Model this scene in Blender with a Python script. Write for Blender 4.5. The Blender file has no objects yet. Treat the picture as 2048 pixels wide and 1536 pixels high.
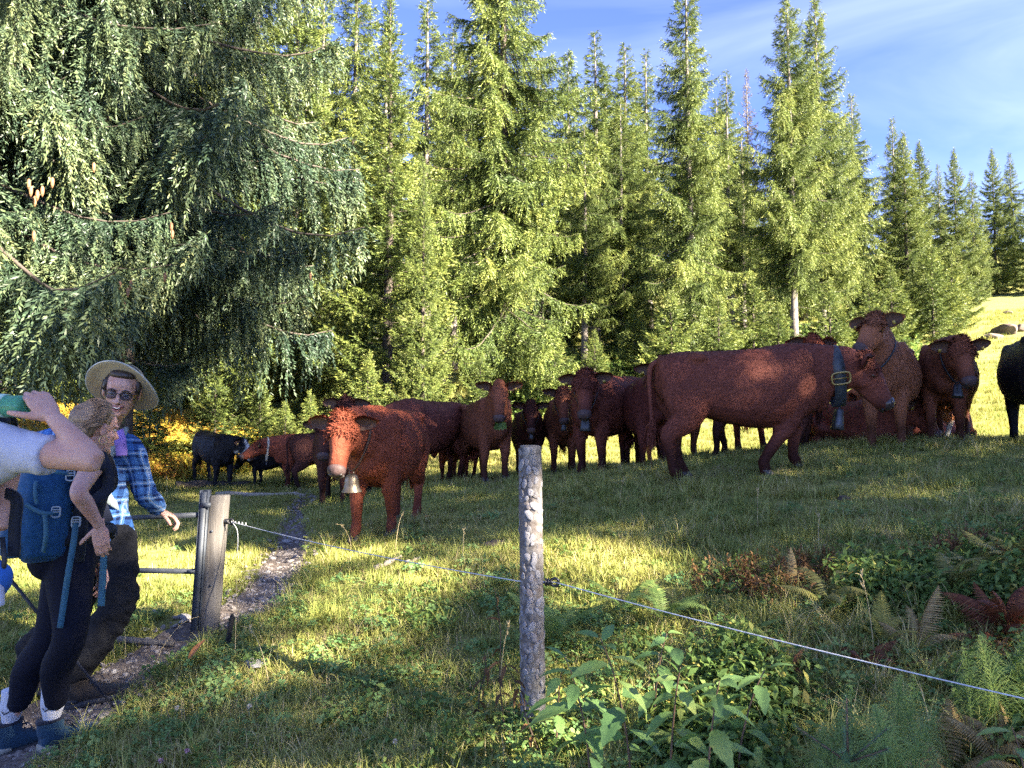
import bpy, bmesh, math, random
import numpy as np
from mathutils import Vector, Matrix

random.seed(7)
RNG = np.random.default_rng(7)
SC = bpy.context.scene
COL = SC.collection

# ------------------------------------------------------------------ camera
F_PX, W_PX, H_PX, HORIZON = 1500.0, 2048.0, 1536.0, 850.0
CAM = Vector((0, 0, 1.6))
PITCH = math.atan((HORIZON - H_PX / 2) / F_PX)
cam_data = bpy.data.cameras.new('camera')
cam = bpy.data.objects.new('camera', cam_data)
COL.objects.link(cam)
cam.location = CAM
cam.rotation_euler = (math.pi / 2 + PITCH, 0, 0)
cam_data.sensor_fit = 'HORIZONTAL'
cam_data.sensor_width = 36.0
cam_data.lens = 36.0 * F_PX / W_PX
cam_data.clip_start = 0.05
cam_data.clip_end = 3000
SC.camera = cam

# ------------------------------------------------------------------ sky, sun, exposure
SUN_DIR = Vector((0.80, -0.52, 0.0)).normalized()      # horizontal direction towards the sun
SUN_EL = math.radians(29)
to_sun = Vector((SUN_DIR.x * math.cos(SUN_EL), SUN_DIR.y * math.cos(SUN_EL), math.sin(SUN_EL)))
sun_data = bpy.data.lights.new('sun', 'SUN')
sun_data.energy = 4.1
sun_data.angle = math.radians(0.5)
sun_data.color = (1.0, 0.89, 0.70)
sun = bpy.data.objects.new('sun', sun_data)
COL.objects.link(sun)
sun.rotation_euler = to_sun.to_track_quat('Z', 'Y').to_euler()

world = bpy.data.worlds.new('World')
SC.world = world
world.use_nodes = True
wn, wl = world.node_tree.nodes, world.node_tree.links
wn.clear()
w_out = wn.new('ShaderNodeOutputWorld')
w_bg = wn.new('ShaderNodeBackground')
w_sky = wn.new('ShaderNodeTexSky')
w_sky.sky_type = 'NISHITA'
w_sky.sun_disc = False
w_sky.sun_elevation = SUN_EL
w_sky.sun_rotation = math.atan2(SUN_DIR.x, SUN_DIR.y)
w_sky.altitude = 3000
w_sky.air_density = 0.45
w_sky.dust_density = 0.0
w_sky.ozone_density = 1.5
w_bg.inputs['Strength'].default_value = 0.068
# thin cirrus all round the sky: stretched noise on the view direction lifts it towards white
w_tc = wn.new('ShaderNodeTexCoord')
w_map = wn.new('ShaderNodeMapping')
w_map.inputs['Rotation'].default_value = (0.15, -0.42, 0.5)
w_map.inputs['Scale'].default_value = (1.3, 1.6, 5.2)
w_n = wn.new('ShaderNodeTexNoise')
w_n.inputs['Scale'].default_value = 1.25
w_n.inputs['Detail'].default_value = 7
w_n.inputs['Roughness'].default_value = 0.52
w_n.inputs['Distortion'].default_value = 0.7
w_r = wn.new('ShaderNodeMapRange')
w_r.inputs['From Min'].default_value = 0.40
w_r.inputs['From Max'].default_value = 0.85
w_r.inputs["To Max"].default_value = 0.5
w_mix = wn.new('ShaderNodeMix')
w_mix.data_type = 'RGBA'
w_mix.inputs[7].default_value = (1.75, 1.95, 2.5, 1)
wl.new(w_tc.outputs['Generated'], w_map.inputs['Vector'])
wl.new(w_map.outputs['Vector'], w_n.inputs['Vector'])
wl.new(w_n.outputs['Fac'], w_r.inputs['Value'])
wl.new(w_r.outputs['Result'], w_mix.inputs[0])
w_wb = wn.new('ShaderNodeMix')                       # white balance of the photograph: the blue leans to violet
w_wb.data_type = 'RGBA'; w_wb.blend_type = 'MULTIPLY'
w_wb.inputs[0].default_value = 1.0
w_wb.inputs[7].default_value = (0.70, 0.68, 0.90, 1)
wl.new(w_sky.outputs['Color'], w_wb.inputs[6])
wl.new(w_wb.outputs[2], w_mix.inputs[6])
wl.new(w_mix.outputs[2], w_bg.inputs['Color'])
wl.new(w_bg.outputs['Background'], w_out.inputs['Surface'])

SC.view_settings.view_transform = 'Standard'
SC.view_settings.look = 'None'
SC.view_settings.exposure = 3.95
SC.view_settings.gamma = 1.0
SC.view_settings.use_curve_mapping = False
try:
    SC.cycles.max_bounces = 7
    SC.cycles.diffuse_bounces = 5
    SC.cycles.transmission_bounces = 5
    SC.cycles.transparent_max_bounces = 6
    SC.cycles.use_denoising = False
except Exception:
    pass

# ------------------------------------------------------------------ small maths
def P(px, py, Y):
    """the point at depth Y (metres in front of the viewer) along a sight line given in photo pixels"""
    a, b = (px - W_PX / 2) / F_PX, -(py - H_PX / 2) / F_PX
    c, s = math.cos(PITCH), math.sin(PITCH)
    dy, dz = c - b * s, s + b * c
    t = Y / dy
    return Vector((a * t, Y, CAM.z + dz * t))

_NG = np.random.default_rng(99).random((256, 256))
def vnoise(x, y, scale=1.0, seed=0):
    x = np.asarray(x, float) * scale + seed * 17.31
    y = np.asarray(y, float) * scale + seed * 41.77
    xi, yi = np.floor(x).astype(int), np.floor(y).astype(int)
    fx, fy = x - xi, y - yi
    fx, fy = fx * fx * (3 - 2 * fx), fy * fy * (3 - 2 * fy)
    g = lambda i, j: _NG[i % 256, j % 256]
    return (g(xi, yi) * (1 - fx) + g(xi + 1, yi) * fx) * (1 - fy) + (g(xi, yi + 1) * (1 - fx) + g(xi + 1, yi + 1) * fx) * fy
def fbm(x, y, scale, seed=0, oct=4):
    t, a, s = 0, 0.5, scale
    for k in range(oct):
        t = t + a * (vnoise(x, y, s, seed + k) - 0.5); a *= 0.5; s *= 2.1
    return t

def unit(v):
    v = np.asarray(v, float)
    return v / (np.linalg.norm(v, axis=-1, keepdims=True) + 1e-9)

def catmull(pts, n):
    pts = np.asarray(pts, float); t = np.linspace(0, len(pts) - 1, n); i = np.clip(t.astype(int), 0, len(pts) - 2); f = (t - i)[:, None]
    g = lambda k: pts[np.clip(k, 0, len(pts) - 1)]
    a, b_, c, d = g(i - 1), g(i), g(i + 1), g(i + 2)
    return .5 * (2 * b_ + (c - a) * f + (2 * a - 5 * b_ + 4 * c - d) * f ** 2 + (3 * b_ - a - 3 * c + d) * f ** 3)


# ------------------------------------------------------------------ mesh helpers
def np_mesh(name, V, F, mat=None, smooth=False):
    """V (N,3), F (M,3|4) or a list of such arrays"""
    V = np.asarray(V, np.float32)
    Fs = F if isinstance(F, list) else [F]
    Fs = [np.asarray(f, np.int32) for f in Fs if len(f)]
    me = bpy.data.meshes.new(name)
    me.vertices.add(len(V)); me.vertices.foreach_set('co', V.ravel())
    nl = sum(f.size for f in Fs); npoly = sum(len(f) for f in Fs)
    me.loops.add(nl); me.polygons.add(npoly)
    me.loops.foreach_set('vertex_index', np.concatenate([f.ravel() for f in Fs]))
    starts, o = [], 0
    for f in Fs:
        starts.append(o + np.arange(len(f)) * f.shape[1]); o += f.size
    me.polygons.foreach_set('loop_start', np.concatenate(starts).astype(np.int32))
    if smooth:
        me.polygons.foreach_set('use_smooth', np.ones(npoly, bool))
    me.update(calc_edges=True)
    if mat: me.materials.append(mat)
    return me

class MB:
    """collects shapes and turns them into one mesh"""
    def __init__(self):
        self.V, self.Q, self.T, self.n = [], [], [], 0
    def add(self, V, Q=(), T=()):
        V = np.asarray(V, float).reshape(-1, 3)
        if len(Q): self.Q.append(np.asarray(Q, int).reshape(-1, 4) + self.n)
        if len(T): self.T.append(np.asarray(T, int).reshape(-1, 3) + self.n)
        self.V.append(V); self.n += len(V)
        return self
    def rings(self, R, cap=True, closed=True):
        """R (k,n,3) stack of rings joined to a tube"""
        R = np.asarray(R, float); k, n = R.shape[:2]
        i = np.arange(k - 1)[:, None] * n; j = np.arange(n if closed else n - 1)[None]
        j2 = (j + 1) % n
        q = np.stack([i + j, i + j2, i + n + j2, i + n + j], -1).reshape(-1, 4)
        V = R.reshape(-1, 3); T = []
        if cap and closed:
            V = np.vstack([V, R[0].mean(0), R[-1].mean(0)])
            a, b = k * n, k * n + 1
            for m in range(n):
                T.append((a, (m + 1) % n, m)); T.append((b, (k - 1) * n + m, (k - 1) * n + (m + 1) % n))
        return self.add(V, q, T)
    def tube(self, pts, rad, n=10, up=(0, 0, 1), cap=True, power=2.0):
        """tube along pts; rad scalar / list of r / list of (r_side, r_up)"""
        pts = np.asarray([tuple(p) for p in pts], float); k = len(pts)
        if np.isscalar(rad): rad = [rad] * k
        rad = np.asarray([(r, r) if np.isscalar(r) else r for r in rad], float)
        d = np.gradient(pts, axis=0); d /= np.linalg.norm(d, axis=1)[:, None] + 1e-9
        up = np.asarray(up, float)
        th = np.arange(n) / n * 2 * np.pi
        cs, sn = np.cos(th), np.sin(th)
        if power != 2.0:
            cs = np.sign(cs) * abs(cs) ** (2 / power); sn = np.sign(sn) * abs(sn) ** (2 / power)
        R = []
        s_prev = None
        for p, t, r in zip(pts, d, rad):
            if s_prev is None:
                s = np.cross(t, up)
                if np.linalg.norm(s) < 0.05: s = np.cross(t, (1, 0, 0.01))
            else:
                s = s_prev - t * (s_prev @ t)
            s /= np.linalg.norm(s); u = np.cross(s, t); s_prev = s
            R.append(p + np.outer(cs * r[0], s) + np.outer(sn * r[1], u))
        return self.rings(R, cap)
    def ellipsoid(self, c, r, rot=None, nu=14, nv=9):
        ph = np.linspace(-np.pi / 2 + 0.12, np.pi / 2 - 0.12, nv); th = np.arange(nu) / nu * 2 * np.pi
        R = np.stack([np.cos(ph)[:, None] * np.cos(th), np.cos(ph)[:, None] * np.sin(th), np.sin(ph)[:, None] * np.ones(nu)], -1)
        R = R * np.asarray(r, float)
        if rot is not None: R = R @ np.asarray(rot, float).T
        return self.rings(R + np.asarray(tuple(c), float))
    def box(self, c, s, rot=None):
        v = np.array([(x, y, z) for x in (-.5, .5) for y in (-.5, .5) for z in (-.5, .5)]) * np.asarray(s, float)
        if rot is not None: v = v @ np.asarray(rot, float).T
        return self.add(v + np.asarray(tuple(c), float), [(0, 1, 3, 2), (4, 6, 7, 5), (0, 4, 5, 1), (2, 3, 7, 6), (0, 2, 6, 4), (1, 5, 7, 3)])
    def mesh(self, name, mat=None, smooth=True):
        V = np.vstack(self.V); F = []
        if self.Q: F.append(np.vstack(self.Q))
        if self.T: F.append(np.vstack(self.T))
        return np_mesh(name, V, F, mat, smooth)
    def obj(self, name, mat=None, parent=None, smooth=True, **kw):
        return link(name, self.mesh(name, mat, smooth), parent, **kw)

def tag(o, label=None, cat=None, group=None, kind=None):
    if label: o['label'] = label
    if cat: o['category'] = cat
    if group: o['group'] = group
    if kind: o['kind'] = kind
    return o
def link(name, data, parent=None, loc=None, rot=None, scale=None, **kw):
    o = bpy.data.objects.new(name, data); COL.objects.link(o)
    if parent: o.parent = parent
    if loc is not None: o.location = loc
    if rot is not None: o.rotation_euler = rot
    if scale is not None: o.scale = (scale,) * 3 if np.isscalar(scale) else scale
    if kw: tag(o, **kw)
    return o
def thing(name, label, cat, loc=(0, 0, 0), rz=0, group=None):
    return tag(link(name, None, loc=loc, rot=(0, 0, rz)), label, cat, group)

def remesh(mb, name, voxel, mat=None, smooth=6, factor=0.5):
    """grow the collected shapes together into one continuous skin"""
    me = mb.mesh('tmp', None)
    o = bpy.data.objects.new('tmp', me); COL.objects.link(o)
    m = o.modifiers.new('r', 'REMESH'); m.mode = 'VOXEL'; m.voxel_size = voxel; m.use_smooth_shade = True
    if smooth:
        s = o.modifiers.new('s', 'SMOOTH'); s.factor = factor; s.iterations = smooth
    dg = bpy.context.evaluated_depsgraph_get()
    out = bpy.data.meshes.new_from_object(o.evaluated_get(dg))
    bpy.data.objects.remove(o); bpy.data.meshes.remove(me)
    out.name = name; out.materials.clear()
    if mat: out.materials.append(mat)
    return out
def mesh_np(me):
    V = np.empty(len(me.vertices) * 3, np.float32); me.vertices.foreach_get('co', V)
    return V.reshape(-1, 3)

# ------------------------------------------------------------------ material helpers
def mat_new(name):
    m = bpy.data.materials.new(name); m.use_nodes = True
    nt = m.node_tree; b = nt.nodes['Principled BSDF']
    return m, nt, b
def nd(nt, t, **kw):
    n = nt.nodes.new(t)
    for k, v in kw.items():
        if k in n.inputs: n.inputs[k].default_value = v
        else: setattr(n, k, v)
    return n
def mixc(nt, fac, a, b, mode='MIX'):
    n = nt.nodes.new('ShaderNodeMix'); n.data_type = 'RGBA'; n.blend_type = mode
    for i, v in ((0, fac), (6, a), (7, b)):
        if hasattr(v, 'links'): nt.links.new(v, n.inputs[i])
        elif i == 0: n.inputs[0].default_value = v
        else: n.inputs[i].default_value = tuple(v) + (1,) * (4 - len(v))
    return n.outputs[2]
def ramp(nt, fac, stops):
    n = nt.nodes.new('ShaderNodeValToRGB'); e = n.color_ramp.elements
    while len(e) < len(stops): e.new(0.5)
    for el, (p, c) in zip(e, stops):
        el.position = p; el.color = tuple(c) + (1,) * (4 - len(c)) if not np.isscalar(c) else (c, c, c, 1)
    nt.links.new(fac, n.inputs[0])
    return n.outputs[0]
def noise_tex(nt, scale, detail=4, rough=0.55, coord='Object', vec=None, dist=0.0, mapscale=None):
    if vec is None:
        vec = nd(nt, 'ShaderNodeTexCoord').outputs[coord]
    if mapscale:
        mp = nd(nt, 'ShaderNodeMapping'); mp.inputs['Scale'].default_value = mapscale
        nt.links.new(vec, mp.inputs['Vector']); vec = mp.outputs[0]
    n = nd(nt, 'ShaderNodeTexNoise', Scale=scale, Detail=detail, Roughness=rough, Distortion=dist)
    nt.links.new(vec, n.inputs['Vector'])
    return n.outputs['Fac']
def bump(nt, b, h, strength=0.4, dist=0.02):
    n = nd(nt, 'ShaderNodeBump', Strength=strength, Distance=dist)
    nt.links.new(h, n.inputs['Height']); nt.links.new(n.outputs[0], b.inputs['Normal'])
def simple(name, col, rough=0.6, metal=0.0, var=0.25, scale=12, bmp=0.0, bscale=60, spec=None, sheen=0):
    m, nt, b = mat_new(name)
    n = noise_tex(nt, scale)
    lo = [c * (1 - var) for c in col]; hi = [min(1, c * (1 + var)) for c in col]
    nt.links.new(ramp(nt, n, [(0.3, lo), (0.7, hi)]), b.inputs['Base Color'])
    b.inputs['Roughness'].default_value = rough; b.inputs['Metallic'].default_value = metal
    if spec is not None: b.inputs['Specular IOR Level'].default_value = spec
    if sheen: b.inputs['Sheen Weight'].default_value = sheen
    if bmp: bump(nt, b, noise_tex(nt, bscale, 3), bmp, 0.01)
    return m
def leaf_mat(name, stops, trans=0.35, rough=0.55, attr='rnd', objvar=0.25, inst=False, nscale=None, spec=0.3):
    """leaf: colour from a per-leaf random value, light passing through"""
    m, nt, b = mat_new(name)
    a = nd(nt, 'ShaderNodeAttribute', attribute_name=attr)
    fac = a.outputs['Fac']
    oi = nd(nt, 'ShaderNodeObjectInfo')
    mm = nd(nt, 'ShaderNodeMath', operation='MULTIPLY_ADD'); mm.inputs[1].default_value = objvar; mm.inputs[2].default_value = -objvar / 2
    nt.links.new(oi.outputs['Random'], mm.inputs[0])
    ad = nd(nt, 'ShaderNodeMath', operation='ADD'); nt.links.new(fac, ad.inputs[0]); nt.links.new(mm.outputs[0], ad.inputs[1])
    fac = ad.outputs[0]
    if nscale:
        g = nd(nt, 'ShaderNodeNewGeometry')
        n = noise_tex(nt, nscale, 3, vec=g.outputs['Position'])
        m2 = nd(nt, 'ShaderNodeMath', operation='MULTIPLY_ADD'); m2.inputs[1].default_value = 1.1; m2.inputs[2].default_value = -0.55
        nt.links.new(n, m2.inputs[0])
        a2 = nd(nt, 'ShaderNodeMath', operation='ADD'); nt.links.new(fac, a2.inputs[0]); nt.links.new(m2.outputs[0], a2.inputs[1]); fac = a2.outputs[0]
    c = ramp(nt, fac, stops)
    nt.links.new(c, b.inputs['Base Color'])
    b.inputs['Roughness'].default_value = rough
    b.inputs['Specular IOR Level'].default_value = spec
    t = nd(nt, 'ShaderNodeBsdfTranslucent'); nt.links.new(c, t.inputs['Color'])
    mx = nd(nt, 'ShaderNodeMixShader'); mx.inputs[0].default_value = trans
    nt.links.new(b.outputs[0], mx.inputs[1]); nt.links.new(t.outputs[0], mx.inputs[2])
    nt.links.new(mx.outputs[0], nt.nodes['Material Output'].inputs['Surface'])
    return m
def set_attr(me, name, vals, domain='FACE'):
    a = me.attributes.new(name, 'FLOAT', domain)
    a.data.foreach_set('value', np.asarray(vals, np.float32))
# ------------------------------------------------------------------ terrain
_A = np.array([
 # x, y, z   near the viewer
 (0, 0, 0), (-2.2, 3.65, .07), (-2.3, 4.1, .12), (-1.95, 4.8, .27), (.1, 3.35, .30), (1.7, 2.5, .46), (2.25, 3.3, .62),
 (2.7, 4, .8), (4.1, 6, 1.02), (6.1, 9, 1.32), (-1.4, 2.9, .06), (0.2, 2.4, .18),
 (-1.9, 5.3, .33), (-2.4, 8.2, .45), (-3.4, 12, .42), (-1.58, 7.3, .58), (-1.33, 11.3, .64), (-.18, 11.5, .80), (1.14, 11, .88),
 (1.7, 8, 1.00), (3.07, 8, 1.09), (5, 9.75, 1.37), (6.9, 11.5, 1.37), (-6, 15.5, .36), (-4.4, 15, .36), (-4, 5.5, .25),
 # behind the herd
 (-10.6, 22, 1.25), (-8.7, 25, 1.5), (-5, 20, .85), (-7, 18.5, .7), (3.5, 18, .80), (0, 20, 1.0), (-.4, 25, 2.2), (6, 18, 1.1), (4.5, 30, 3.5), (11.3, 30, 4.6), (9, 16, 1.35), (11, 20, 1.9),
 (16.3, 28, 3.7), (19.8, 36, 6.2), (27.8, 45, 8.2), (40.6, 60, 12), (0, 45, 6.5), (-15, 35, 4), (-30, 30, 4), (-40, 60, 12), (0, 80, 16), (40, 100, 24),
 # around and behind the viewer
 (-10, 2, -.1), (-12, 12, .5), (0, -10, -.4), (12, 2, 1.4), (17, -4, 1.2), (20, 8, 2.0), (25, -12, 1.2), (-15, -10, -1), (30, 20, 4.5), (60, 40, 11), (60, 0, 6), (0, -60, -3), (-60, 0, 0), (60, -60, 2), (-60, -60, -4), (-80, 90, 20)], float)
def _tps_u(r2):
    return 0.5 * r2 * np.log(r2 + 1e-9)
def _tps_fit(A):
    n = len(A); XY = A[:, :2]
    r2 = ((XY[:, None] - XY[None]) ** 2).sum(-1)
    K = _tps_u(r2) + np.eye(n) * 1.5
    Pm = np.hstack([np.ones((n, 1)), XY])
    M = np.block([[K, Pm], [Pm.T, np.zeros((3, 3))]])
    return np.linalg.solve(M, np.concatenate([A[:, 2], np.zeros(3)]))
_Wt = _tps_fit(_A)
_PATH = np.array([(-2.75, 2.7), (-2.5, 3.6), (-2.35, 4.3), (-2.1, 4.75), (-1.82, 5.3), (-1.86, 6.0), (-2.1, 7.3), (-2.44, 8.4), (-2.85, 10.0), (-3.3, 12.2), (-3.9, 14.0)])
_PW = np.array([.50, .42, .34, .25, .23, .22, .20, .16, .15, .14, .10])
def path_dist(x, y):
    """signed-ish distance to the path's centre line divided by its half width"""
    x, y = np.asarray(x, float), np.asarray(y, float)
    best = np.full(x.shape, 1e9)
    for (a, b, wa, wb) in zip(_PATH[:-1], _PATH[1:], _PW[:-1], _PW[1:]):
        d = b - a; L2 = d @ d
        t = np.clip(((x - a[0]) * d[0] + (y - a[1]) * d[1]) / L2, 0, 1)
        r = np.hypot(x - a[0] - t * d[0], y - a[1] - t * d[1]) / (wa + (wb - wa) * t)
        best = np.minimum(best, r)
    return best
def gz(x, y, fine=True):
    x, y = np.asarray(x, float), np.asarray(y, float)
    sh = np.broadcast(x, y).shape
    xf, yf = np.broadcast_to(x, sh).ravel(), np.broadcast_to(y, sh).ravel()
    R = np.hypot(xf, yf - 5); k = np.minimum(1, 110 / (R + 1e-6))
    xc, yc = xf * k, 5 + (yf - 5) * k
    z = np.empty(len(xf))
    for i in range(0, len(xf), 20000):
        s = slice(i, i + 20000)
        r2 = (xc[s, None] - _A[:, 0]) ** 2 + (yc[s, None] - _A[:, 1]) ** 2
        z[s] = _tps_u(r2) @ _Wt[:-3] + _Wt[-3] + _Wt[-2] * xc[s] + _Wt[-1] * yc[s]
    if fine:
        near = np.clip(1.2 - R / 60, 0, 1)
        z = z + near * (0.16 * fbm(xf, yf, 0.7, 3, 3) + 0.10 * fbm(xf, yf, 2.6, 9, 3))
        pd = path_dist(xf, yf)
        z = z - 0.07 * np.clip(1.25 - pd, 0, 1)
    return z.reshape(sh)
def gz1(x, y):
    return float(gz(np.array([x]), np.array([y]))[0])
def G(x, y, dz=0.0):
    return Vector((x, y, gz1(x, y) + dz))

# ground colour: soil, moss green and straw patches
m_ground, nt, b = mat_new('meadow_soil')
n1 = noise_tex(nt, 0.6, 6, 0.6); n2 = noise_tex(nt, 9, 5, 0.65); n3 = noise_tex(nt, 55, 3, 0.6)
c = ramp(nt, n2, [(0.30, (0.07, 0.085, 0.025)), (0.5, (0.16, 0.18, 0.05)), (0.72, (0.28, 0.24, 0.10))])
c2 = ramp(nt, n2, [(0.30, (0.10, 0.11, 0.03)), (0.5, (0.20, 0.20, 0.06)), (0.75, (0.32, 0.27, 0.12))])
c = mixc(nt, ramp(nt, n1, [(0.4, 0.0), (0.62, 1.0)]), c, c2)
nt.links.new(c, b.inputs['Base Color']); b.inputs['Roughness'].default_value = 0.95
b.inputs['Specular IOR Level'].default_value = 0.1
bump(nt, b, n3, 0.8, 0.03)

def axis(lo, hi, c, fine, n):
    """coordinates dense near c, stretching outwards"""
    t = np.linspace(-1, 1, n); k = 6.2
    s = np.sinh(k * t) / math.sinh(k)
    return np.where(s < 0, c + s * (c - lo), c + s * (hi - c))
gx = axis(-700, 700, 0.0, .05, 361); gy = axis(-700, 900, 6.0, .05, 361)
XX, YY = np.meshgrid(gx, gy)
ZZ = gz(XX, YY)
nx, ny = len(gx), len(gy)
ii = (np.arange(ny - 1)[:, None] * nx + np.arange(nx - 1)[None]).ravel()
ground = link('ground', np_mesh('ground', np.stack([XX.ravel(), YY.ravel(), ZZ.ravel()], 1), np.stack([ii, ii + 1, ii + nx + 1, ii + nx], 1), m_ground, True), kind='structure')

# trodden path: a strip laid a little above the ground
m_path, nt, b = mat_new('path_earth')
n1 = noise_tex(nt, 3, 5); n2 = noise_tex(nt, 38, 4, 0.7)
c = mixc(nt, n1, ramp(nt, n2, [(0.35, (0.05, 0.036, 0.028)), (0.65, (0.13, 0.10, 0.082))]), ramp(nt, n2, [(0.35, (0.08, 0.062, 0.052)), (0.65, (0.19, 0.155, 0.135))]))
nt.links.new(c, b.inputs['Base Color']); b.inputs['Roughness'].default_value = 0.95
bump(nt, b, n2, 0.7, 0.02)
def dense_path(n=90):
    s = np.concatenate([[0], np.cumsum(np.hypot(*np.diff(_PATH, axis=0).T))]); u = np.linspace(0, s[-1], n)
    c = np.stack([np.interp(u, s, _PATH[:, 0]), np.interp(u, s, _PATH[:, 1])], 1)
    k = np.ones(7) / 7
    c2 = c.copy(); c2[3:-3] = np.stack([np.convolve(c[:, 0], k, 'valid'), np.convolve(c[:, 1], k, 'valid')], 1)
    return c2, np.interp(u, s, _PW)
pc, pw = dense_path()
pt = np.gradient(pc, axis=0); pt /= np.linalg.norm(pt, axis=1)[:, None]; pn = np.stack([-pt[:, 1], pt[:, 0]], 1)
rows = []
for q in np.linspace(-1, 1, 11):
    jit = 1 + 0.5 * (vnoise(pc[:, 0], pc[:, 1], 3.0, 5 if q < 0 else 8) - 0.5)
    xy = pc + pn * (q * pw * jit * 0.95)[:, None]
    rows.append(np.stack([xy[:, 0], xy[:, 1], gz(xy[:, 0], xy[:, 1]) + (0.012 if abs(q) < .99 else -0.03)], 1))
R = np.stack(rows, 1)
link('path', MB().rings(R, cap=False, closed=False).mesh('path', m_path), kind='structure')
# ------------------------------------------------------------------ spruces
def needle_mat(name, stops, trans=.2, rough=.5, spec=.25, patch=.35, pscale=.35):
    m, nt, b = mat_new(name)
    at = nd(nt, 'ShaderNodeAttribute', attribute_name='rnd'); ti = nd(nt, 'ShaderNodeAttribute', attribute_name='tint'); ti.attribute_type = 'INSTANCER'
    g = nd(nt, 'ShaderNodeNewGeometry'); n = noise_tex(nt, pscale, 3, vec=g.outputs['Position'])
    def madd(x, k, c):
        q = nd(nt, 'ShaderNodeMath', operation='MULTIPLY_ADD'); q.inputs[1].default_value = k; q.inputs[2].default_value = c; nt.links.new(x, q.inputs[0]); return q.outputs[0]
    def add(x, y):
        q = nd(nt, 'ShaderNodeMath', operation='ADD'); nt.links.new(x, q.inputs[0]); nt.links.new(y, q.inputs[1]); return q.outputs[0]
    f = add(add(at.outputs['Fac'], madd(ti.outputs['Fac'], .30, -.15)), madd(n, patch * 2, -patch))
    c = ramp(nt, f, stops); nt.links.new(c, b.inputs['Base Color']); b.inputs['Roughness'].default_value = rough; b.inputs['Specular IOR Level'].default_value = spec
    t = nd(nt, 'ShaderNodeBsdfTranslucent'); nt.links.new(c, t.inputs['Color'])
    mx = nd(nt, 'ShaderNodeMixShader'); mx.inputs[0].default_value = trans
    nt.links.new(b.outputs[0], mx.inputs[1]); nt.links.new(t.outputs[0], mx.inputs[2]); nt.links.new(mx.outputs[0], nt.nodes['Material Output'].inputs['Surface'])
    return m
m_needle = needle_mat('spruce_needles', [(0.0, (.030, .052, .019)), (.35, (.082, .116, .029)), (.62, (.155, .192, .046)), (1.0, (.29, .295, .078))], .2)
m_needle_near = needle_mat('spruce_needles_shade_toned', [(0.0, (.018, .036, .026)), (.4, (.046, .076, .044)), (.7, (.10, .13, .060)), (1.0, (.22, .23, .10))], .12, .45, .3, .3, .6)  # darker, bluer needles: the shade on the near trees put into the colour
m_needle_brown = needle_mat('spruce_needles_dying', [(0.0, (.06, .05, .02)), (.5, (.14, .11, .04)), (1.0, (.25, .19, .08))], .2)
m_bark = simple('spruce_bark', (.065, .050, .042), .9, var=.5, scale=9, bmp=.8, bscale=22)
m_bark_grey = simple('spruce_bark_grey', (.13, .112, .10), .9, var=.45, scale=7, bmp=.8, bscale=20)
m_cone = simple('cone_scales', (.20, .10, .045), .7, var=.4, scale=40, bmp=.9, bscale=90)

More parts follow.
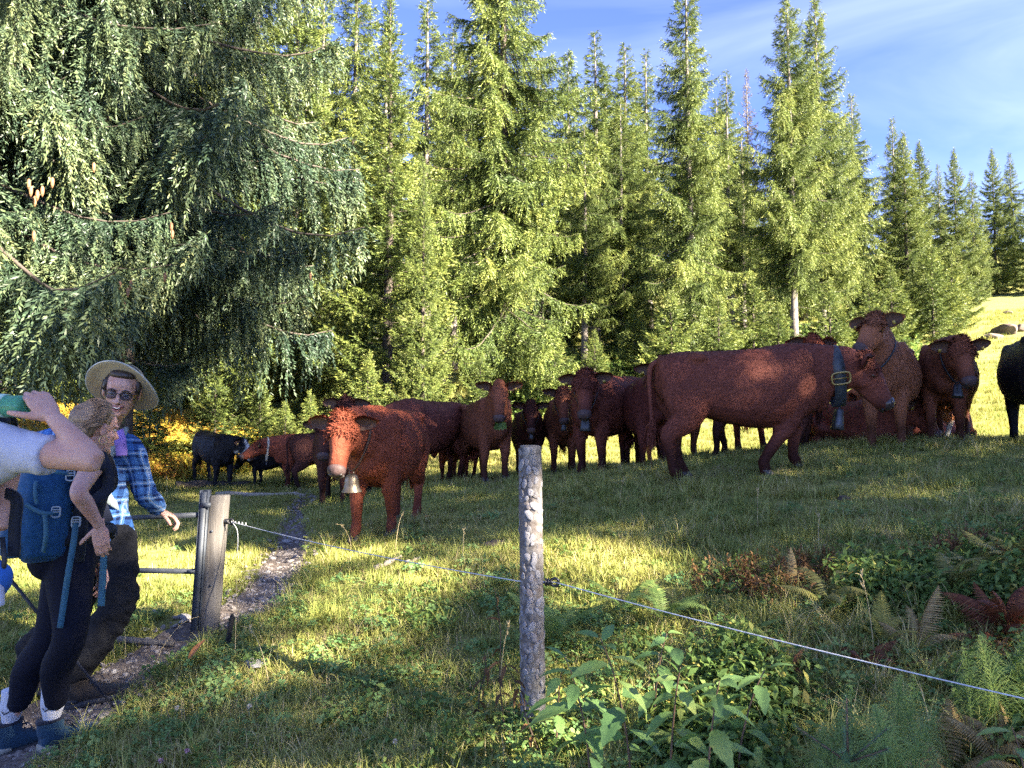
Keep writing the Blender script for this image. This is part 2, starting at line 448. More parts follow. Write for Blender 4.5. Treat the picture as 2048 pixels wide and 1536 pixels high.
def bough_mesh(seed, L, mats, hang=.6, droop=.3, tip=.30, spray=.40, sstep=.055, tstep=.034, tl=.10, tw=.011, curtain=0.0, sides=2, wood=.010, fill=1.0):
    """one limb along +x: the bare limb, side sprays that sag, and needle twiglets along every spray"""
    rng = np.random.default_rng(seed); n = 9; r = np.linspace(0, 1, n)
    wig = np.cumsum(rng.normal(0, .05, n)) * r * .4
    B = np.stack([L * r, wig * L, L * (-droop * r ** 1.6 + tip * r ** 4)], 1); bd = unit(np.gradient(B, axis=0))
    q = MB(); q.tube(B, [wood * (L ** .7) * (1 - .88 * x) + .003 for x in r], 5, cap=False)
    nsp = max(6, int(L / sstep * 2 * fill)); u = rng.uniform(.06, 1.0, nsp) ** .85
    I = lambda A_, x: np.stack([np.interp(x, r, A_[:, k]) for k in range(3)], 1)
    pos, dr = I(B, u), I(bd, u); side = np.where(rng.random(nsp) < .5, -1, 1); sv = np.stack([-dr[:, 1] * side, dr[:, 0] * side, 0 * u], 1); an = rng.uniform(.55, 1.15, nsp)
    hg = hang * rng.uniform(.15, 1.4, nsp) + np.where(rng.random(nsp) < curtain, rng.uniform(1.5, 4, nsp), 0)
    d2 = unit(dr * np.cos(an)[:, None] + sv * np.sin(an)[:, None] + np.array([0, 0, -1]) * hg[:, None] + rng.normal(0, .1, (nsp, 3)))
    l2 = np.clip(spray * (L ** .75) * (1.15 - .85 * u) * rng.uniform(.5, 1.25, nsp), .10, .85)
    nt_ = np.maximum(3, (l2 / tstep).astype(int)); idx = np.repeat(np.arange(nsp), nt_); w = np.concatenate([np.linspace(.05, 1, k) for k in nt_])
    def along(i, w_):
        p = pos[i] + d2[i] * (l2[i] * w_)[:, None]; p[:, 2] -= hang * .4 * l2[i] * w_ ** 2; return p
    P0, D, Ln, Wd, Rn = [], [], [], [], []
    base = np.clip(rng.normal(.40, .10, nsp), 0, 1)
    for sd in ((-1, 1) if sides == 2 else (1,)):
        tp = along(idx, w); M = len(idx); up_ = np.cross(d2[idx], np.array([0, 0, 1.0])); lat = unit(up_) * sd
        td = unit(d2[idx] * rng.uniform(.55, 1.1, (M, 1)) + lat * rng.uniform(.25, .95, (M, 1)) + rng.normal(0, .30, (M, 3)) + np.array([0, 0, -.12 * hang]))
        P0.append(tp); D.append(td); Ln.append(tl * rng.uniform(.6, 1.3, M) * (1.15 - .45 * w)); Wd.append(tw * rng.uniform(.75, 1.25, M)); Rn.append(np.clip(base[idx] + .22 * (w - .5) + .20 * (u[idx] - .6) + rng.normal(0, .09, M), 0, 1))
    tp = along(np.arange(nsp), np.ones(nsp)); P0.append(tp); D.append(unit(d2 + np.array([0, 0, .1]))); Ln.append(np.full(nsp, tl * 1.3)); Wd.append(np.full(nsp, tw * 1.1)); Rn.append(np.clip(base + .2, 0, 1))
    k = max(5, int(L / tstep)); x = np.linspace(.15, 1, k); bp = I(B, x); bt = I(bd, x)
    P0.append(bp); D.append(unit(bt + rng.normal(0, .45, (k, 3)))); Ln.append(np.full(k, tl)); Wd.append(np.full(k, tw)); Rn.append(np.clip(rng.normal(.5, .1, k), 0, 1))
    P0, D, Ln, Wd, Rn = map(np.concatenate, (P0, D, Ln, Wd, Rn)); N = len(P0)
    s = unit(np.cross(D, rng.normal(size=(N, 3)))); up_ = np.cross(s, D)
    V = np.stack([P0, P0 + D * (Ln * .45)[:, None] + s * Wd[:, None], P0 + D * Ln[:, None], P0 + D * (Ln * .45)[:, None] - s * Wd[:, None] + up_ * (Wd * .7)[:, None]], 1).reshape(-1, 3)
    F = np.arange(N)[:, None] * 4 + np.arange(4)
    nq = sum(len(a) for a in q.Q)
    me = np_mesh('bough', np.vstack(q.V + [V]), np.vstack([np.vstack(q.Q), F + q.n]), mats[0]); me.materials.append(mats[1])
    me.polygons.foreach_set('material_index', np.concatenate([np.ones(nq, np.int32), np.zeros(N, np.int32)])); set_attr(me, 'rnd', np.concatenate([np.zeros(nq), Rn])); me.update()
    return me
CLS = (.35, .75, 1.3, 2.0, 3.0)                       # limb lengths that have shapes of their own
def bough_set(seed, mats, var=2, **kw):
    """a collection of limb shapes, by length class"""
    c = bpy.data.collections.new('boughs_%d' % seed); out = []
    for i, L in enumerate(CLS):
        for j in range(var):
            o = bpy.data.objects.new('bough_%02d' % (i * var + j), bough_mesh(seed * 100 + i * 10 + j, L, mats, **kw)); c.objects.link(o); out.append(o)
    return c, var
_NG_CROWN = {}
def crown_group(bs):
    c, var = bs
    if c.name in _NG_CROWN: return _NG_CROWN[c.name]
    ng = bpy.data.node_groups.new('limbs_on_trunk', 'GeometryNodeTree')
    ng.interface.new_socket('Geometry', in_out='INPUT', socket_type='NodeSocketGeometry'); ng.interface.new_socket('Geometry', in_out='OUTPUT', socket_type='NodeSocketGeometry')
    N, L = ng.nodes, ng.links; gi, go = N.new('NodeGroupInput'), N.new('NodeGroupOutput')
    ci = N.new('GeometryNodeCollectionInfo'); ci.inputs['Collection'].default_value = c; ci.inputs['Separate Children'].default_value = True; ci.inputs['Reset Children'].default_value = True
    ip = N.new('GeometryNodeInstanceOnPoints'); ip.inputs['Pick Instance'].default_value = True
    def na(nm, t):
        x = N.new('GeometryNodeInputNamedAttribute'); x.data_type = t; x.inputs['Name'].default_value = nm; return x.outputs['Attribute']
    er = N.new('FunctionNodeEulerToRotation'); L.new(na('rot', 'FLOAT_VECTOR'), er.inputs[0])
    L.new(gi.outputs[0], ip.inputs['Points']); L.new(ci.outputs[0], ip.inputs['Instance']); L.new(na('pick', 'INT'), ip.inputs['Instance Index']); L.new(er.outputs[0], ip.inputs['Rotation']); L.new(na('scl', 'FLOAT'), ip.inputs['Scale']); L.new(ip.outputs[0], go.inputs[0])
    _NG_CROWN[c.name] = ng; return ng
def tree_shape(seed, H, R, bs, z0=.6, nb=230, prof=None, up=.25, low=-.25, lean=0.0, gap=.15, thick=None, dead=10, bark=None, jit=(.55, 1.15), whorl=0):
    """limb positions (points carrying rotation, size and shape number) and the trunk mesh"""
    rng = np.random.default_rng(seed); thick = thick or H * .0125; var = bs[1]
    zz = np.linspace(-.4, H, 9); wob = np.cumsum(rng.normal(0, .02, 9)) * (H / 18); tx = lambda z: np.interp(z, zz, wob) + lean * (np.asarray(z) / H) ** 2 * H
    wd = MB(); wd.tube([(tx(z), 0, z) for z in zz], [thick * (1 - .96 * max(0, z) / H) + .008 for z in zz], 9)
    for j in range(dead):
        h = rng.uniform(.5, max(1.0, z0 + 1.5)); az = rng.uniform(0, 6.28); L = rng.uniform(.4, 1.3)
        wd.tube([(tx(h), 0, h), (tx(h) + math.cos(az) * L * .5, math.sin(az) * L * .5, h - .05), (tx(h) + math.cos(az) * L, math.sin(az) * L, h - .25)], [.018, .011, .004], 3, cap=False)
    hs = z0 + (H - z0 - .06) * (np.linspace(0, 1, nb) ** .94); pts, rot, scl, pick = [], [], [], []
    for i, h in enumerate(hs):
        if whorl: h = z0 + round((h - z0) / whorl) * whorl + rng.normal(0, .06)
        h = min(h, H - .03); t = (H - h) / H; L = max(.16, R * prof(t) * rng.uniform(*jit) * (rng.uniform(.35, .7) if rng.random() < gap else 1))
        k = int(np.argmin(np.abs(np.log(np.array(CLS) / L)))); pitch = up + .75 * max(0, .30 - t) / .30 * .9 + (low - up) * min(1, t * 1.25) + rng.normal(0, .09)
        pts.append((float(tx(h)), 0, h)); rot.append((rng.normal(0, .12), -pitch, i * 2.399 + rng.normal(0, .35))); scl.append(L / CLS[k]); pick.append(k * var + rng.integers(var))
    for k in range(5):                                 # the leader
        pts.append((float(tx(H)), 0, H - .12 * k)); rot.append((0, -1.2 + .12 * k, k * 1.9)); scl.append(.9); pick.append(rng.integers(var))
    me = bpy.data.meshes.new('crown'); me.vertices.add(len(pts)); me.vertices.foreach_set('co', np.array(pts, np.float32).ravel())
    me.attributes.new('rot', 'FLOAT_VECTOR', 'POINT').data.foreach_set('vector', np.array(rot, np.float32).ravel()); me.attributes.new('scl', 'FLOAT', 'POINT').data.foreach_set('value', np.array(scl, np.float32))
    me.attributes.new('pick', 'INT', 'POINT').data.foreach_set('value', np.array(pick, np.int32)); me.attributes.new('tint', 'FLOAT', 'POINT').data.foreach_set('value', rng.random(len(pts)).astype(np.float32)); me.update()
    return me, wd.mesh('trunk', bark or m_bark), H, bs
BS = {'pend': bough_set(1, (m_needle, m_bark), hang=.85, droop=.30, spray=.42, curtain=.22),
      'flat': bough_set(2, (m_needle, m_bark), hang=.35, droop=.16, spray=.40, curtain=.05),
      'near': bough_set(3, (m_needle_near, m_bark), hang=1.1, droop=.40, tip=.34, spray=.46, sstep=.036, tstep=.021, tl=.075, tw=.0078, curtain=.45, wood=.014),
      'brown': bough_set(4, (m_needle_brown, m_bark), var=1, hang=.7, fill=.6),
      'airy': bough_set(5, (m_needle, m_bark), hang=.6, droop=.2, sstep=.10, tstep=.08, tl=.20, tw=.026)}
colprof = lambda t: min(1.0, .07 + 1.7 * t) * (1 - .2 * max(0, t - .75) / .25)
fullprof = lambda t: min(1.0, .04 + 1.55 * t ** .95)
TREES = {
    'tall': tree_shape(11, 20, 3.2, BS['pend'], .5, 290, colprof),
    'slim': tree_shape(12, 15.5, 2.4, BS['flat'], .4, 250, lambda t: min(1, .05 + 1.25 * t), up=.55, low=.12),
    'mid': tree_shape(13, 19, 2.6, BS['pend'], .8, 270, colprof, gap=.22, bark=m_bark_grey),
    'broad': tree_shape(14, 20, 3.2, BS['pend'], 3.5, 270, fullprof, up=.42, low=-.1, lean=.01, gap=.22, dead=22, bark=m_bark_grey),
    'cone': tree_shape(15, 14, 2.8, BS['flat'], .2, 240, fullprof, up=.35, low=-.05),
    'bare': tree_shape(16, 20, 2.4, BS['pend'], 5.0, 190, colprof, dead=30, bark=m_bark_grey),
    'dying': tree_shape(26, 20, 2.2, BS['brown'], 5.0, 150, colprof, dead=30, bark=m_bark_grey),
    'young': tree_shape(17, 4.2, 1.3, BS['flat'], .05, 90, fullprof, up=.55, low=.15, dead=0),
    'airy': tree_shape(19, 20, 3.1, BS['airy'], .8, 120, lambda t: min(1, .22 + 1.5 * t ** .7)),  # sparse crowns for the unseen trees, so some sun filters through
    'airy_thin': tree_shape(29, 20, 3.1, BS['airy'], .8, 90, lambda t: min(1, .22 + 1.5 * t ** .7)),
    'airy_mid': tree_shape(31, 20, 3.1, BS['airy'], .8, 146, lambda t: min(1, .22 + 1.5 * t ** .7)),
    'airy_dense': tree_shape(23, 20, 3.1, BS['airy'], .8, 165, lambda t: min(1, .22 + 1.5 * t ** .7)),
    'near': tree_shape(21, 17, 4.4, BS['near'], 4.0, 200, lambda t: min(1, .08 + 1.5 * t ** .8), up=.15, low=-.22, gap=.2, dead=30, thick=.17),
}
def crown_obj(key, parent, sc):
    me, tme, h0, bs = TREES[key]
    cr = link('crown', me, parent, scale=sc); cr['kind'] = 'stuff'; m = cr.modifiers.new('limbs', 'NODES'); m.node_group = crown_group(bs)
    link('trunk', tme, parent, scale=sc)

def spruce_tree(key, px, Y, top=None, H=None, rz=0.0, label='', name='spruce_tree', group='spruces at the forest edge', wid=1.0, mat=None):
    """stand a tree where the sight line px meets depth Y; top = photo row of its tip"""
    x = P(px, 850, Y).x; z = gz1(x, Y)
    if H is None: H = P(px, top, Y).z - z
    t = thing(name, label, 'spruce tree', (x, Y, z - .05), rz, group)
    s = H / TREES[key][2]
    crown_obj('dying' if mat else key, t, (s * wid, s * wid, s))
    return t
ST = spruce_tree
# left: two near trees whose hanging sprays fill the left third
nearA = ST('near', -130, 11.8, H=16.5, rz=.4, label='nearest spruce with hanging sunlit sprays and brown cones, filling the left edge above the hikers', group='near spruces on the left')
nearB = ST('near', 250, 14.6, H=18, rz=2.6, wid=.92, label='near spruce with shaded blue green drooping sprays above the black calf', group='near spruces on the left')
rgc = np.random.default_rng(4)
for k in range(16):                                   # brown cones hanging in the nearest tree
    q = MB(); V0 = [(0, 0, 0)]
    q.rings([[(math.cos(a) * r, math.sin(a) * r, -z) for a in np.arange(10) / 10 * 6.2832] for z, r in ((0, .006), (.015, .017), (.05, .021), (.09, .017), (.125, .006))])
    cpx, cpy, cY = [(62, 372, 9.4), (75, 380, 9.4), (85, 372, 9.45), (70, 392, 9.5), (58, 358, 9.4), (240, 560, 10.6), (256, 575, 10.6), (262, 560, 10.7), (188, 325, 10.2), (343, 445, 11.2), (345, 460, 11.2), (68, 462, 9.8), (330, 545, 11.0), (105, 355, 9.6), (252, 600, 10.6), (621, 545, 13.2)][k]
    link('cone', q.mesh('cone', m_cone, True), nearA if cpx < 400 else nearB, loc=(nearA if cpx < 400 else nearB).matrix_basis.inverted() @ P(cpx, cpy, cY), scale=1.15)
# the front row of the forest, left to right
ST('cone', 585, 24, top=-160, rz=1.1, wid=.8, label='yellow green spruce half hidden behind the near shaded spruce', )
ST('slim', 772, 21, top=-40, rz=.3, wid=1.0, label='slim pale spruce with pointed upswept side branches behind the front brown cow')
ST('slim', 845, 19.5, top=330, rz=2.2, wid=.8, label='smaller spruce leaning over the right foot of the slim pale spruce')
ST('tall', 1005, 24, top=-330, rz=.9, wid=1.0, label='tallest broad spruce right of the slim one, its top cut by the picture edge')
ST('mid', 1385, 27, top=-75, rz=2.0, wid=1.0, label='tall spruce with a narrow ragged upper part, left of the big cow\'s back')
ST('broad', 1592, 29, top=-40, rz=1.5, wid=.95, label='broad spruce with a bare grey trunk showing low down, behind the big cow')
ST('broad', 1650, 31.5, top=-30, rz=4.0, wid=.9, label='airy spruce top right of the bare grey trunk, its right branches against the sky')
ST('cone', 1822, 35, top=268, rz=3.2, wid=.92, label='bright green cone shaped spruce behind the tan cow')
ST('mid', 1800, 39, top=238, rz=.2, wid=1.0, label='dark pointed spruce tip directly behind the bright green one')
ST('cone', 1925, 44, top=300, rz=5.1, wid=.78, label='grey green spruce beside the sunny meadow slope')
ST('mid', 1893, 47, top=330, rz=1.9, wid=.9, label='thin spruce tip just left of the grey green spruce')
ST('cone', 2003, 62, top=300, rz=.7, wid=.8, label='far dark spruce right of the grey green one, above the meadow slope')
ST('mid', 2040, 66, top=308, rz=2.9, wid=1.1, label='farthest dark spruce at the right picture edge')
ST('cone', 2090, 60, top=330, rz=1.7, wid=1.0, label='dark spruce reaching in from the right picture edge')
# second rank seen through the gaps
BACK = [('mid', 700, 30, -120, 1.0, 'dim tall spruce seen between the yellow green spruce and the slim one'),
        ('bare', 850, 30, -35, 1.1, 'dark spruce top left of the tallest spruce'),
        ('bare', 905, 36, 60, 1.3, 'dim spruce close behind the left flank of the tallest spruce'),
        ('mid', 1138, 43, 112, 1.2, 'short pointed spruce tip right of the tallest spruce'),
        ('bare', 1192, 37, 66, 1.35, 'ragged dark spruce tip with a stub pointing right, first in the dip of the skyline'),
        ('mid', 1258, 38, 92, 1.35, 'spruce tip with twin leaders in the dip of the skyline'),
        ('bare', 1300, 45, 105, 1.2, 'thin spruce tip close to the left of the ragged tall spruce'),
        ('bare', 1170, 31, 250, 1.2, 'shaded spruce with bare lower trunk in the dark gap'),
        ('mid', 1245, 32, 200, 1.2, 'mid green spruce in the dark gap left of the ragged tall spruce'),
        ('bare', 1466, 44, 146, 1.2, 'small spruce tip between the ragged tall spruce and the broad one'),
        ('bare', 1505, 47, 143, .8, 'browned spruce tip beside the broad spruce'),
        ('bare', 1490, 36, 260, 1.5, 'dark spruce filling the gap left of the bare grey trunk'),
        ('mid', 1720, 40, 190, 1.2, 'dim spruce behind the right branches of the airy spruce'),
        ('bare', 640, 38, -60, 1.2, 'deep shaded spruce far behind the slim one'),
        ('mid', 500, 30, -200, 1.3, 'dim spruce behind the near shaded spruce'),
        ('mid', 250, 27, -300, 1.5, 'dim spruce seen through the sprays right of the hat'),
        ('mid', 60, 26, -300, 1.5, 'dim spruce seen through the nearest sprays at far left'),
        ('mid', 1960, 58, 345, 1.1, 'small spruce between the grey green one and the far dark ones'),
        ('cone', 1855, 50, 285, .9, 'thin spruce tip right of the bright green cone shaped one'),
        ('mid', 370, 36, -200, 1.7, 'deep shaded spruce far behind the left trees'),
        ('mid', 940, 46, 60, 1.8, 'spruce deep in the wood behind the tallest one'),
        ('bare', 1080, 38, 120, 1.3, 'bare stemmed spruce in shade right behind the tallest one'),
        ('bare', 1380, 40, 140, 1.4, 'shaded spruce right behind the ragged tall one'),
        ('mid', 1610, 46, 140, 1.6, 'spruce deep in the wood behind the broad one'),
        ('bare', 770, 44, 100, 1.6, 'spruce deep in the wood behind the slim one'),
        ('mid', 1215, 55, 180, 1.9, 'farthest spruce in the dark gap'),
        ('mid', 1440, 56, 200, 1.9, 'farthest spruce left of the broad one')]
for i, (k, px, Y, top, w, lab) in enumerate(BACK):
    ST(k, px, Y, top=top, rz=i * 1.7, wid=w, label=lab, group='spruces deeper in the forest', mat=m_needle_brown if 'browned' in lab else None)
# young growth along the foot of the wood
for i, (px, Y, h, lab) in enumerate([(735, 19, 2.6, 'young bright spruce at the foot of the slim tree'), (690, 20.5, 2.0, 'low young spruce behind the dark curly cow'), (620, 19, 1.7, 'low young spruce above the brown calves'),
        (960, 21, 2.4, 'young spruce above the cow with the leaf in its mouth'), (1110, 24, 2.6, 'young spruce at the right foot of the tallest tree'), (1345, 24, 3.6, 'young bright spruce at the foot of the ragged tall tree'),
        (1440, 25, 3.2, 'young spruce just above the rump of the big cow'), (1510, 28, 3.4, 'young shaded spruce left of the bare grey trunk'), (1560, 26, 2.6, 'young spruce at the foot of the bare grey trunk'), (1665, 27, 3.2, 'young spruce above the neck of the big cow'), (1745, 30, 3.0, 'young spruce at the left foot of the bright green cone shaped tree'),
        (1190, 27, 2.2, 'young spruce in the dark gap above the curly cow with the big bell'), (1270, 28, 2.8, 'young spruce in the dark gap above the hidden cow\'s ear'), (850, 20, 2.2, 'young spruce above the brown cow\'s back'), (520, 18.5, 2.0, 'low young spruce above the black calf'), (430, 18, 2.2, 'low young spruce right of the hat'), (1872, 33, 4.2, 'young spruce at the left rim of the sunny slope'), (1912, 36, 3.6, 'small spruce furthest out on the sunny slope'), (1790, 31, 3.4, 'young spruce above the tan cow'), (1830, 33, 2.4, 'young spruce at the foot of the bright green tree'), (300, 17.5, 2.0, 'low young spruce behind the hat brim'), (570, 18, 1.5, 'small young spruce left of the calves\' backs')]):
    ST('young', px, Y, H=h, rz=i * 1.3, wid=1.1, label=lab, group='young spruces along the wood')
# unseen trees beyond the right edge, set and thinned to shade foreground and herd
SHADE = [('airy_thin', 17.2, 5.8, 13, 1.2), ('airy_thin', 16.5, 3.3, 14.5, 1.15), ('airy_thin', 17.3, .9, 16, 1.1), ('airy_mid', 17.5, -1.4, 24, 1.0), ('airy_thin', 17.2, -3.2, 17, .85), ('airy_dense', 17.8, -4.75, 18.5, .9), ('airy_mid', 17, -9.2, 19.5, 1.15), ('airy_mid', 16.5, -12.2, 16.5, 1.2)]
for i, (k, x, y, h, w) in enumerate(SHADE):
    t = thing('spruce_tree', 'unseen spruce beyond the right edge of the picture, set there to shade the herd', 'spruce tree', (x, y, gz1(x, y) - .05), i * 2.1, 'spruces beyond the right edge')
    s = h / TREES[k][2]
    crown_obj(k, t, (s * w, s * w, s))
# ------------------------------------------------------------------ cattle
def coat_mat(name, base, dark, light, rough=.62, spec=.12):
    m, nt, b = mat_new(name)
    n1 = noise_tex(nt, 3.2, 5, .6, mapscale=(1, 1, .7)); n2 = noise_tex(nt, 42, 4, .65, mapscale=(.45, 1, 1.0), dist=.6)
    c = ramp(nt, n1, [(.28, dark), (.52, base), (.75, light)])
    c = mixc(nt, .55, c, ramp(nt, n2, [(.3, [x * .72 for x in base]), (.5, base), (.72, [min(1, x * 1.15) for x in light])]), 'MIX')
    a = nd(nt, 'ShaderNodeAttribute', attribute_name='white')
    c = mixc(nt, a.outputs['Fac'], c, (.48, .46, .43))
    p = nd(nt, 'ShaderNodeAttribute', attribute_name='leg')          # darker towards the feet and the muzzle
    c = mixc(nt, p.outputs['Fac'], c, [x * .3 for x in dark])
    nt.links.new(c, b.inputs['Base Color'])
    b.inputs['Roughness'].default_value = rough
    b.inputs['Specular IOR Level'].default_value = spec
    bump(nt, b, n2, .75, .02)
    return m
COATS = {
    'red': coat_mat('coat_red_brown', (.125, .038, .026), (.072, .021, .016), (.195, .064, .040)),
    'chestnut': coat_mat('coat_chestnut', (.155, .053, .031), (.098, .032, .021), (.235, .086, .048)),
    'maroon': coat_mat('coat_maroon', (.095, .027, .022), (.058, .016, .014), (.15, .045, .033)),
    'bright': coat_mat('coat_bright_red', (.215, .056, .030), (.14, .036, .021), (.31, .088, .044)),
    'dark': coat_mat('coat_dark_brown', (.060, .022, .017), (.035, .013, .011), (.095, .034, .024)),
    'tan': coat_mat('coat_tan', (.235, .092, .050), (.165, .062, .035), (.31, .13, .07)),
    'orange': coat_mat('coat_orange', (.38, .14, .055), (.28, .10, .04), (.47, .20, .085)),
    'black': coat_mat('coat_black', (.006, .006, .009), (.004, .004, .006), (.012, .012, .017), .5, .15),
}
m_muzzle = simple('wet_muzzle', (.066, .042, .041), .55, var=.35, scale=30, bmp=.3, spec=.2)
m_dkmuzzle = simple('dark_muzzle', (.03, .022, .024), .3, var=.3, scale=30)
m_nostril = simple('nostril_dark', (.012, .009, .009), .5)
m_eye = simple('dark_eye', (.008, .006, .005), .06)
m_hoof = simple('hoof_horn', (.045, .036, .030), .55, var=.4)
m_earin = simple('ear_inside_hair', (.085, .045, .032), .9, var=.5, scale=45, bmp=.8)
m_tagy = simple('yellow_tag_plastic', (.34, .25, .05), .5, var=.08)
m_leather = simple('worn_strap_leather', (.020, .026, .034), .5, var=.4, scale=25, bmp=.3)
m_leatherb = simple('brown_strap_leather', (.05, .025, .016), .6, var=.4, scale=25)
m_brass = simple('brass_buckle', (.30, .22, .08), .4, metal=.6, var=.25, scale=20)
m_bell = simple('dark_bell_iron', (.045, .048, .055), .45, metal=.6, var=.35, scale=14, bmp=.3, bscale=20)
m_bellbr = simple('bronze_bell', (.16, .125, .085), .42, metal=.7, var=.35, scale=14, bmp=.2)
m_clapper = simple('clapper_iron', (.05, .05, .05), .5, metal=.5)

def rotm(axis, a):
    return np.array(Matrix.Rotation(a, 3, axis))

def build_cow(label, coat, x, y, yaw, s=1.0, neck=(.0, .25), head=(0., -.6), step=(0, 0, 0, 0), voxel=.028, fur=6000, white=None, group='cattle of the herd', name='cow', lying=False, thick=1.0, roll=0.0, tag_col=True, tail=True, horn=False, bend=0.0, fur_l=.042, tuft=True, dkm=False, furseed=1, legdark=.9):
    """yaw: heading (0 = +x).  neck = (yaw, pitch) of the neck, head = (yaw, pitch) of the face relative to the body.
    step = forward shift of the feet (front left, front right, hind left, hind right)"""
    rng = np.random.default_rng(abs(hash((round(x, 2), round(y, 2)))) % 9999 + furseed)
    cy, sy = math.cos(yaw), math.sin(yaw)
    tw = lambda lx, ly: (x + (lx * cy - ly * sy) * s, y + (lx * sy + ly * cy) * s)
    zb = np.mean([gz1(*tw(lx, ly)) for lx, ly in ((.45, .17), (.45, -.17), (-.8, .17), (-.8, -.17))])
    slope = (gz1(*tw(.45, 0)) - gz1(*tw(-.8, 0))) / (1.25 * s)
    root = thing(name, label, 'cow', (x, y, zb), yaw, group)
    root.scale = (s, s, s)
    dropz = -.56 if lying else 0.0
    def ground(lx, ly):
        return (gz1(*tw(lx, ly)) - zb) / s
    # ---- trunk of the body
    T = [(-.99, 1.06, .07, .10), (-.95, 1.05, .17, .19), (-.86, 1.02, .235, .255), (-.70, .985, .265, .305), (-.48, .945, .285, .335), (-.22, .90, .325, .375), (.04, .875, .34, .405),
         (.26, .875, .325, .405), (.44, .90, .275, .385), (.58, .925, .215, .345), (.70, .945, .15, .27), (.78, .95, .08, .16)]
    T = catmull(T, 22)
    mb = MB()
    th = np.arange(20) / 20 * 2 * np.pi
    R = []
    for (px, zc, w, h) in T:
        ca, sa = np.cos(th), np.sin(th)
        ww = w * thick * np.sign(ca) * abs(ca) ** .82
        # flat-ish back, fuller low belly
        wz = h * np.sign(sa) * abs(sa) ** .9
        ww = ww * (1 - .16 * np.clip(sa, 0, 1)) * (1 + .05 * np.clip(-sa, 0, 1))
        zz_ = zc + wz + slope * px * .9 + dropz * (1 if not lying else 1)
        R.append(np.stack([np.full(20, px), ww + bend * px * abs(px), zz_], 1))
    mb.rings(R)
    Z = lambda lx, z: z + slope * lx * .9 + dropz
    for sd in (1, -1):
        mb.ellipsoid((-.60, sd * .195, Z(-.6, 1.205)), (.11, .06, .055))                 # hip bones
        mb.ellipsoid((-.93, sd * .10, Z(-.93, 1.17)), (.06, .05, .06))                   # pin bones
        mb.ellipsoid((.40, sd * .185 * thick, Z(.40, .98)), (.16, .085, .27), rotm('Y', .25))      # shoulder
        mb.ellipsoid((-.74, sd * .17 * thick, Z(-.74, .86)), (.21, .105, .30), rotm('Y', -.2))    # thigh
        mb.ellipsoid((.0, sd * .22 * thick, Z(0, .86)), (.42, .12, .26))
    mb.tube([(-.95, 0, Z(-.95, 1.235)), (-.5, 0, Z(-.5, 1.235)), (0, 0, Z(0, 1.235)), (.35, 0, Z(.35, 1.262)), (.58, 0, Z(.58, 1.235))], [.035, .045, .042, .055, .05], 8)   # spine ridge
    mb.ellipsoid((.66, 0, Z(.66, .74)), (.13, .10, .15))                                 # brisket
    # ---- neck and head frame
    ny_, np_ = neck; hy, hp = head
    nb = np.array([.52, 0, Z(.52, 1.03)])
    nd_ = np.array([math.cos(np_) * math.cos(ny_), math.cos(np_) * math.sin(ny_), math.sin(np_)])
    poll = nb + nd_ * .62 + np.array([0, 0, .03])
    f = np.array([math.cos(hp) * math.cos(hy), math.cos(hp) * math.sin(hy), math.sin(hp)])
    side = unit(np.cross((0, 0, 1), f)); up = np.cross(f, side)
    if roll:
        side, up = side * math.cos(roll) + up * math.sin(roll), up * math.cos(roll) - side * math.sin(roll)
    H = lambda a, b_, c: poll + f * a + side * b_ + up * c
    mid = (nb + poll) / 2 + np.array([0, 0, -.01])
    cx = [nb + np.array([-.10, 0, -.05]), nb + nd_ * .14 + np.array([0, 0, -.045]), mid + np.array([0, 0, -.04]), nb + nd_ * .48 + np.array([0, 0, -.04]), H(.03, 0, -.11)]
    mb.tube(catmull(cx, 9), catmull([(.215, .33), (.185, .30), (.155, .25), (.135, .21), (.11, .145)], 9), 16, up=(0, 0, 1))
    thr = [nb + np.array([.13, 0, -.33]), nb + nd_ * .22 + np.array([0, 0, -.27]), nb + nd_ * .42 + np.array([0, 0, -.20]), H(.16, 0, -.20)]
    mb.tube(catmull(thr, 8), [.065, .06, .056, .052, .048, .044, .038, .03], 10)            # dewlap
    HR = [(-.045, -.07, .055, .055), (-.01, -.07, .098, .085), (.07, -.082, .122, .125), (.15, -.092, .120, .140), (.23, -.095, .104, .135), (.31, -.098, .085, .115), (.39, -.100, .078, .095), (.46, -.102, .083, .086), (.505, -.104, .074, .072), (.53, -.106, .045, .045)]
    R = []
    for a, c, w, h in HR:
        ca, sa = np.cos(th), np.sin(th)
        ww = w * np.sign(ca) * abs(ca) ** .85; hh = h * np.sign(sa) * abs(sa) ** .9
        R.append(poll + f * a + np.outer(ww, side) + np.outer(c + hh, up))
    mb.rings(R)
    mb.tube([H(.08, 0, -.21), H(.22, 0, -.215), (H(.38, 0, -.185)), H(.48, 0, -.165)], [(.07, .055), (.06, .045), (.05, .04), (.05, .035)], 10, up=up)     # jaw
    for sd in (1, -1):
        mb.ellipsoid(H(.155, sd * .098, -.042), (.045, .045, .045))                      # brow above the eye
        mb.ellipsoid(H(.17, sd * .085, -.16), (.075, .04, .075))                         # cheek
    mb.ellipsoid(H(-.012, 0, .005), (.07, .085, .06))                                    # poll crest
    # ---- legs
    feet = []
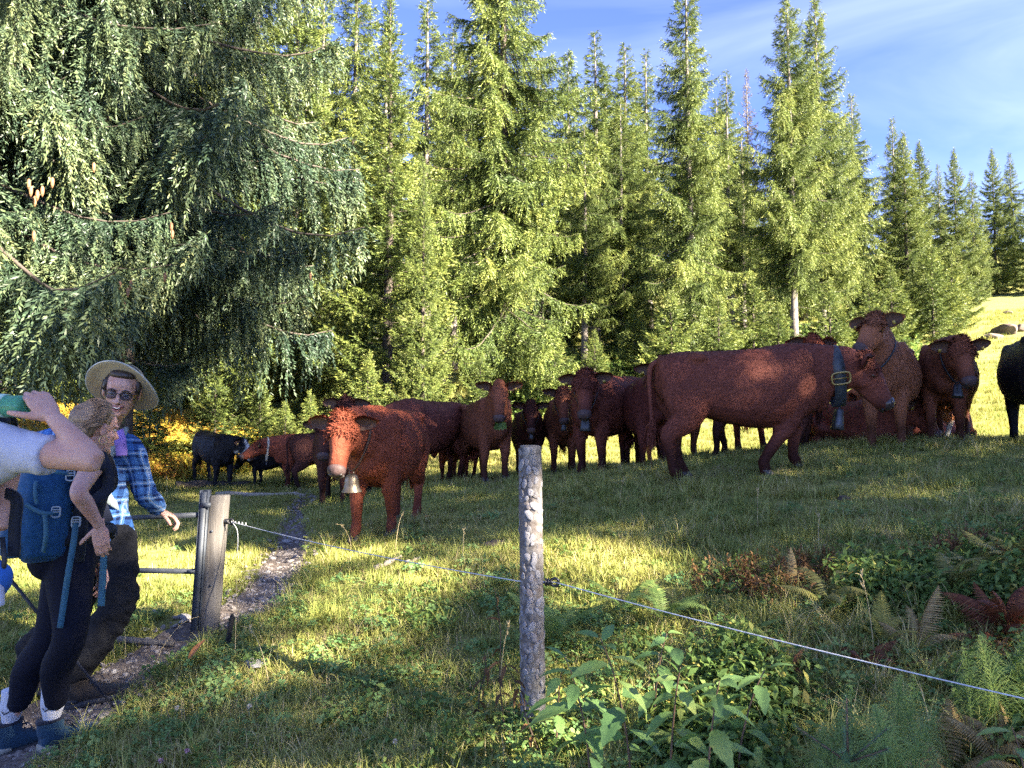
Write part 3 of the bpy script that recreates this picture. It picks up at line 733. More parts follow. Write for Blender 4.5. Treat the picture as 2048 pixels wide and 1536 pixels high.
    if not lying:
        for k, (fx, sd) in enumerate(((.44, 1), (.44, -1))):
            st = step[k]; gy_ = ground(fx + st, sd * .15)
            yy = sd * .155
            pts = [(fx - .03, sd * .16, Z(fx, .86)), (fx - .02 + st * .12, sd * .165, Z(fx, .68)), (fx + .035 + st * .45, yy, Z(fx, .45) * .7 + (gy_ + .45) * .3), (fx + .03 + st * .62, yy, gy_ + .385), (fx + st * .9, yy, gy_ + .17), (fx + .005 + st * .95, yy, gy_ + .125), (fx + .04 + st, yy, gy_ + .065), (fx + .05 + st, yy, gy_ + .01)]
            mb.tube(catmull(pts, 18), catmull([(.11, .17), (.098, .14), (.076, .088), (.070, .074), (.049, .053), (.058, .062), (.051, .055), (.056, .064)], 18), 12, up=(1, 0, 0))
            feet.append((fx + .055 + st, yy, gy_))
        for k, (fx, sd) in enumerate(((-.82, 1), (-.82, -1))):
            st = step[2 + k]; gy_ = ground(fx + st, sd * .15)
            yy = sd * .15
            pts = [(-.72, sd * .15, Z(-.7, .92)), (-.66 + st * .15, sd * .165, Z(-.66, .72)), (-.72 + st * .4, yy, Z(-.7, .58)), (-.865 + st * .6, yy, (Z(-.8, .46) + gy_ + .47) / 2), (-.85 + st * .72, yy, gy_ + .36), (fx + .01 + st * .92, yy, gy_ + .165), (fx + .02 + st * .95, yy, gy_ + .125), (fx + .055 + st, yy, gy_ + .06), (fx + .065 + st, yy, gy_ + .01)]
            mb.tube(catmull(pts, 20), catmull([(.13, .22), (.118, .185), (.092, .14), (.060, .090), (.050, .060), (.049, .053), (.058, .060), (.051, .054), (.056, .064)], 20), 12, up=(1, 0, 0))
            feet.append((fx + .07 + st, yy, gy_))
    else:
        g0 = ground(0, 0)
        for sd in (1, -1):
            mb.tube([(.40, sd * .20, g0 + .32), (.62, sd * .26, g0 + .12), (.80, sd * .22, g0 + .07), (.55, sd * .24, g0 + .06)], [.11, .075, .055, .045], 10)
            mb.tube([(-.62, sd * .22, g0 + .34), (-.28, sd * .36, g0 + .20), (-.55, sd * .40, g0 + .09), (-.25, sd * .42, g0 + .06)], [.17, .11, .07, .045], 10)
        mb.ellipsoid((0, 0, g0 + .22), (.7, .38, .22))
    me = remesh(mb, 'body', voxel, COATS[coat], 5, .5)
    V = mesh_np(me)
    hx = (V - poll) @ f; hy_ = (V - poll) @ side; hz_ = (V - poll) @ up
    inhead = (hx > -.05) & (abs(hy_) < .2) & (hz_ < .12) & (hz_ > -.34)
    w = np.zeros(len(V))
    if white == 'face':
        w = np.where(inhead & (hx > .02), np.clip((1.15 - abs(hy_ * 9)) * 4 + (hx - .28) * 12, 0, 1), 0)
    elif white == 'legs':
        w = np.clip((.50 - V[:, 2]) * 9 + (vnoise(V[:, 0], V[:, 2], 6, 3) - .5) * 4, 0, 1)
    elif white == 'belly':
        w = np.clip((.62 - V[:, 2]) * 7 + (vnoise(V[:, 0], V[:, 2], 5, 3) - .5) * 5, 0, 1)
    set_attr(me, 'white', w, 'POINT')
    lg = np.clip((.46 - (V[:, 2])) * 4.2, 0, 1) * legdark if not lying else np.zeros(len(V))
    if white: lg = lg * 0
    # darker hair round the muzzle
    lg = np.maximum(lg, np.where(inhead, np.clip((hx - .36) * 6, 0, .55), 0) * (white != 'face'))
    set_attr(me, 'leg', lg, 'POINT')
    link('body', me, root)
    # ---- parts
    mz = m_dkmuzzle if dkm else m_muzzle
    q = MB()
    Rz = []
    for a, c, w_, h_ in ((.43, -.088, .060, .052), (.465, -.086, .085, .078), (.50, -.090, .083, .072), (.528, -.094, .064, .056), (.542, -.096, .030, .028)):
        Rz.append(poll + f * a + np.outer(w_ * np.cos(th), side) + np.outer(c + h_ * np.sin(th), up))
    q.rings(Rz); q.obj('muzzle', mz, root)
    for sd in (1, -1):
        MB().ellipsoid(H(.528, sd * .042, -.075), (.016, .022, .013), np.stack([f, side, up], 1)).obj('nostril', m_nostril, root)
        MB().ellipsoid(H(.168, sd * .112, -.062), (.030, .019, .024), np.stack([f, side, up], 1)).obj('eye', m_eye, root)
    MB().tube([H(.50, -.055, -.165), H(.525, 0, -.172), H(.50, .055, -.165)], .013, 6).obj('mouth', m_nostril, root)
    for sd in (1, -1):
        # cupped ear: outer shell, the opening faces forward
        base = H(.035, sd * .105, -.035); L = .235
        od = unit(side * sd * .93 + up * (-.10 + rng.uniform(-.1, .22)) - f * .18)
        fw = unit(f * .85 + up * .35 - od * (f @ od)); cu = np.cross(od, fw)
        nn, mm = 9, 8
        wd = np.sin(np.linspace(.12, 1.0, nn) ** .75 * np.pi * .97) * .082 + .012
        Ro, Ri = [], []
        for t, ww in zip(np.linspace(0, 1, nn), wd):
            an = np.linspace(-1.15, 1.15, mm)
            o_ = base + od * (L * t) + np.outer(np.sin(an) * ww, cu) - np.outer((np.cos(an) - .35) * ww * .75, fw)
            Ro.append(o_); Ri.append(o_ + fw * .012)
        eo = MB(); eo.rings(np.array(Ro), cap=False, closed=False); eo.rings(np.array(Ri)[:, ::-1] - fw * .001 * 0, cap=False, closed=False)
        # hairy rim
        for k in range(46):
            t = rng.uniform(.1, 1); i = int(t * (nn - 1)); e = Ro[i][0 if rng.random() < .5 else -1]
            dd = unit(unit(e - (base + od * L * t)) + fw * .5 + rng.normal(0, .35, 3) + od * .5) * rng.uniform(.02, .05); sx = unit(np.cross(dd, fw)) * .004
            eo.add([e - sx, e + sx, e + dd], (), [(0, 1, 2)])
        e_ = eo.obj('ear', COATS[coat], root)
        ii_ = MB(); ii_.rings(np.array([r_ * .86 + r_.mean(0) * .14 + fw * .016 for r_ in Ri[1:-1]]), cap=False, closed=False)
        ii_.obj('ear_lining', m_earin, e_)
        if tag_col and rng.random() < .85:
            c0 = base + od * (L * .52) + fw * .03 - cu * .0; q = MB()
            q.box(c0 - np.array([0, 0, .035]), (.010, .032, .042), np.stack([fw, od, np.cross(fw, od)], 1)); q.obj('ear_tag', m_tagy, e_, smooth=False)
    for (fx, fy, g_) in feet:
        q = MB()
        for sd in (1, -1):
            q.rings([[(fx - .055 + .105 * c_ * k_ + .03 * (1 - z_ / .065), fy + sd * .027 + .027 * s_ * k_, g_ + z_ - .012) for c_, s_ in zip(np.cos(th[::2]) * .5 + .5, np.sin(th[::2]))] for z_, k_ in ((0, 1.08), (.03, 1.0), (.068, .82))])
        q.obj('hoof', m_hoof, root)
    if tail:
        a0 = np.array([-.965, bend * -.9, Z(-.96, 1.17)])
        tp = [a0 + (.03, 0, .02), a0 + (-.045, 0, .0), a0 + (-.075, 0, -.12), a0 + (-.06, .015, -.38), a0 + (-.05, .02, -.62), a0 + (-.05, .03, -.80)]
        if lying: tp = [a0, a0 + (-.06, 0, -.03), a0 + (-.1, .05, -.2), a0 + (-.05, .2, -.42), a0 + (.1, .3, -.44), a0 + (.25, .34, -.44)]
        q = MB(); q.tube(catmull(tp[:5], 12), np.linspace(.034, .017, 12), 8)
        for k in range(160):
            b0 = np.asarray(tp[4]) + rng.normal(0, .012, 3) + (0, 0, .06); e_ = np.asarray(tp[5]) + rng.normal(0, 1, 3) * (.035, .045, .07)
            m_ = (b0 + e_) / 2 + rng.normal(0, .015, 3); sx = unit(rng.normal(size=3)) * .004
            q.add([b0 - sx, b0 + sx, m_ + sx * 1.4, m_ - sx * 1.4, e_], [(0, 1, 2, 3)], [(3, 2, 4)])
        q.obj('tail', COATS[coat if coat != 'tan' else 'dark'], root)
    # ---- hair: short cards combed back along the hide, a curly mop on the forehead
    if fur:
        n = len(me.polygons)
        ce = np.empty(n * 3, np.float32); me.polygons.foreach_get('center', ce); ce = ce.reshape(-1, 3)
        no = np.empty(n * 3, np.float32); me.polygons.foreach_get('normal', no); no = no.reshape(-1, 3)
        ar = np.empty(n, np.float32); me.polygons.foreach_get('area', ar)
        fhx = (ce - poll) @ f; fhz = (ce - poll) @ up; fhy = (ce - poll) @ side
        fore = (fhx > -.08) & (fhx < .17) & (fhz > -.07) & (abs(fhy) < .13)
        face = (fhx > .17) & (abs(fhy) < .2) & (fhz > -.36) & (fhz < .12) & (fhx < .6)
        ok = ~((fhx > .40) & (abs(fhy) < .15) & (fhz > -.25) & (fhz < .1)) & ~((ce[:, 2] < .45) & (not lying))
        pr = ar * ok * np.where(fore, 5.0 if tuft else 1.5, 1) * np.where(face, .6, 1)
        idx = rng.choice(n, fur, p=pr / pr.sum())
        p0 = ce[idx] + rng.normal(0, voxel * .5, (fur, 3)); N_ = no[idx]
        p0 -= N_ * (((p0 - ce[idx]) * N_).sum(1))[:, None]
        flow = np.tile((-.75, 0, -.65), (fur, 1)) + rng.normal(0, .28, (fur, 3))
        flow[fore[idx]] = rng.normal(0, 1, (fore[idx].sum(), 3)) + f * .4
        hd = ((ce[idx] - poll) @ f > .0) & ~fore[idx] & (np.linalg.norm(ce[idx] - poll, axis=1) < .6)
        flow[hd] = f + rng.normal(0, .25, (hd.sum(), 3))
        flow = unit(flow - N_ * (flow * N_).sum(1)[:, None])
        ln = fur_l * rng.uniform(.6, 1.4, fur) * np.where(fore[idx], 1.35 if tuft else .7, np.where(hd, .34, 1)) * np.where(face[idx], .7, 1)
        lift = np.where(fore[idx], .60, np.where(hd, .12, .20)) * rng.uniform(.5, 1.4, fur)
        d = unit(flow + N_ * lift[:, None]); sx = unit(np.cross(d, N_)) * (ln * .075)[:, None]
        mid_ = p0 + d * (ln * .5)[:, None]; tip = p0 + unit(d + flow * .4) * ln[:, None]
        Vf = np.stack([p0, mid_ + sx * 1.15, tip, mid_ - sx * 1.15], 1).reshape(-1, 3)
        b4 = np.arange(fur)[:, None] * 4
        fm = np_mesh('hair', Vf, b4 + np.array([0, 1, 2, 3]), COATS[coat])
        set_attr(fm, 'white', np.repeat(w[np.minimum(np.array([p.vertices[0] for p in me.polygons])[idx], len(w) - 1)], 4), 'POINT')
        # soft shading: hair takes the hide's normal bent a little its own way
        nn_ = unit(np.repeat(N_, 4, 0) * 1.0 + np.repeat(rng.normal(0, .13, (fur, 3)), 4, 0))
        fm.polygons.foreach_set('use_smooth', np.ones(len(fm.polygons), bool))
        fm.normals_split_custom_set_from_vertices(nn_.tolist())
        link('hair', fm, root)['kind'] = 'stuff'
    root['_poll'] = list(poll); root['_f'] = list(f); root['_up'] = list(up); root['_nb'] = list(nb); root['_nd'] = list(nd_); root['_side'] = list(side)
    return root

def cow_world(root, v):
    return root.matrix_basis @ Vector(tuple(v))
def bell_collar(root, label, kind='iron', size=1.0, strap_w=.05, at=.40, drop=.02, mstrap=None, buckle=False, sway=0.0, group='cowbells on straps'):
    """strap round the neck with a bell hanging under it, a thing of its own"""
    nb, ndr, sd = np.array(root['_nb']), np.array(root['_nd']), np.array(root['_side'])
    s = root.scale[0]
    t = thing('cowbell', label, 'cowbell', root.location, root.rotation_euler.z, group); t.scale = root.scale
    c = nb + ndr * at + np.array([0, 0, -.055]); k = (at - .1) / .5
    w, h = .165 - .045 * k, .275 - .085 * k
    lat = unit(np.cross((0, 0, 1), ndr)); upn = np.cross(ndr, lat)
    n = 40; th = np.arange(n) / n * 2 * np.pi
    low = .10 + drop
    def ring(off, grow):
        sn = np.sin(th); hh = np.where(sn < 0, h + grow + low * np.clip(-sn, 0, 1) ** 3, h + grow)
        ww = (w + grow) * np.where(sn < 0, 1 + .02 * 0, 1)
        return c + ndr * off + np.outer(np.cos(th) * ww, lat) + np.outer(sn * hh, upn)
    q = MB(); q.rings([ring(-strap_w / 2, .012), ring(-strap_w / 2, .02), ring(strap_w / 2, .02), ring(strap_w / 2, .012), ring(-strap_w / 2, .012)], cap=False)
    q.obj('strap', mstrap or m_leather, t)
    bot = c - upn * (h + low + .02)
    R3 = rotm('Y', sway)
    if buckle:
        for sgn in (-1,):
            a = math.pi + .30
            pc_ = c + lat * math.cos(a) * (w + .035) + upn * math.sin(a) * (h + .035)
            tg = unit(-lat * math.sin(a) * w + upn * math.cos(a) * h); nrm = unit(np.cross(tg, ndr))
            o_, i_ = [], []
            fr = MB(); ths = np.arange(24) / 24 * 2 * np.pi
            pts = [pc_ + ndr * (np.sign(math.cos(u)) * abs(math.cos(u)) ** .5 * strap_w * .78) + tg * (np.sign(math.sin(u)) * abs(math.sin(u)) ** .5 * .058) for u in ths]
            fr.tube(pts + [pts[0]], .0095, 7, cap=False); fr.tube([pc_ - ndr * strap_w * .7, pc_ + ndr * strap_w * .7], .006, 6)
            fr.obj('buckle', m_brass, t)
    # bell body: iron = oblong flared box of sheet iron, bronze = cast round flared bell
    q = MB(); th2 = np.arange(20) / 20 * 2 * np.pi
    pw = .55 if kind == 'iron' else 1.0
    prof = [(.0, .55), (.012, .68), (.05, .74), (.10, .84), (.15, 1.0), (.152, .95), (.10, .78), (.03, .6)] if kind == 'iron' else [(.0, .35), (.012, .62), (.035, .76), (.07, .80), (.105, .90), (.13, 1.12), (.135, 1.16), (.13, 1.05), (.09, .8), (.03, .6)]
    ax, ay = (.062, .042) if kind == 'iron' else (.068, .068)
    cs, sn = np.cos(th2), np.sin(th2)
    sx_, sy_ = np.sign(cs) * abs(cs) ** pw, np.sign(sn) * abs(sn) ** pw
    lat2 = lat; fwd = np.array([lat[1], -lat[0], 0])
    RR = []
    for z_, k_ in prof:
        loc = np.outer(sx_ * ax * k_ * size, lat2) + np.outer(sy_ * ay * k_ * size, fwd) + np.array([0, 0, -.025 - z_ * size])
        RR.append(bot + loc @ R3.T)
    q.rings(RR, cap=False)
    n2 = len(th2); q.add(RR[0], (), [(0, (m_ + 1) % n2, m_) for m_ in range(1, n2 - 1)])
    q.tube([bot + lat * .022, bot + np.array([0, 0, -.03]) + lat * .022], .006, 6); q.tube([bot - lat * .022, bot + np.array([0, 0, -.03]) - lat * .022], .006, 6)
    q.obj('bell', m_bellbr if kind == 'bronze' else m_bell, t)
    MB().tube([bot + R3 @ np.array([0, 0, -.06]), bot + R3 @ np.array([0, 0, -.155 * size])], [.006, .014 * size], 8).obj('clapper', m_clapper, t)
    return t
# ------------------------------------------------------------------ the herd: each animal stands where its poll or its back is seen
D2R = math.pi / 180
def cow_head(label, coat, px, py, Y, yaw, s=1.0, ny=0.0, hp=-65, hy=None, nymax=1.05, **kw):
    """stand a cow so that the crest of its head is on the sight line (px, py) at depth Y"""
    tgt = P(px, py, Y); ya = yaw * D2R; nyr = ny * D2R
    np_ = .25
    for _ in range(6):
        lx, ly = .52 + .62 * math.cos(np_) * math.cos(nyr), .62 * math.cos(np_) * math.sin(nyr)
        x = tgt.x - s * (lx * math.cos(ya) - ly * math.sin(ya)); y = tgt.y - s * (lx * math.sin(ya) + ly * math.cos(ya))
        zb = gz1(x, y)
        np_ = math.asin(max(-.75, min(.92, ((tgt.z - zb) / s - 1.08) / .62)))
        np_ = min(np_, nymax)
    return build_cow(label, COATS and coat, x, y, ya, s, neck=(nyr, np_), head=((ny if hy is None else hy) * D2R, hp * D2R), **kw)
def cow_body(label, coat, px, Y, yaw, s=1.0, ny=0, np_=0.1, hp=-50, hy=None, **kw):
    p = P(px, 850, Y)
    return build_cow(label, coat, p.x, Y, yaw * D2R, s, neck=(ny * D2R, np_), head=((ny if hy is None else hy) * D2R, hp * D2R), **kw)

# the near ones
big = cow_body('big dark red cow in profile facing right with broad strap and dark bell', 'red', 1506, 8.0, 1, 1.06, ny=-5, np_=.13, hp=-57, hy=-16, step=(.02, -.42, .10, -.04), voxel=.022, fur=26000, thick=1.0, fur_l=.028, dkm=True, tag_col=False)
bell_collar(big, 'large dark iron bell on a wide grey strap with brass buckle, big cow in profile', 'iron', 1.35, .115, at=.30, drop=.0, buckle=True, sway=.12)
front = cow_head('bright red cow nearest the path, facing the camera with head lowered over bronze bell', 'bright', 684, 834, 6.25, -97, .90, ny=-10, hp=-62, hy=3, step=(-.10, .10, .10, -.10), voxel=.021, fur=26000, thick=1.0, legdark=.55, tag_col=False)
bell_collar(front, 'bronze bell hanging under the chin of the front bright red cow', 'bronze', 1.25, .035, at=.36, drop=.02, mstrap=m_leatherb, sway=.05)
tan = cow_head('tan cow with raised head looking over the head of the big cow', 'tan', 1750, 630, 8.95, -122, 1.06, ny=-4, hp=-38, hy=-24, step=(.02, .05, .1, -.1), voxel=.025, fur=16000, thick=1.06)
bell_collar(tan, 'thin dark strap and small bell round the neck of the tan cow', 'iron', .8, .03, at=.30, drop=.02)
right = cow_head('red brown cow at right facing the camera, between the tan cow and the black cow', 'chestnut', 1922, 684, 9.2, -124, 1.06, ny=22, hp=-60, hy=27, step=(0, .06, -.1, .1), voxel=.025, fur=16000, thick=1.06)
bell_collar(right, 'dark bell under the chin of the cow left of the black cow', 'iron', 1.0, .04, at=.40, drop=.0, sway=-.3)
blk = cow_body('glossy black cow cut by the right picture edge', 'black', 2074, 9.4, 66, 1.06, ny=-30, np_=-.1, hp=-50, voxel=.028, fur=6000, fur_l=.028, legdark=.1, thick=1.08)
curly = cow_head('curly headed red cow with large bell, right of the bark covered post', 'red', 1170, 746, 9.9, -124, 1.10, ny=24, hp=-62, hy=24, step=(.02, -.02, .1, -.1), voxel=.022, fur=22000, thick=1.06, fur_l=.05)
bell_collar(curly, 'large dark bell under the chin of the curly headed cow', 'iron', 1.15, .045, at=.46, drop=.02, sway=-.06)
c7 = cow_head('red cow with small bell peering out beside the curly headed cow', 'chestnut', 1127, 780, 11.6, -93, .97, hp=-70, hy=6, step=(.03, -.03, .1, -.1), fur=12000, voxel=.025)
bell_collar(c7, 'small pale bell on the cow left of the curly headed one', 'iron', .85, .03, at=.48, drop=.05)
c5 = cow_head('red brown cow with a green leaf in its mouth, left of the bark covered post', 'chestnut', 998, 768, 10.6, -72, 1.0, ny=-12, hp=-72, hy=-16, step=(.02, -.02, .1, -.1), fur=14000, voxel=.024, tuft=False)
c6 = cow_head('dark calf facing the camera right behind the top of the bark covered post', 'dark', 1062, 808, 11.7, -88, .86, hp=-70, hy=-4, fur=9000, step=(.0, -.03, .1, -.05))
bell_collar(c6, 'small dark bell under the chin of the dark calf behind the post', 'iron', .8, .03, at=.46, drop=.04)
c3 = cow_body('red brown cow with its head hidden behind the bright red front cow', 'red', 852, 11.7, -118, 1.04, ny=-35, np_=-.25, hp=-70, fur=12000, step=(.05, -.05, .08, -.1), thick=1.05)
c2 = cow_head('dark curly head rising above the back of the bright red front cow', 'dark', 692, 797, 11.2, -95, 1.08, hp=-45, fur=9000)
c2b = cow_head('dark cow half hidden left of the bright red front cow', 'dark', 650, 842, 9.9, -80, .92, ny=-8, hp=-66, fur=8000, voxel=.036)
c4 = cow_body('small red calf between two cows, hindquarters turned to the camera', 'bright', 912, 13.2, 118, .74, np_=0, fur=5000, step=(0, 0, -.12, .1), voxel=.036)
c9 = cow_body('orange calf seen from behind between the curly headed cow and the big cow', 'orange', 1312, 14.0, 80, .84, np_=-.2, fur=5000, legdark=.15, voxel=.036)
c10 = cow_head('curly brown cow with only an ear and poll showing behind the big cow\'s rump', 'maroon', 1322, 736, 9.6, -86, 1.0, ny=-6, hp=-58, fur=9000, voxel=.036)
c12 = cow_head('red cow whose poll and ears show above the big cow\'s shoulder', 'bright', 1626, 682, 10.2, -84, 1.12, hp=-50, fur=9000, step=(.05, -.1, .1, -.1))
c12b = cow_head('red cow with one ear tip showing above the back of the big cow', 'chestnut', 1412, 733, 10.2, -76, 1.0, hp=-60, fur=5000, step=(-.05, .1, .1, -.1), voxel=.036)
c13 = cow_body('dark cow seen only by its legs under the belly of the big cow', 'dark', 1500, 10.6, 175, .92, np_=-.2, fur=3000, step=(.1, -.1, .12, -.08), voxel=.036)
c15 = cow_body('orange calf with white legs standing behind the tan cow', 'orange', 1812, 11.4, 178, .76, np_=-.1, white='legs', fur=5000, step=(.08, -.08, .1, -.1), voxel=.036)
c16 = cow_body('dark red cow lying in the grass behind the cow beside the black one', 'maroon', 1866, 12.2, 205, .80, ny=20, np_=.1, hp=-30, lying=True, fur=6000, voxel=.036)
c23 = cow_body('brown cow lying down behind the chest of the big cow', 'red', 1712, 11.2, -70, .95, ny=10, np_=.2, hp=-55, lying=True, fur=6000, voxel=.036)
# the calves at the far left
c19 = cow_head('black calf with a white face at far left of the herd', 'black', 486, 876, 15.0, -46, .84, ny=18, hp=-48, hy=34, white='face', fur=5000, fur_l=.03, legdark=.1, step=(.05, -.05, .1, -.1))
c20 = cow_body('small black calf under the chin of the white faced calf', 'black', 540, 15.6, 160, .62, np_=-.1, fur=2500, legdark=.1, voxel=.036)
c21 = cow_body('brown calf with a pale tag on its collar nuzzling the white faced calf', 'bright', 612, 15.0, -142, .80, ny=-14, np_=.05, hp=-30, fur=7000, step=(.06, -.08, .1, -.12))
c22 = cow_body('dark calf standing behind the brown calf with the pale collar tag', 'dark', 668, 14.6, 20, .84, np_=.0, fur=5000, voxel=.036)
t = bell_collar(c21, 'pale collar strap with white tag on the brown calf', 'iron', .5, .05, at=.42, drop=.0, mstrap=simple('pale_strap', (.42, .36, .27), .7, var=.2))
# the leaf in the mouth of the cow left of the post
def leaf_sheet(nu=9, nv=7, L=.2, W=.1, curl=.03, serr=0.0, fold=.25, tipdrop=.3, petiole=.0):
    """a leaf blade along +x: outline, midrib fold and drooping tip"""
    V = []
    for i in range(nu):
        u = i / (nu - 1); w = W * .5 * math.sin(math.pi * min(1, u * .97 + .015) ** .82) ** .9
        if serr: w *= 1 + serr * (1 if i % 2 else -1)
        for j in range(nv):
            v = -1 + 2 * j / (nv - 1)
            V.append((petiole + u * L * (1 - .1 * tipdrop * u), v * w, -tipdrop * L * u * u * .8 + abs(v) * w * fold + curl * .4 * math.sin(v * 5 + u * 9) * w))
    Q = [(i * nv + j, (i + 1) * nv + j, (i + 1) * nv + j + 1, i * nv + j + 1) for i in range(nu - 1) for j in range(nv - 1)]
    return np.array(V), np.array(Q)
m_fodder = leaf_mat('chewed_leaf', [(0, (.07, .14, .025)), (1, (.15, .22, .06))], trans=.3)
mz = Vector(c5['_poll']) + Vector(c5['_f']) * .50 - Vector(c5['_up']) * .18
q = MB()
for k in range(5):
    V, Q = leaf_sheet(L=.13, W=.10, fold=.3, tipdrop=.2)
    r = Matrix.Rotation(-.5 + k * .25, 3, 'Y') @ Matrix.Rotation(.4 * k - .8, 3, 'X')
    M = np.array(Matrix.Rotation(math.radians(80), 3, 'Y') @ Matrix.Rotation(k * .5 - 1, 3, 'X') @ Matrix.Rotation((k - 2) * .22, 3, 'Z'))
    q.add(V @ M.T + np.array([.0, (k - 2) * .025, 0]), Q)
me = q.mesh('leaf_wad', m_fodder); set_attr(me, 'rnd', np.random.default_rng(1).random(len(me.polygons)))
o = link('leaf_wad', me, loc=cow_world(c5, mz), rot=(0, 0, c5.rotation_euler.z)); tag(o, 'crumpled green leaf hanging from the mouth of the cow left of the post', 'leaf')
# ------------------------------------------------------------------ people
def skin_mat(name, col):
    m, nt, b = mat_new(name)
    n = noise_tex(nt, 14, 4, .6); n2 = noise_tex(nt, 160, 2)
    c = ramp(nt, n, [(.3, [x * y for x, y in zip(col, (.92, .80, .76))]), (.55, col), (.75, [min(1, x * 1.08) for x in col])])
    nt.links.new(c, b.inputs['Base Color']); b.inputs['Roughness'].default_value = .5
    b.inputs['Specular IOR Level'].default_value = .35
    try:
        b.inputs['Subsurface Weight'].default_value = .08; b.inputs['Subsurface Radius'].default_value = (.02, .008, .004); b.inputs['Subsurface Scale'].default_value = .5
    except Exception: pass
    bump(nt, b, n2, .12, .003)
    return m
m_skin = skin_mat('skin', (.46, .265, .21))
m_skin2 = skin_mat('skin_rosy', (.47, .27, .215))
m_lip = simple('lips', (.36, .13, .11), .4, var=.15)
m_teeth = simple('teeth', (.75, .72, .64), .3, var=.05)
m_mouth = simple('mouth_dark', (.06, .015, .014), .5)
m_eyew = simple('eye_white', (.36, .34, .32), .3, var=.05)
m_iris = simple('eye_iris', (.035, .03, .028), .1)
def cloth_mat(name, col, rough=.85, scale=160, var=.3, bmp=.25, weave=True, sheen=.1):
    m, nt, b = mat_new(name)
    n = noise_tex(nt, 6, 5, .6); n2 = noise_tex(nt, scale, 2)
    c = ramp(nt, n, [(.3, [x * (1 - var) for x in col]), (.7, [min(1, x * (1 + var * .6)) for x in col])])
    nt.links.new(c, b.inputs['Base Color']); b.inputs['Roughness'].default_value = rough
    b.inputs['Specular IOR Level'].default_value = .15; b.inputs['Sheen Weight'].default_value = sheen
    bump(nt, b, n2, bmp, .004)
    return m
m_navy = cloth_mat('navy_jersey', (.008, .011, .026), sheen=.03)
m_leggings = cloth_mat('black_leggings', (.006, .007, .016), .8, sheen=0)
m_trouser = cloth_mat('slate_trousers', (.012, .0125, .016), sheen=.0)
m_tshirt = cloth_mat('white_tshirt', (.42, .42, .50), .9, var=.05)
m_sock = cloth_mat('white_sock', (.50, .50, .55), .9, var=.06)
m_black = simple('black_webbing', (.012, .013, .018), .6)
m_pack = cloth_mat('teal_pack_fabric', (.010, .060, .15), .65, 220, .25, .3)
m_packd = cloth_mat('dark_pack_fabric', (.015, .018, .03), .7, 220)
m_strap = cloth_mat('teal_webbing', (.030, .10, .16), .6)
m_greystrap = cloth_mat('grey_webbing', (.26, .31, .34), .6)
m_buckle = simple('grey_plastic_buckle', (.22, .27, .32), .4, var=.1)
m_bootT = cloth_mat('teal_boot_suede', (.018, .048, .085), .75, 120)
m_bootB = cloth_mat('brown_boot_leather', (.035, .027, .022), .65, 90, .4)
m_sole = simple('boot_sole_rubber', (.035, .033, .035), .8, var=.3)
m_soleg = simple('boot_rand_grey', (.24, .235, .20), .8, var=.2)
m_lace = simple('boot_lace', (.03, .035, .05), .8)
m_hat = cloth_mat('straw_canvas_hat', (.36, .29, .18), .8, 260, .12, .35)
m_hatrim = cloth_mat('hat_brim_binding', (.42, .41, .36), .8, 260)
m_cord = simple('brown_chin_cord', (.05, .025, .015), .7)
m_glass = simple('tinted_lens', (.035, .045, .075), .08, var=.1)
m_glass.node_tree.nodes['Principled BSDF'].inputs['Alpha'].default_value = .42
m_frame = simple('dark_spectacle_frame', (.012, .012, .015), .3)
m_lav = cloth_mat('lavender_cloth', (.12, .085, .32), .8)
m_gold = simple('gold_ring', (.7, .5, .2), .25, metal=.9, var=.1)
def hair_mat(name, dark, light):
    m, nt, b = mat_new(name)
    n = noise_tex(nt, 26, 4, .6, mapscale=(.5, 3.2, 1.6), dist=.4)
    nt.links.new(ramp(nt, n, [(.32, dark), (.68, light)]), b.inputs['Base Color'])
    b.inputs['Roughness'].default_value = .45; bump(nt, b, n, .8, .006)
    return m
m_hairW = hair_mat('dark_blond_hair', (.10, .062, .038), (.30, .20, .125))
m_hairM = hair_mat('dark_brown_hair', (.016, .010, .007), (.05, .032, .022))
# blue plaid flannel
m_plaid, nt, b = mat_new('blue_plaid_flannel')
tc = nd(nt, 'ShaderNodeTexCoord'); sx = nd(nt, 'ShaderNodeSeparateXYZ')
nzv = nd(nt, 'ShaderNodeTexNoise', Scale=5.0, Detail=2.0); nt.links.new(tc.outputs['Object'], nzv.inputs['Vector'])
vm = nd(nt, 'ShaderNodeVectorMath', operation='MULTIPLY_ADD'); vm.inputs[1].default_value = (.05, .05, .05)
nt.links.new(nzv.outputs['Color'], vm.inputs[0]); nt.links.new(tc.outputs['Object'], vm.inputs[2]); nt.links.new(vm.outputs[0], sx.inputs[0])
def stripes(axis, period, phase, stops):
    a = nd(nt, 'ShaderNodeMath', operation='MULTIPLY_ADD'); a.inputs[1].default_value = 1 / period; a.inputs[2].default_value = phase
    nt.links.new(sx.outputs[axis], a.inputs[0])
    f_ = nd(nt, 'ShaderNodeMath', operation='FRACT'); nt.links.new(a.outputs[0], f_.inputs[0])
    r = ramp(nt, f_.outputs[0], stops); r.node.color_ramp.interpolation = 'CONSTANT'
    return r
bl, nv_, wh = (.045, .13, .38), (.012, .022, .075), (.42, .50, .62)
st1 = [(0, bl), (.34, nv_), (.52, (.10, .22, .48)), (.60, wh), (.66, (.10, .22, .48)), (.76, nv_), (.88, bl)]
cz = stripes('Z', .088, .1, st1); cx_ = stripes('X', .080, .3, st1)
nt.links.new(mixc(nt, .5, cz, cx_), b.inputs['Base Color']); b.inputs['Roughness'].default_value = .9; b.inputs['Specular IOR Level'].default_value = .1
bump(nt, b, noise_tex(nt, 150, 2), .3, .004)

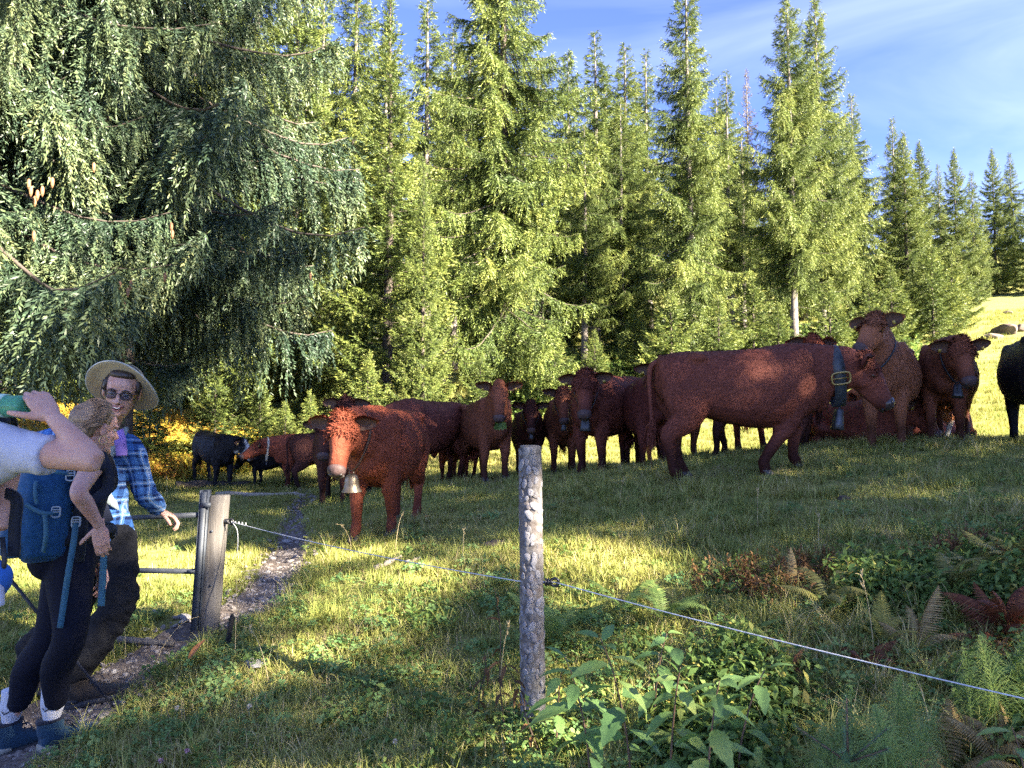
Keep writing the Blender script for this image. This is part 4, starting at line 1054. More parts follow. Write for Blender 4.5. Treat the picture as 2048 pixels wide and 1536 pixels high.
def wrinkle(me, amp, scale, stretch=(1, 1, 1), seed=0):
    """cloth folds as real relief"""
    V = mesh_np(me); n = len(V); no = np.empty(n * 3, np.float32); me.vertices.foreach_get('normal', no); no = no.reshape(-1, 3)
    a = V[:, 0] * stretch[0] + V[:, 1] * stretch[1] * .8; c = V[:, 2] * stretch[2] + V[:, 1] * .35 * stretch[1]
    h = fbm(a, c, scale, seed, 4); rd = 1 - 2.6 * abs(fbm(a + 3.1, c * .8 + a * .3, scale * 1.2, seed + 5, 3))
    V = V + no * ((h * 1.1 + .45 * (rd - .6)) * amp)[:, None]
    me.vertices.foreach_set('co', V.astype(np.float32).ravel()); me.update()
    return me
def limb(mb, pts, rad, n=14, up=(0, 1, 0.01), k=None):
    k = k or len(pts) * 4
    r = np.asarray([(x, x) if np.isscalar(x) else x for x in rad], float)
    mb.tube(catmull([tuple(p) for p in pts], k), [tuple(x) for x in catmull(r, k)], n, up=up)
class Frame:
    """a local frame: forward f, left l, up u"""
    def __init__(s, o, f, up=(0, 0, 1), roll=0):
        s.o = np.array(tuple(o), float); s.f = unit(np.array(f, float)); s.l = unit(np.cross(up, s.f)); s.u = np.cross(s.f, s.l)
        if roll: s.l, s.u = s.l * math.cos(roll) + s.u * math.sin(roll), s.u * math.cos(roll) - s.l * math.sin(roll)
    def __call__(s, a, b_, c): return s.o + s.f * a + s.l * b_ + s.u * c
    @property
    def R(s): return np.stack([s.f, s.l, s.u], 1)
def head_shape(mb, h, jaw=1.0, nose=1.0):
    R = h.R
    mb.ellipsoid(h(-.012, 0, .032), (.100, .077, .090), R, 20, 14)
    mb.ellipsoid(h(.035, 0, -.035), (.062, .060 * jaw, .082), R, 18, 12)
    mb.ellipsoid(h(.048, 0, -.088), (.042, .046 * jaw, .030), R)
    mb.ellipsoid(h(.080, 0, -.104), (.019, .021 * jaw, .016), R)
    mb.ellipsoid(h(.058, 0, .040), (.036, .055, .042), R)
    mb.tube([h(.088, 0, .012), h(.103, 0, -.012), h(.113 + .006 * nose, 0, -.033), h(.098, 0, -.043)], [.008, .0095, .0125, .008], 10)
    for sd in (1, -1):
        mb.ellipsoid(h(.099, sd * .012, -.036), (.010, .008, .008), R)
        mb.ellipsoid(h(.080, sd * .032, .020), (.013, .026, .008), R)
        mb.ellipsoid(h(.062, sd * .040, -.026), (.020, .018, .018), R)
        mb.ellipsoid(h(-.002, sd * .079, -.006), (.017, .010, .031), R)
        mb.ellipsoid(h(-.004, sd * .083, .010), (.016, .008, .017), R)
    mb.ellipsoid(h(.090, 0, -.062), (.012, .026, .014), R)
def face_parts(h, root, smile=False):
    R = h.R
    for sd in (1, -1):
        e = MB().ellipsoid(h(.079, sd * .031, .001), (.010, .0125, .0065), R).obj('eye', m_eyew, root)
        MB().ellipsoid(h(.0880, sd * .031, .000), (.0025, .0052, .0052), R).obj('iris', m_iris, e)
        MB().tube([h(.096, sd * .013, .020), h(.098, sd * .030, .027), h(.088, sd * .049, .021)], [.0035, .0045, .002], 6).obj('eyebrow', m_hairM, root)
    if smile:
        MB().tube([h(.088, .030, -.055), h(.101, .015, -.064), h(.104, 0, -.067), h(.101, -.015, -.064), h(.088, -.030, -.055)], [.003, .006, .0075, .006, .003], 8).obj('mouth', m_mouth, root)
        MB().tube([h(.092, .024, -.057), h(.1045, .012, -.0625), h(.107, 0, -.0645), h(.1045, -.012, -.0625), h(.092, -.024, -.057)], [.002, .0035, .004, .0035, .002], 6).obj('teeth', m_teeth, root)
        MB().tube([h(.088, .030, -.054), h(.104, .012, -.0575), h(.107, 0, -.058), h(.104, -.012, -.0575), h(.088, -.030, -.054)], [.002, .003, .003, .003, .002], 6).obj('upper_lip', m_lip, root)
        MB().tube([h(.088, .026, -.062), h(.1025, .012, -.0735), h(.105, 0, -.076), h(.1025, -.012, -.0735), h(.088, -.026, -.062)], [.002, .004, .005, .004, .002], 6).obj('lower_lip', m_lip, root)
    else:
        MB().tube([h(.090, .023, -.062), h(.103, 0, -.060), h(.090, -.023, -.062)], [.003, .005, .003], 6).obj('upper_lip', m_lip, root)
        MB().tube([h(.090, .021, -.066), h(.103, 0, -.070), h(.090, -.021, -.066)], [.003, .006, .003], 6).obj('lower_lip', m_lip, root)
def hand_shape(mb, w, d, n, th, curl=(.4, .5, .3), spread=.10, scale=1.0, tcurl=.3, tout=.75):
    """w wrist point, d towards the fingers, n out of the palm, th towards the thumb side"""
    w, d, n, th = (np.array(tuple(v), float) for v in (w, d, n, th))
    d = unit(d); n = unit(n - d * (n @ d)); l = np.cross(n, d); l = l if l @ th > 0 else -l
    s = scale; Q = lambda a, b_, c: w + (d * a + l * b_ + n * c) * s
    R = np.stack([d, l, n], 1)
    limb(mb, [Q(-.035, 0, 0), Q(0, 0, 0), Q(.03, .002, .001), Q(.065, .002, .002), Q(.095, 0, .003)], [(.027 * s, .021 * s), (.026 * s, .019 * s), (.034 * s, .0165 * s), (.041 * s, .0145 * s), (.038 * s, .011 * s)], 12, up=n)
    mb.ellipsoid(Q(.035, .024, .010), (.034 * s, .017 * s, .015 * s), R)
    mb.ellipsoid(Q(.045, -.024, .008), (.036 * s, .014 * s, .012 * s), R)
    for b_, L, ra, ba in ((.029, (.043, .026, .021), .0088, .090), (.010, (.047, .030, .022), .0090, .095), (-.010, (.044, .028, .021), .0086, .092), (-.028, (.034, .021, .018), .0076, .084)):
        p = Q(ba - .02, b_ * .9, 0); k = Q(ba, b_, .0); a = 0
        dirs = unit(d + l * spread * b_ / .03); pts, rr = [p, k], [ra * s * 1.0, ra * s * 1.08]
        for c_, ll in zip(curl, L):
            a += c_
            v = dirs * math.cos(a) + n * math.sin(a)
            pts += [pts[-1] + v * ll * s * .5, pts[-1] + v * ll * s]; rr += [ra * s * .93, ra * s * .98]; ra *= .95
        rr[-1] *= .72
        mb.tube(pts, rr, 10, up=l)
    p0 = Q(.018, .024, .006); v = unit(d * .72 + l * tout + n * .25)
    p1 = p0 + v * .043 * s; v2 = unit(v * math.cos(tcurl) + (d * .6 + n * .5 - l * .2) * math.sin(tcurl)); p2 = p1 + v2 * .034 * s
    v3 = unit(v2 * math.cos(tcurl) + (d * .4 + n * .6 - l * .4) * math.sin(tcurl)); p3 = p2 + v3 * .028 * s
    mb.tube([p0, p1, (p1 + p2) / 2, p2, p3], [.0145 * s, .0115 * s, .0102 * s, .0108 * s, .0075 * s], 10, up=n)
def join_mesh(name, meshes, mat):
    V, Q, T, o = [], [], [], 0
    for me in meshes:
        v = mesh_np(me); n = len(me.polygons)
        lt = np.empty(n, np.int32); me.polygons.foreach_get('loop_total', lt)
        lv = np.empty(len(me.loops), np.int32); me.loops.foreach_get('vertex_index', lv)
        ls = np.empty(n, np.int32); me.polygons.foreach_get('loop_start', ls)
        for k, bag in ((4, Q), (3, T)):
            s_ = ls[lt == k]
            if len(s_): bag.append(lv[s_[:, None] + np.arange(k)] + o)
        V.append(v); o += len(v)
    F = [np.vstack(b_) for b_ in (Q, T) if b_]
    return np_mesh(name, np.vstack(V), F, mat, True)
def boot(root, heel, dirv, mat, rand, L=.285, H=.125, name='boot', W=.047, ankle=None):
    """hiking boot standing on the ground: upper, rand, sole, laces"""
    hx_, hy_ = heel.x, heel.y; d = unit(np.array([dirv[0], dirv[1], 0.0])); l = np.array([-d[1], d[0], 0])
    g0, g1 = gz1(hx_, hy_), gz1(hx_ + d[0] * L, hy_ + d[1] * L); kL = L / .285
    Q = lambda a, b_, c: np.array([hx_, hy_, 0]) + d * a * kL + l * b_ + np.array([0, 0, c + g0 + (g1 - g0) * a / L])
    th = np.arange(18) / 18 * 2 * np.pi
    def section(a, w, zlo, zhi, pw=.75):
        ca, sa = np.cos(th), np.sin(th)
        return np.array([Q(a, w * np.sign(x) * abs(x) ** pw, (zlo + zhi) / 2 + (zhi - zlo) / 2 * np.sign(y) * abs(y) ** pw) for x, y in zip(ca, sa)])
    mb = MB()
    mb.rings([section(a, w, lo, hi) for a, w, lo, hi in ((-.005, W * .55, .035, .09), (.01, W * .8, .022, H * .98), (.05, W * .9, .02, H), (.085, W * .92, .02, H * .98), (.12, W * .95, .02, H * .80), (.16, W * 1.02, .02, .085), (.20, W * 1.08, .02, .072), (.24, W * 1.0, .022, .062), (.268, W * .75, .026, .052), (.283, W * .35, .032, .045))])
    mb.tube([Q(.045, 0, H - .03), Q(.042, 0, H + .035)], [(W * .92, .058), (W * .95, .060)], 16, up=d)
    me = remesh(mb, name, .005, mat, 3); up_ = link(name, me, root)
    s = MB(); s.rings([section(a, w, lo, hi, .5) for a, w, lo, hi in ((-.014, W * .6, .004, .03), (.01, W * .93, -.004, .034), (.06, W * .98, -.006, .034), (.12, W * .93, .002, .032), (.19, W * 1.13, -.006, .032), (.245, W * 1.03, -.004, .032), (.28, W * .68, .004, .032), (.296, W * .3, .012, .03))])
    s.obj('sole', m_sole, up_)
    r = MB(); r.rings([section(a, w, .026, hi, .55) for a, w, hi in ((-.010, W * .6, .062), (.01, W * .87, .058), (.05, W * .97, .050))]); r.rings([section(a, w, .026, hi, .6) for a, w, hi in ((.235, W * 1.04, .052), (.265, W * .82, .054), (.29, W * .4, .048))]); r.obj('toe_cap', rand, up_)
    q = MB()
    for a, z in ((.10, H * .93), (.12, H * .82), (.14, H * .74), (.155, .094), (.168, .085)):
        q.tube([Q(a - .004, W * .6, z - .016), Q(a, 0, z + .004), Q(a + .006, -W * .6, z - .016)], .0032, 5)
        q.tube([Q(a + .006, W * .6, z - .018), Q(a, 0, z + .005), Q(a - .004, -W * .6, z - .016)], .0032, 5)
    q.tube(catmull([Q(.098, .0, H), Q(.12, .035, H + .01), Q(.145, .052, H - .03)], 8), .003, 5); q.tube(catmull([Q(.098, 0, H), Q(.125, -.04, H + .012), Q(.15, -.055, H - .035)], 8), .003, 5)
    q.obj('laces', m_lace, up_)
    q = MB(); q.tube([Q(.043, 0, H + .030), Q(.042, 0, H + .042)], [(W * 1.0, .064), (W * 1.0, .064)], 16, up=d); q.obj('collar', m_packd, up_)
    return up_, Q
def ribbon(q, pts, w, nrm, t=.003, k=24):
    pts = catmull([tuple(p) for p in pts], k); d = unit(np.gradient(pts, axis=0)); nrm = np.asarray(nrm, float)
    s = unit(np.cross(d, nrm)) * w / 2; n2 = np.cross(s / (w / 2), d) * t / 2
    q.rings(np.stack([pts - s - n2, pts + s - n2, pts + s + n2, pts - s + n2], 1))
    return q
def person(name_label, loc, group=None):
    return thing('person', name_label, 'person', loc, 0, group)
def place_root(root):
    """parts were shaped in world space: shift them so that the thing's origin stays at its feet"""
    off = Matrix.Translation(-root.location)
    for c in root.children:
        c.matrix_parent_inverse = off

# ============================================================ woman with the teal pack
fW = unit(np.array([.91, .40, 0])); rW = np.array([fW[1], -fW[0], 0]); up3 = np.array([0, 0, 1.0])
pel, waist, chest, neckb = P(146, 1090, 3.66), P(163, 1030, 3.64), P(178, 962, 3.62), P(188, 908, 3.62)
hW = Frame(P(190, 856, 3.60), (.52, .85, -.14), roll=.06)
arr = lambda v: np.array(tuple(v))
shR, shL = arr(neckb) + rW * .160 - up3 * .055 + fW * .01, arr(neckb) - rW * .160 - up3 * .05
elR, wrR = arr(P(157, 985, 3.30)), arr(P(199, 1052, 3.40))
elL, wrL = shL - fW * .03 - up3 * .28, shL + fW * .03 - up3 * .50
hipR, hipL = arr(pel) + rW * .085, arr(pel) - rW * .085
bR, bL = P(82, 1488, 3.60), P(-2, 1475, 3.72)
dR, dL = np.array([.60, .80]), np.array([.68, .73])
bR.z = gz1(bR.x, bR.y); bL.z = gz1(bL.x, bL.y)
anR, anL = arr(bR) + np.array([*(dR * .045), .16]), arr(bL) + np.array([*(dL * .045), .16])
knR, knL = arr(P(138, 1270, 3.50)), arr(P(98, 1268, 3.66))
woman = person('woman with a dark blond bun, navy sleeveless top, black leggings and hand on hip', ((bR.x + bL.x) / 2, (bR.y + bL.y) / 2, bR.z))
mb = MB()
limb(mb, [pel, waist, chest, arr(neckb) - up3 * .02], [(.15, .105), (.118, .085), (.145, .10), (.075, .06)], 20, up=fW)
limb(mb, [shR - rW * .05, shR, (shR + elR) / 2 + up3 * .005, elR, elR * .7 + wrR * .3, wrR * .8 + elR * .2, wrR], [.05, .050, .043, .036, .037, .026, .023], 14)
limb(mb, [shL + rW * .05, shL, elL, wrL], [.05, .046, .034, .024], 14)
for hp_, kn, an in ((hipR, knR, anR), (hipL, knL, anL)):
    limb(mb, [hp_, hp_ * .5 + kn * .5, kn, kn * .62 + an * .38 - fW * .022, kn * .25 + an * .75, an], [.075, .06, .04, .038, .028, .024], 12)
body_l = remesh(mb, 'b', .008, None, 4)
mb = MB(); head_shape(mb, hW, .93, .6)
limb(mb, [arr(neckb) - up3 * .05, arr(neckb) * .5 + hW(-.02, 0, -.07) * .5, hW(-.015, 0, -.04)], [.066, .050, .052], 16)
head_l = remesh(mb, 'h', .0042, None, 4)
mb = MB(); hand_shape(mb, wrR, (.10, .10, -1), (-.30, .95, .1), (-1, 0, 0), curl=(.35, .5, .35), spread=.03, scale=.90, tcurl=.1, tout=1.0); handR = remesh(mb, 'a', .0034, None, 2)
mb = MB(); hand_shape(mb, wrL, (.1, .05, -1), (-.4, -.9, 0), (1, 0, 0), scale=.92); handL = remesh(mb, 'a', .004, None, 2)
link('body', join_mesh('body', [body_l, head_l, handR, handL], m_skin2), woman)
face_parts(hW, woman)
# hair: smooth cap drawn back to a low bun, loose wisps
mb = MB(); R = hW.R
mb.ellipsoid(hW(-.020, 0, .036), (.104, .082, .090), R, 22, 14); mb.ellipsoid(hW(-.075, 0, -.03), (.052, .068, .062), R)
me = remesh(mb, 'hair', .006, m_hairW, 3)
V = mesh_np(me); rel = (V - hW.o); a, c, l_ = rel @ hW.f, rel @ hW.u, rel @ hW.l
face_cut = (a > .015 + .55 * np.clip(c + .0, 0, .1)) & (c < .062)           # pull the hairline off the face
cc = hW(0.0, 0, .0); k = np.where(face_cut, .80, 1.0)
ear = (np.abs(a + .0) < .03) & (c < .02) & (c > -.06) & (abs(l_) > .05); k = np.where(ear & ~face_cut, .9, k)
gr = .0022 * np.sin((np.arctan2(l_, c + .02) * 34) + 3 * vnoise(a, c, 30, 2))
nrm = unit(rel + 1e-6)
V = cc + (V - cc) * k[:, None] + nrm * gr[:, None]
me.vertices.foreach_set('co', V.astype(np.float32).ravel()); me.update(); hairW = link('hair', me, woman)
q = MB(); rng = np.random.default_rng(3)
bc = hW(-.135, 0, -.035)
for k in range(46):                                                         # bun: wound strands
    an0, tl = rng.uniform(0, 6.28), rng.uniform(.0, .34); ax_ = unit(-hW.f + rng.normal(0, .3, 3)); e1 = unit(np.cross(ax_, hW.u)); e2 = np.cross(ax_, e1); r_ = rng.uniform(.018, .040)
    q.tube([bc + (e1 * math.cos(an0 + t) + e2 * math.sin(an0 + t)) * r_ + ax_ * (.022 * math.cos(r_ / .042 * 1.5) + tl * .02 * math.sin(t * 2)) for t in np.linspace(0, 3.6, 11)], [.002 + .0045 * math.sin(x * 3.1) for x in np.linspace(.05, .97, 11)], 6)
q.ellipsoid(bc, (.03, .038, .034), R)
q.obj('hair_bun', m_hairW, woman)
q = MB()
for k in range(170):                                                        # combed strands over the cap, and wisps
    az = rng.uniform(-1.9, 1.9); st_ = hW(.055 - .03 * abs(az), math.sin(az) * .078, .045 + .085 * math.cos(az) * .95)
    mid_ = hW(-.05, math.sin(az) * .092, .028 + .098 * math.cos(az) * (.95)); en = hW(-.118, math.sin(az) * .03, -.02)
    q.tube(catmull([st_, (st_ + mid_) / 2 + unit((st_ + mid_) / 2 - hW.o) * .018, mid_ + rng.normal(0, .002, 3), en], 9), .0016, 3, cap=False)
for k in range(34):
    p0 = hW(rng.uniform(-.12, -.06), rng.uniform(-.06, .06), rng.uniform(-.09, -.04)); q.tube([p0, p0 + rng.normal(0, .012, 3) - up3 * .02, p0 + rng.normal(0, .02, 3) - up3 * rng.uniform(.02, .055) - hW.f * .01], [.0012, .001, .0006], 3, cap=False)
q.obj('hair_strands', m_hairW, woman)['kind'] = 'stuff'
th_ = np.arange(20) / 20 * 6.2832
q = MB(); ce = hW(.0, -.088, -.052); q.tube([ce + hW.f * .019 * math.cos(t) + hW.u * .021 * math.sin(t) for t in np.append(th_, 0)], .0018, 6); q.obj('earring', m_gold, woman)
# top: sleeveless navy
mb = MB(); limb(mb, [arr(pel) - up3 * .0, arr(waist), arr(chest), arr(neckb) - up3 * .045, arr(neckb) - up3 * .012], [(.158, .112), (.130, .094), (.150, .098), (.120, .072), (.060, .054)], 24, up=fW)
for sh_ in (shR, shL):
    limb(mb, [arr(neckb) - up3 * .035, sh_ + up3 * .012, sh_ + (elR - shR if sh_ is shR else elL - shL) * .12], [.055, .056, .058], 14)
mb.ellipsoid(arr(chest) + fW * .052 + rW * .06, (.055, .055, .055)); mb.ellipsoid(arr(chest) + fW * .052 - rW * .06, (.055, .055, .055))
link('sleeveless_top', wrinkle(remesh(mb, 'sleeveless_top', .008, m_navy, 3), .010, 16, seed=2), woman)
mb = MB(); cb = arr(neckb) - up3 * .004; mb.tube([cb - up3 * .018, cb + up3 * .016], [(.066, .060), (.062, .056)], 20, up=fW); mb.obj('collar', m_navy, woman)
# leggings, socks, boots
mb = MB(); limb(mb, [arr(pel) + up3 * .07, arr(pel), arr(pel) - up3 * .08], [(.150, .112), (.185, .140), (.178, .135)], 22, up=fW)
for sgn, hp_, kn, an in ((1, hipR, knR, anR), (-1, hipL, knL, anL)):
    mb.ellipsoid(hp_ - fW * .080 - up3 * .035, (.100, .100, .115))
    cal = kn * .62 + an * .38 - fW * .022
    limb(mb, [hp_ + up3 * .02, hp_ * .68 + kn * .32, kn + fW * .004, cal, kn * .25 + an * .75, an + up3 * .09 + (kn - an) * .06], [.112, .104, .072, .069, .050, .046], 18)
link('leggings', wrinkle(remesh(mb, 'leggings', .009, m_leggings, 4), .004, 22, seed=6), woman)
for bp, d2, an, kn in ((bR, dR, anR, knR), (bL, dL, anL, knL)):
    ub, Q = boot(woman, bp, d2, m_bootT, m_soleg, L=.255, ankle=an)
    a0, a1 = Q(.045, 0, .10), an + up3 * .125 + (kn - an) * .09
    thh = np.arange(48) / 48 * 2 * np.pi; rr = []
    for t in np.linspace(0, 1, 9):
        c0 = a0 * (1 - t) + a1 * t; r_ = .029 + .021 * min(1, max(0, (t - .2) / .4)) + .0022 * np.cos(thh * 24) * (t > .1) + (.003 if t > .95 else 0)
        rr.append(c0 + np.outer(np.cos(thh) * r_, (1, 0, 0)) + np.outer(np.sin(thh) * r_, (0, 1, 0)))
    so = MB().rings(rr).obj('sock', m_sock, woman)
    # the tick mark on the sock's outer side
    if bp is bR or True:
        q = MB(); tt = np.linspace(0, 1, 14); side_a = math.atan2(-1, .12)
        upc = a0 * .42 + a1 * .58
        xs = -.027 + .054 * tt; mid_ = np.where(tt < .25, -.010 * np.sin(tt / .25 * math.pi / 2) + .008 - .002, -.012 + .022 * ((tt - .25) / .75) ** 1.15); wd = .0045 * np.sin(np.clip(tt * 1.02, 0, 1) * math.pi) ** .6 * (1 - .65 * tt) + .0004
        top_, bot_ = [], []
        for x_, m_, w_ in zip(xs, mid_, wd):
            an_ = side_a + x_ / .049
            o_ = np.array([math.cos(an_), math.sin(an_), 0]) * .0545
            top_.append(upc + o_ + up3 * (m_ + w_)); bot_.append(upc + o_ + up3 * (m_ - w_))
        q.rings([top_, bot_], cap=False, closed=False); q.obj('tick_mark', m_black, so)
place_root(woman)
# teal backpack
mid = (arr(chest) + arr(pel)) / 2
bk = Frame(arr(P(88, 1018, 3.52)), -fW + np.array([0, -.35, 0]), roll=0)
bpk = thing('backpack', 'teal hiking backpack worn by the woman with the bun', 'backpack', bk(0, 0, -.26))
mb = MB()
R_ = []
for z, w, d_, off in ((-.235, .10, .07, .0), (-.20, .135, .105, .005), (-.10, .150, .128, .012), (.02, .152, .130, .012), (.12, .145, .118, .006), (.19, .125, .095, -.004), (.225, .085, .06, -.012)):
    t_ = np.arange(24) / 24 * 2 * np.pi; ca, sa = np.cos(t_), np.sin(t_)
    R_.append(np.array([bk(off + d_ * np.sign(y) * abs(y) ** .7, w * np.sign(x) * abs(x) ** .7, z) for x, y in zip(ca, sa)]))
mb.rings(R_)
link('pack_bag', wrinkle(remesh(mb, 'pack_bag', .008, m_pack, 3), .020, 11, (1, 1, .7), seed=3), bpk)
mb = MB(); R_ = []
for z, w, d_ in ((-.20, .09, .045), (-.15, .115, .06), (-.04, .118, .064), (.03, .105, .05), (.06, .07, .03)):
    t_ = np.arange(20) / 20 * 2 * np.pi
    R_.append(np.array([bk(.115 + d_ * np.sign(math.sin(t)) * abs(math.sin(t)) ** .7, w * np.sign(math.cos(t)) * abs(math.cos(t)) ** .7, z) for t in t_]))
mb.rings(R_); link('front_pocket', wrinkle(remesh(mb, 'front_pocket', .007, m_pack, 3), .012, 14, seed=9), bpk)
# foam back panel against her back, shoulder straps, belt
q = MB(); q.tube([bk(-.13, 0, -.24), bk(-.135, 0, 0), bk(-.13, 0, .20)], [(.14, .03), (.15, .035), (.11, .025)], 16, up=bk.f, power=4); q.obj('back_panel', m_packd, bpk)
for sgn, sh_ in ((1, shR), (-1, shL)):
    q = MB(); s2 = (rW * sgn)
    top = arr(neckb) + s2 * .095 - up3 * .012; frn = top + fW * .075 - up3 * .13 + s2 * .02
    arm = arr(chest) + s2 * .165 + fW * .04 - up3 * .08
    ribbon(q, [bk(-.12, -sgn * .07, .20), top - fW * .07 + up3 * .012, top + fW * .03 + up3 * .012, frn, arm + fW * .0, arm - fW * .06 - up3 * .05], .050, s2 * .9 + up3 * .5, .010, 30); q.obj('shoulder_strap', m_packd, bpk)
q = MB()
for sgn in (1, -1):
    s2 = rW * sgn
    ribbon(q, [bk(-.10, -sgn * .12, -.19), arr(pel) + s2 * .185 - fW * .06 + up3 * .055, arr(pel) + s2 * .17 + fW * .06 + up3 * .06, arr(pel) + s2 * .06 + fW * .145 + up3 * .055, arr(pel) + fW * .15 + up3 * .05], .075, s2, .018, 26)
q.obj('hip_belt', m_packd, bpk)
def buckle(c, fr, s=1.0):
    q = MB(); pts = [c + fr.l * .016 * s * math.copysign(abs(math.cos(t)) ** .5, math.cos(t)) + fr.u * .020 * s * math.copysign(abs(math.sin(t)) ** .5, math.sin(t)) for t in np.append(th_, 0)]
    q.tube(pts, .0032 * s, 6, cap=False); q.tube([c - fr.l * .016 * s, c + fr.l * .016 * s], .003 * s, 5); q.tube([c - fr.l * .016 * s + fr.u * .01, c + fr.l * .016 * s + fr.u * .01], .003 * s, 5)
    q.obj('buckle', m_buckle, bpk)
camf = Frame((0, 0, 0), (0.1, -1, .1))
for (bx_, by_, bd) in ((141, 951, 3.40), (112, 1024, 3.36), (152, 1044, 3.42)):
    buckle(arr(P(bx_, by_, bd)), camf, 1.15)
q = MB(); ribbon(q, [P(152, 1046, 3.42), P(147, 1085, 3.40), P(136, 1150, 3.40), P(127, 1210, 3.41), P(120, 1256, 3.42)], .026, (.2, -1, 0)); q.obj('dangling_strap', m_strap, bpk)
q = MB(); ribbon(q, [P(204, 1062, 3.52), P(207, 1110, 3.50), P(205, 1165, 3.50), P(202, 1212, 3.50)], .030, (.2, -1, 0)); q.obj('dangling_strap', m_strap, bpk)
q = MB(); ribbon(q, [P(90, 1030, 3.335), P(92, 1055, 3.335), P(91, 1080, 3.34), P(86, 1104, 3.36)], .020, (.1, -1, 0)); q.obj('dangling_strap', m_strap, bpk)
q = MB(); ribbon(q, [P(112, 1024, 3.365), P(95, 1027, 3.345), P(75, 1022, 3.345), P(52, 1008, 3.35)], .018, (.1, -1, .2)); q.obj('compression_strap', m_strap, bpk)
q = MB(); ribbon(q, [P(143, 948, 3.42), P(120, 945, 3.37), P(92, 940, 3.36)], .018, (.1, -1, .2)); q.obj('compression_strap', m_strap, bpk)
q = MB(); ribbon(q, [P(72, 962, 3.37), P(70, 985, 3.345), P(74, 1008, 3.345)], .016, (.1, -1, .2)); q.obj('pull_tab', m_strap, bpk)
place_root(bpk)

# ============================================================ man in the hat
fM = unit(np.array([.38, -.92, 0])); lM = np.array([-fM[1], fM[0], 0])          # his left is picture right
pel, chest, neckb = P(196, 1075, 4.36), P(178, 935, 4.34), P(203, 862, 4.30)
hM = Frame(P(244, 783, 4.18), (.30, -.92, -.22), roll=-.14)
shL, shR = arr(P(258, 893, 4.40)), arr(P(94, 884, 4.26))
elL, wrL = arr(P(291, 984, 4.56)), arr(P(319, 1020, 4.72))
elR, wrR = arr(P(78, 985, 4.40)), arr(P(70, 1075, 4.45))
bM1, bM2 = P(140, 1395, 4.22), P(52, 1420, 4.35)
for b_ in (bM1, bM2): b_.z = gz1(b_.x, b_.y)
dM1, dM2 = np.array([.97, .12]), np.array([.93, -.2])
an1, an2 = arr(bM1) + np.array([*(dM1 * .05), .16]), arr(bM2) + np.array([*(dM2 * .05), .16])
kn1, kn2 = arr(P(232, 1200, 4.28)), arr(P(150, 1205, 4.42))
hip1, hip2 = arr(pel) + lM * .095, arr(pel) - lM * .095
man = person('smiling man in wide brimmed hat, glasses and blue plaid shirt, hand on the gate', ((bM1.x + bM2.x) / 2, (bM1.y + bM2.y) / 2, bM1.z))
mb = MB()
limb(mb, [pel, arr(pel) * .5 + arr(chest) * .5, chest, arr(neckb) - up3 * .02], [(.15, .11), (.14, .10), (.17, .12), (.08, .065)], 20, up=fM)
limb(mb, [shL - lM * .05, shL, elL, wrL], [.055, .052, .040, .028], 14); limb(mb, [shR + lM * .05, shR, elR, wrR], [.055, .052, .040, .028], 14)
for hp_, kn, an in ((hip1, kn1, an1), (hip2, kn2, an2)): limb(mb, [hp_, hp_ * .5 + kn * .5, kn, kn * .5 + an * .5, an], [.08, .065, .05, .042, .03], 12)
body_l = remesh(mb, 'b', .009, None, 4)
mb = MB(); head_shape(mb, hM, 1.0, 1.2)
limb(mb, [arr(neckb) - up3 * .05, arr(neckb) * .5 + hM(-.02, 0, -.08) * .5, hM(-.015, 0, -.05)], [.074, .060, .060], 16)
head_l = remesh(mb, 'h', .0040, None, 3); V_ = mesh_np(head_l); head_l.vertices.foreach_set('co', (hM.o + (V_ - hM.o) * (1 + .12 * np.clip((V_[:, 2:3] - hM.o[2] + .16) / .05, 0, 1))).astype(np.float32).ravel()); head_l.update()
hd = unit(np.array([.62, .25, -.35]))
mb = MB(); hand_shape(mb, wrL, hd, (-.25, -.1, -.95), (-.3, -.9, .1), curl=(.55, .85, .6), scale=1.04, tcurl=.5, tout=.6); handL = remesh(mb, 'a', .0036, None, 2)
mb = MB(); hand_shape(mb, wrR, (.1, -.1, -1), (.9, 0, 0), (0, -1, 0)); handR = remesh(mb, 'a', .005, None, 2)
link('body', join_mesh('body', [body_l, head_l, handL, handR], m_skin), man)
face_parts(hM, man, True)
mb = MB(); mb.ellipsoid(hM(-.03, 0, .045), (.098, .084, .090), hM.R, 20, 12); mb.ellipsoid(hM(.035, 0, .092), (.045, .062, .024), hM.R)
for sd in (1, -1): mb.ellipsoid(hM(.018, sd * .074, .030), (.03, .012, .040), hM.R)
link('hair', remesh(mb, 'hair', .006, m_hairM, 3), man)
# stubble-free jaw, glasses
q = MB()
for sd in (1, -1):
    pts = [hM(.103 - .010 * abs(math.cos(t)) * (1 if math.cos(t) * sd > 0 else .2), sd * .034 + .025 * math.copysign(abs(math.cos(t)) ** .8, math.cos(t)), .000 + .0195 * math.copysign(abs(math.sin(t)) ** .8, math.sin(t))) for t in np.append(th_, 0)]
    q.tube(pts, .0021, 6, cap=False)
    q.tube([hM(.094, sd * .060, .010), hM(.06, sd * .078, .012), hM(.0, sd * .088, .010)], .0024, 6)
q.tube([hM(.104, .010, .006), hM(.108, 0, .009), hM(.104, -.010, .006)], .002, 6)
gl = q.obj('glasses', m_frame, man)
for sd in (1, -1):
    c0 = hM(.101, sd * .034, .0); q = MB(); pts = [hM(.1005 - .010 * abs(math.cos(t)) * (1 if math.cos(t) * sd > 0 else .2), sd * .034 + .024 * math.copysign(abs(math.cos(t)) ** .8, math.cos(t)), .0185 * math.copysign(abs(math.sin(t)) ** .8, math.sin(t))) for t in th_]
    q.rings([pts, [p + hM.f * .0015 for p in pts]]); q.obj('lens', m_glass, gl)
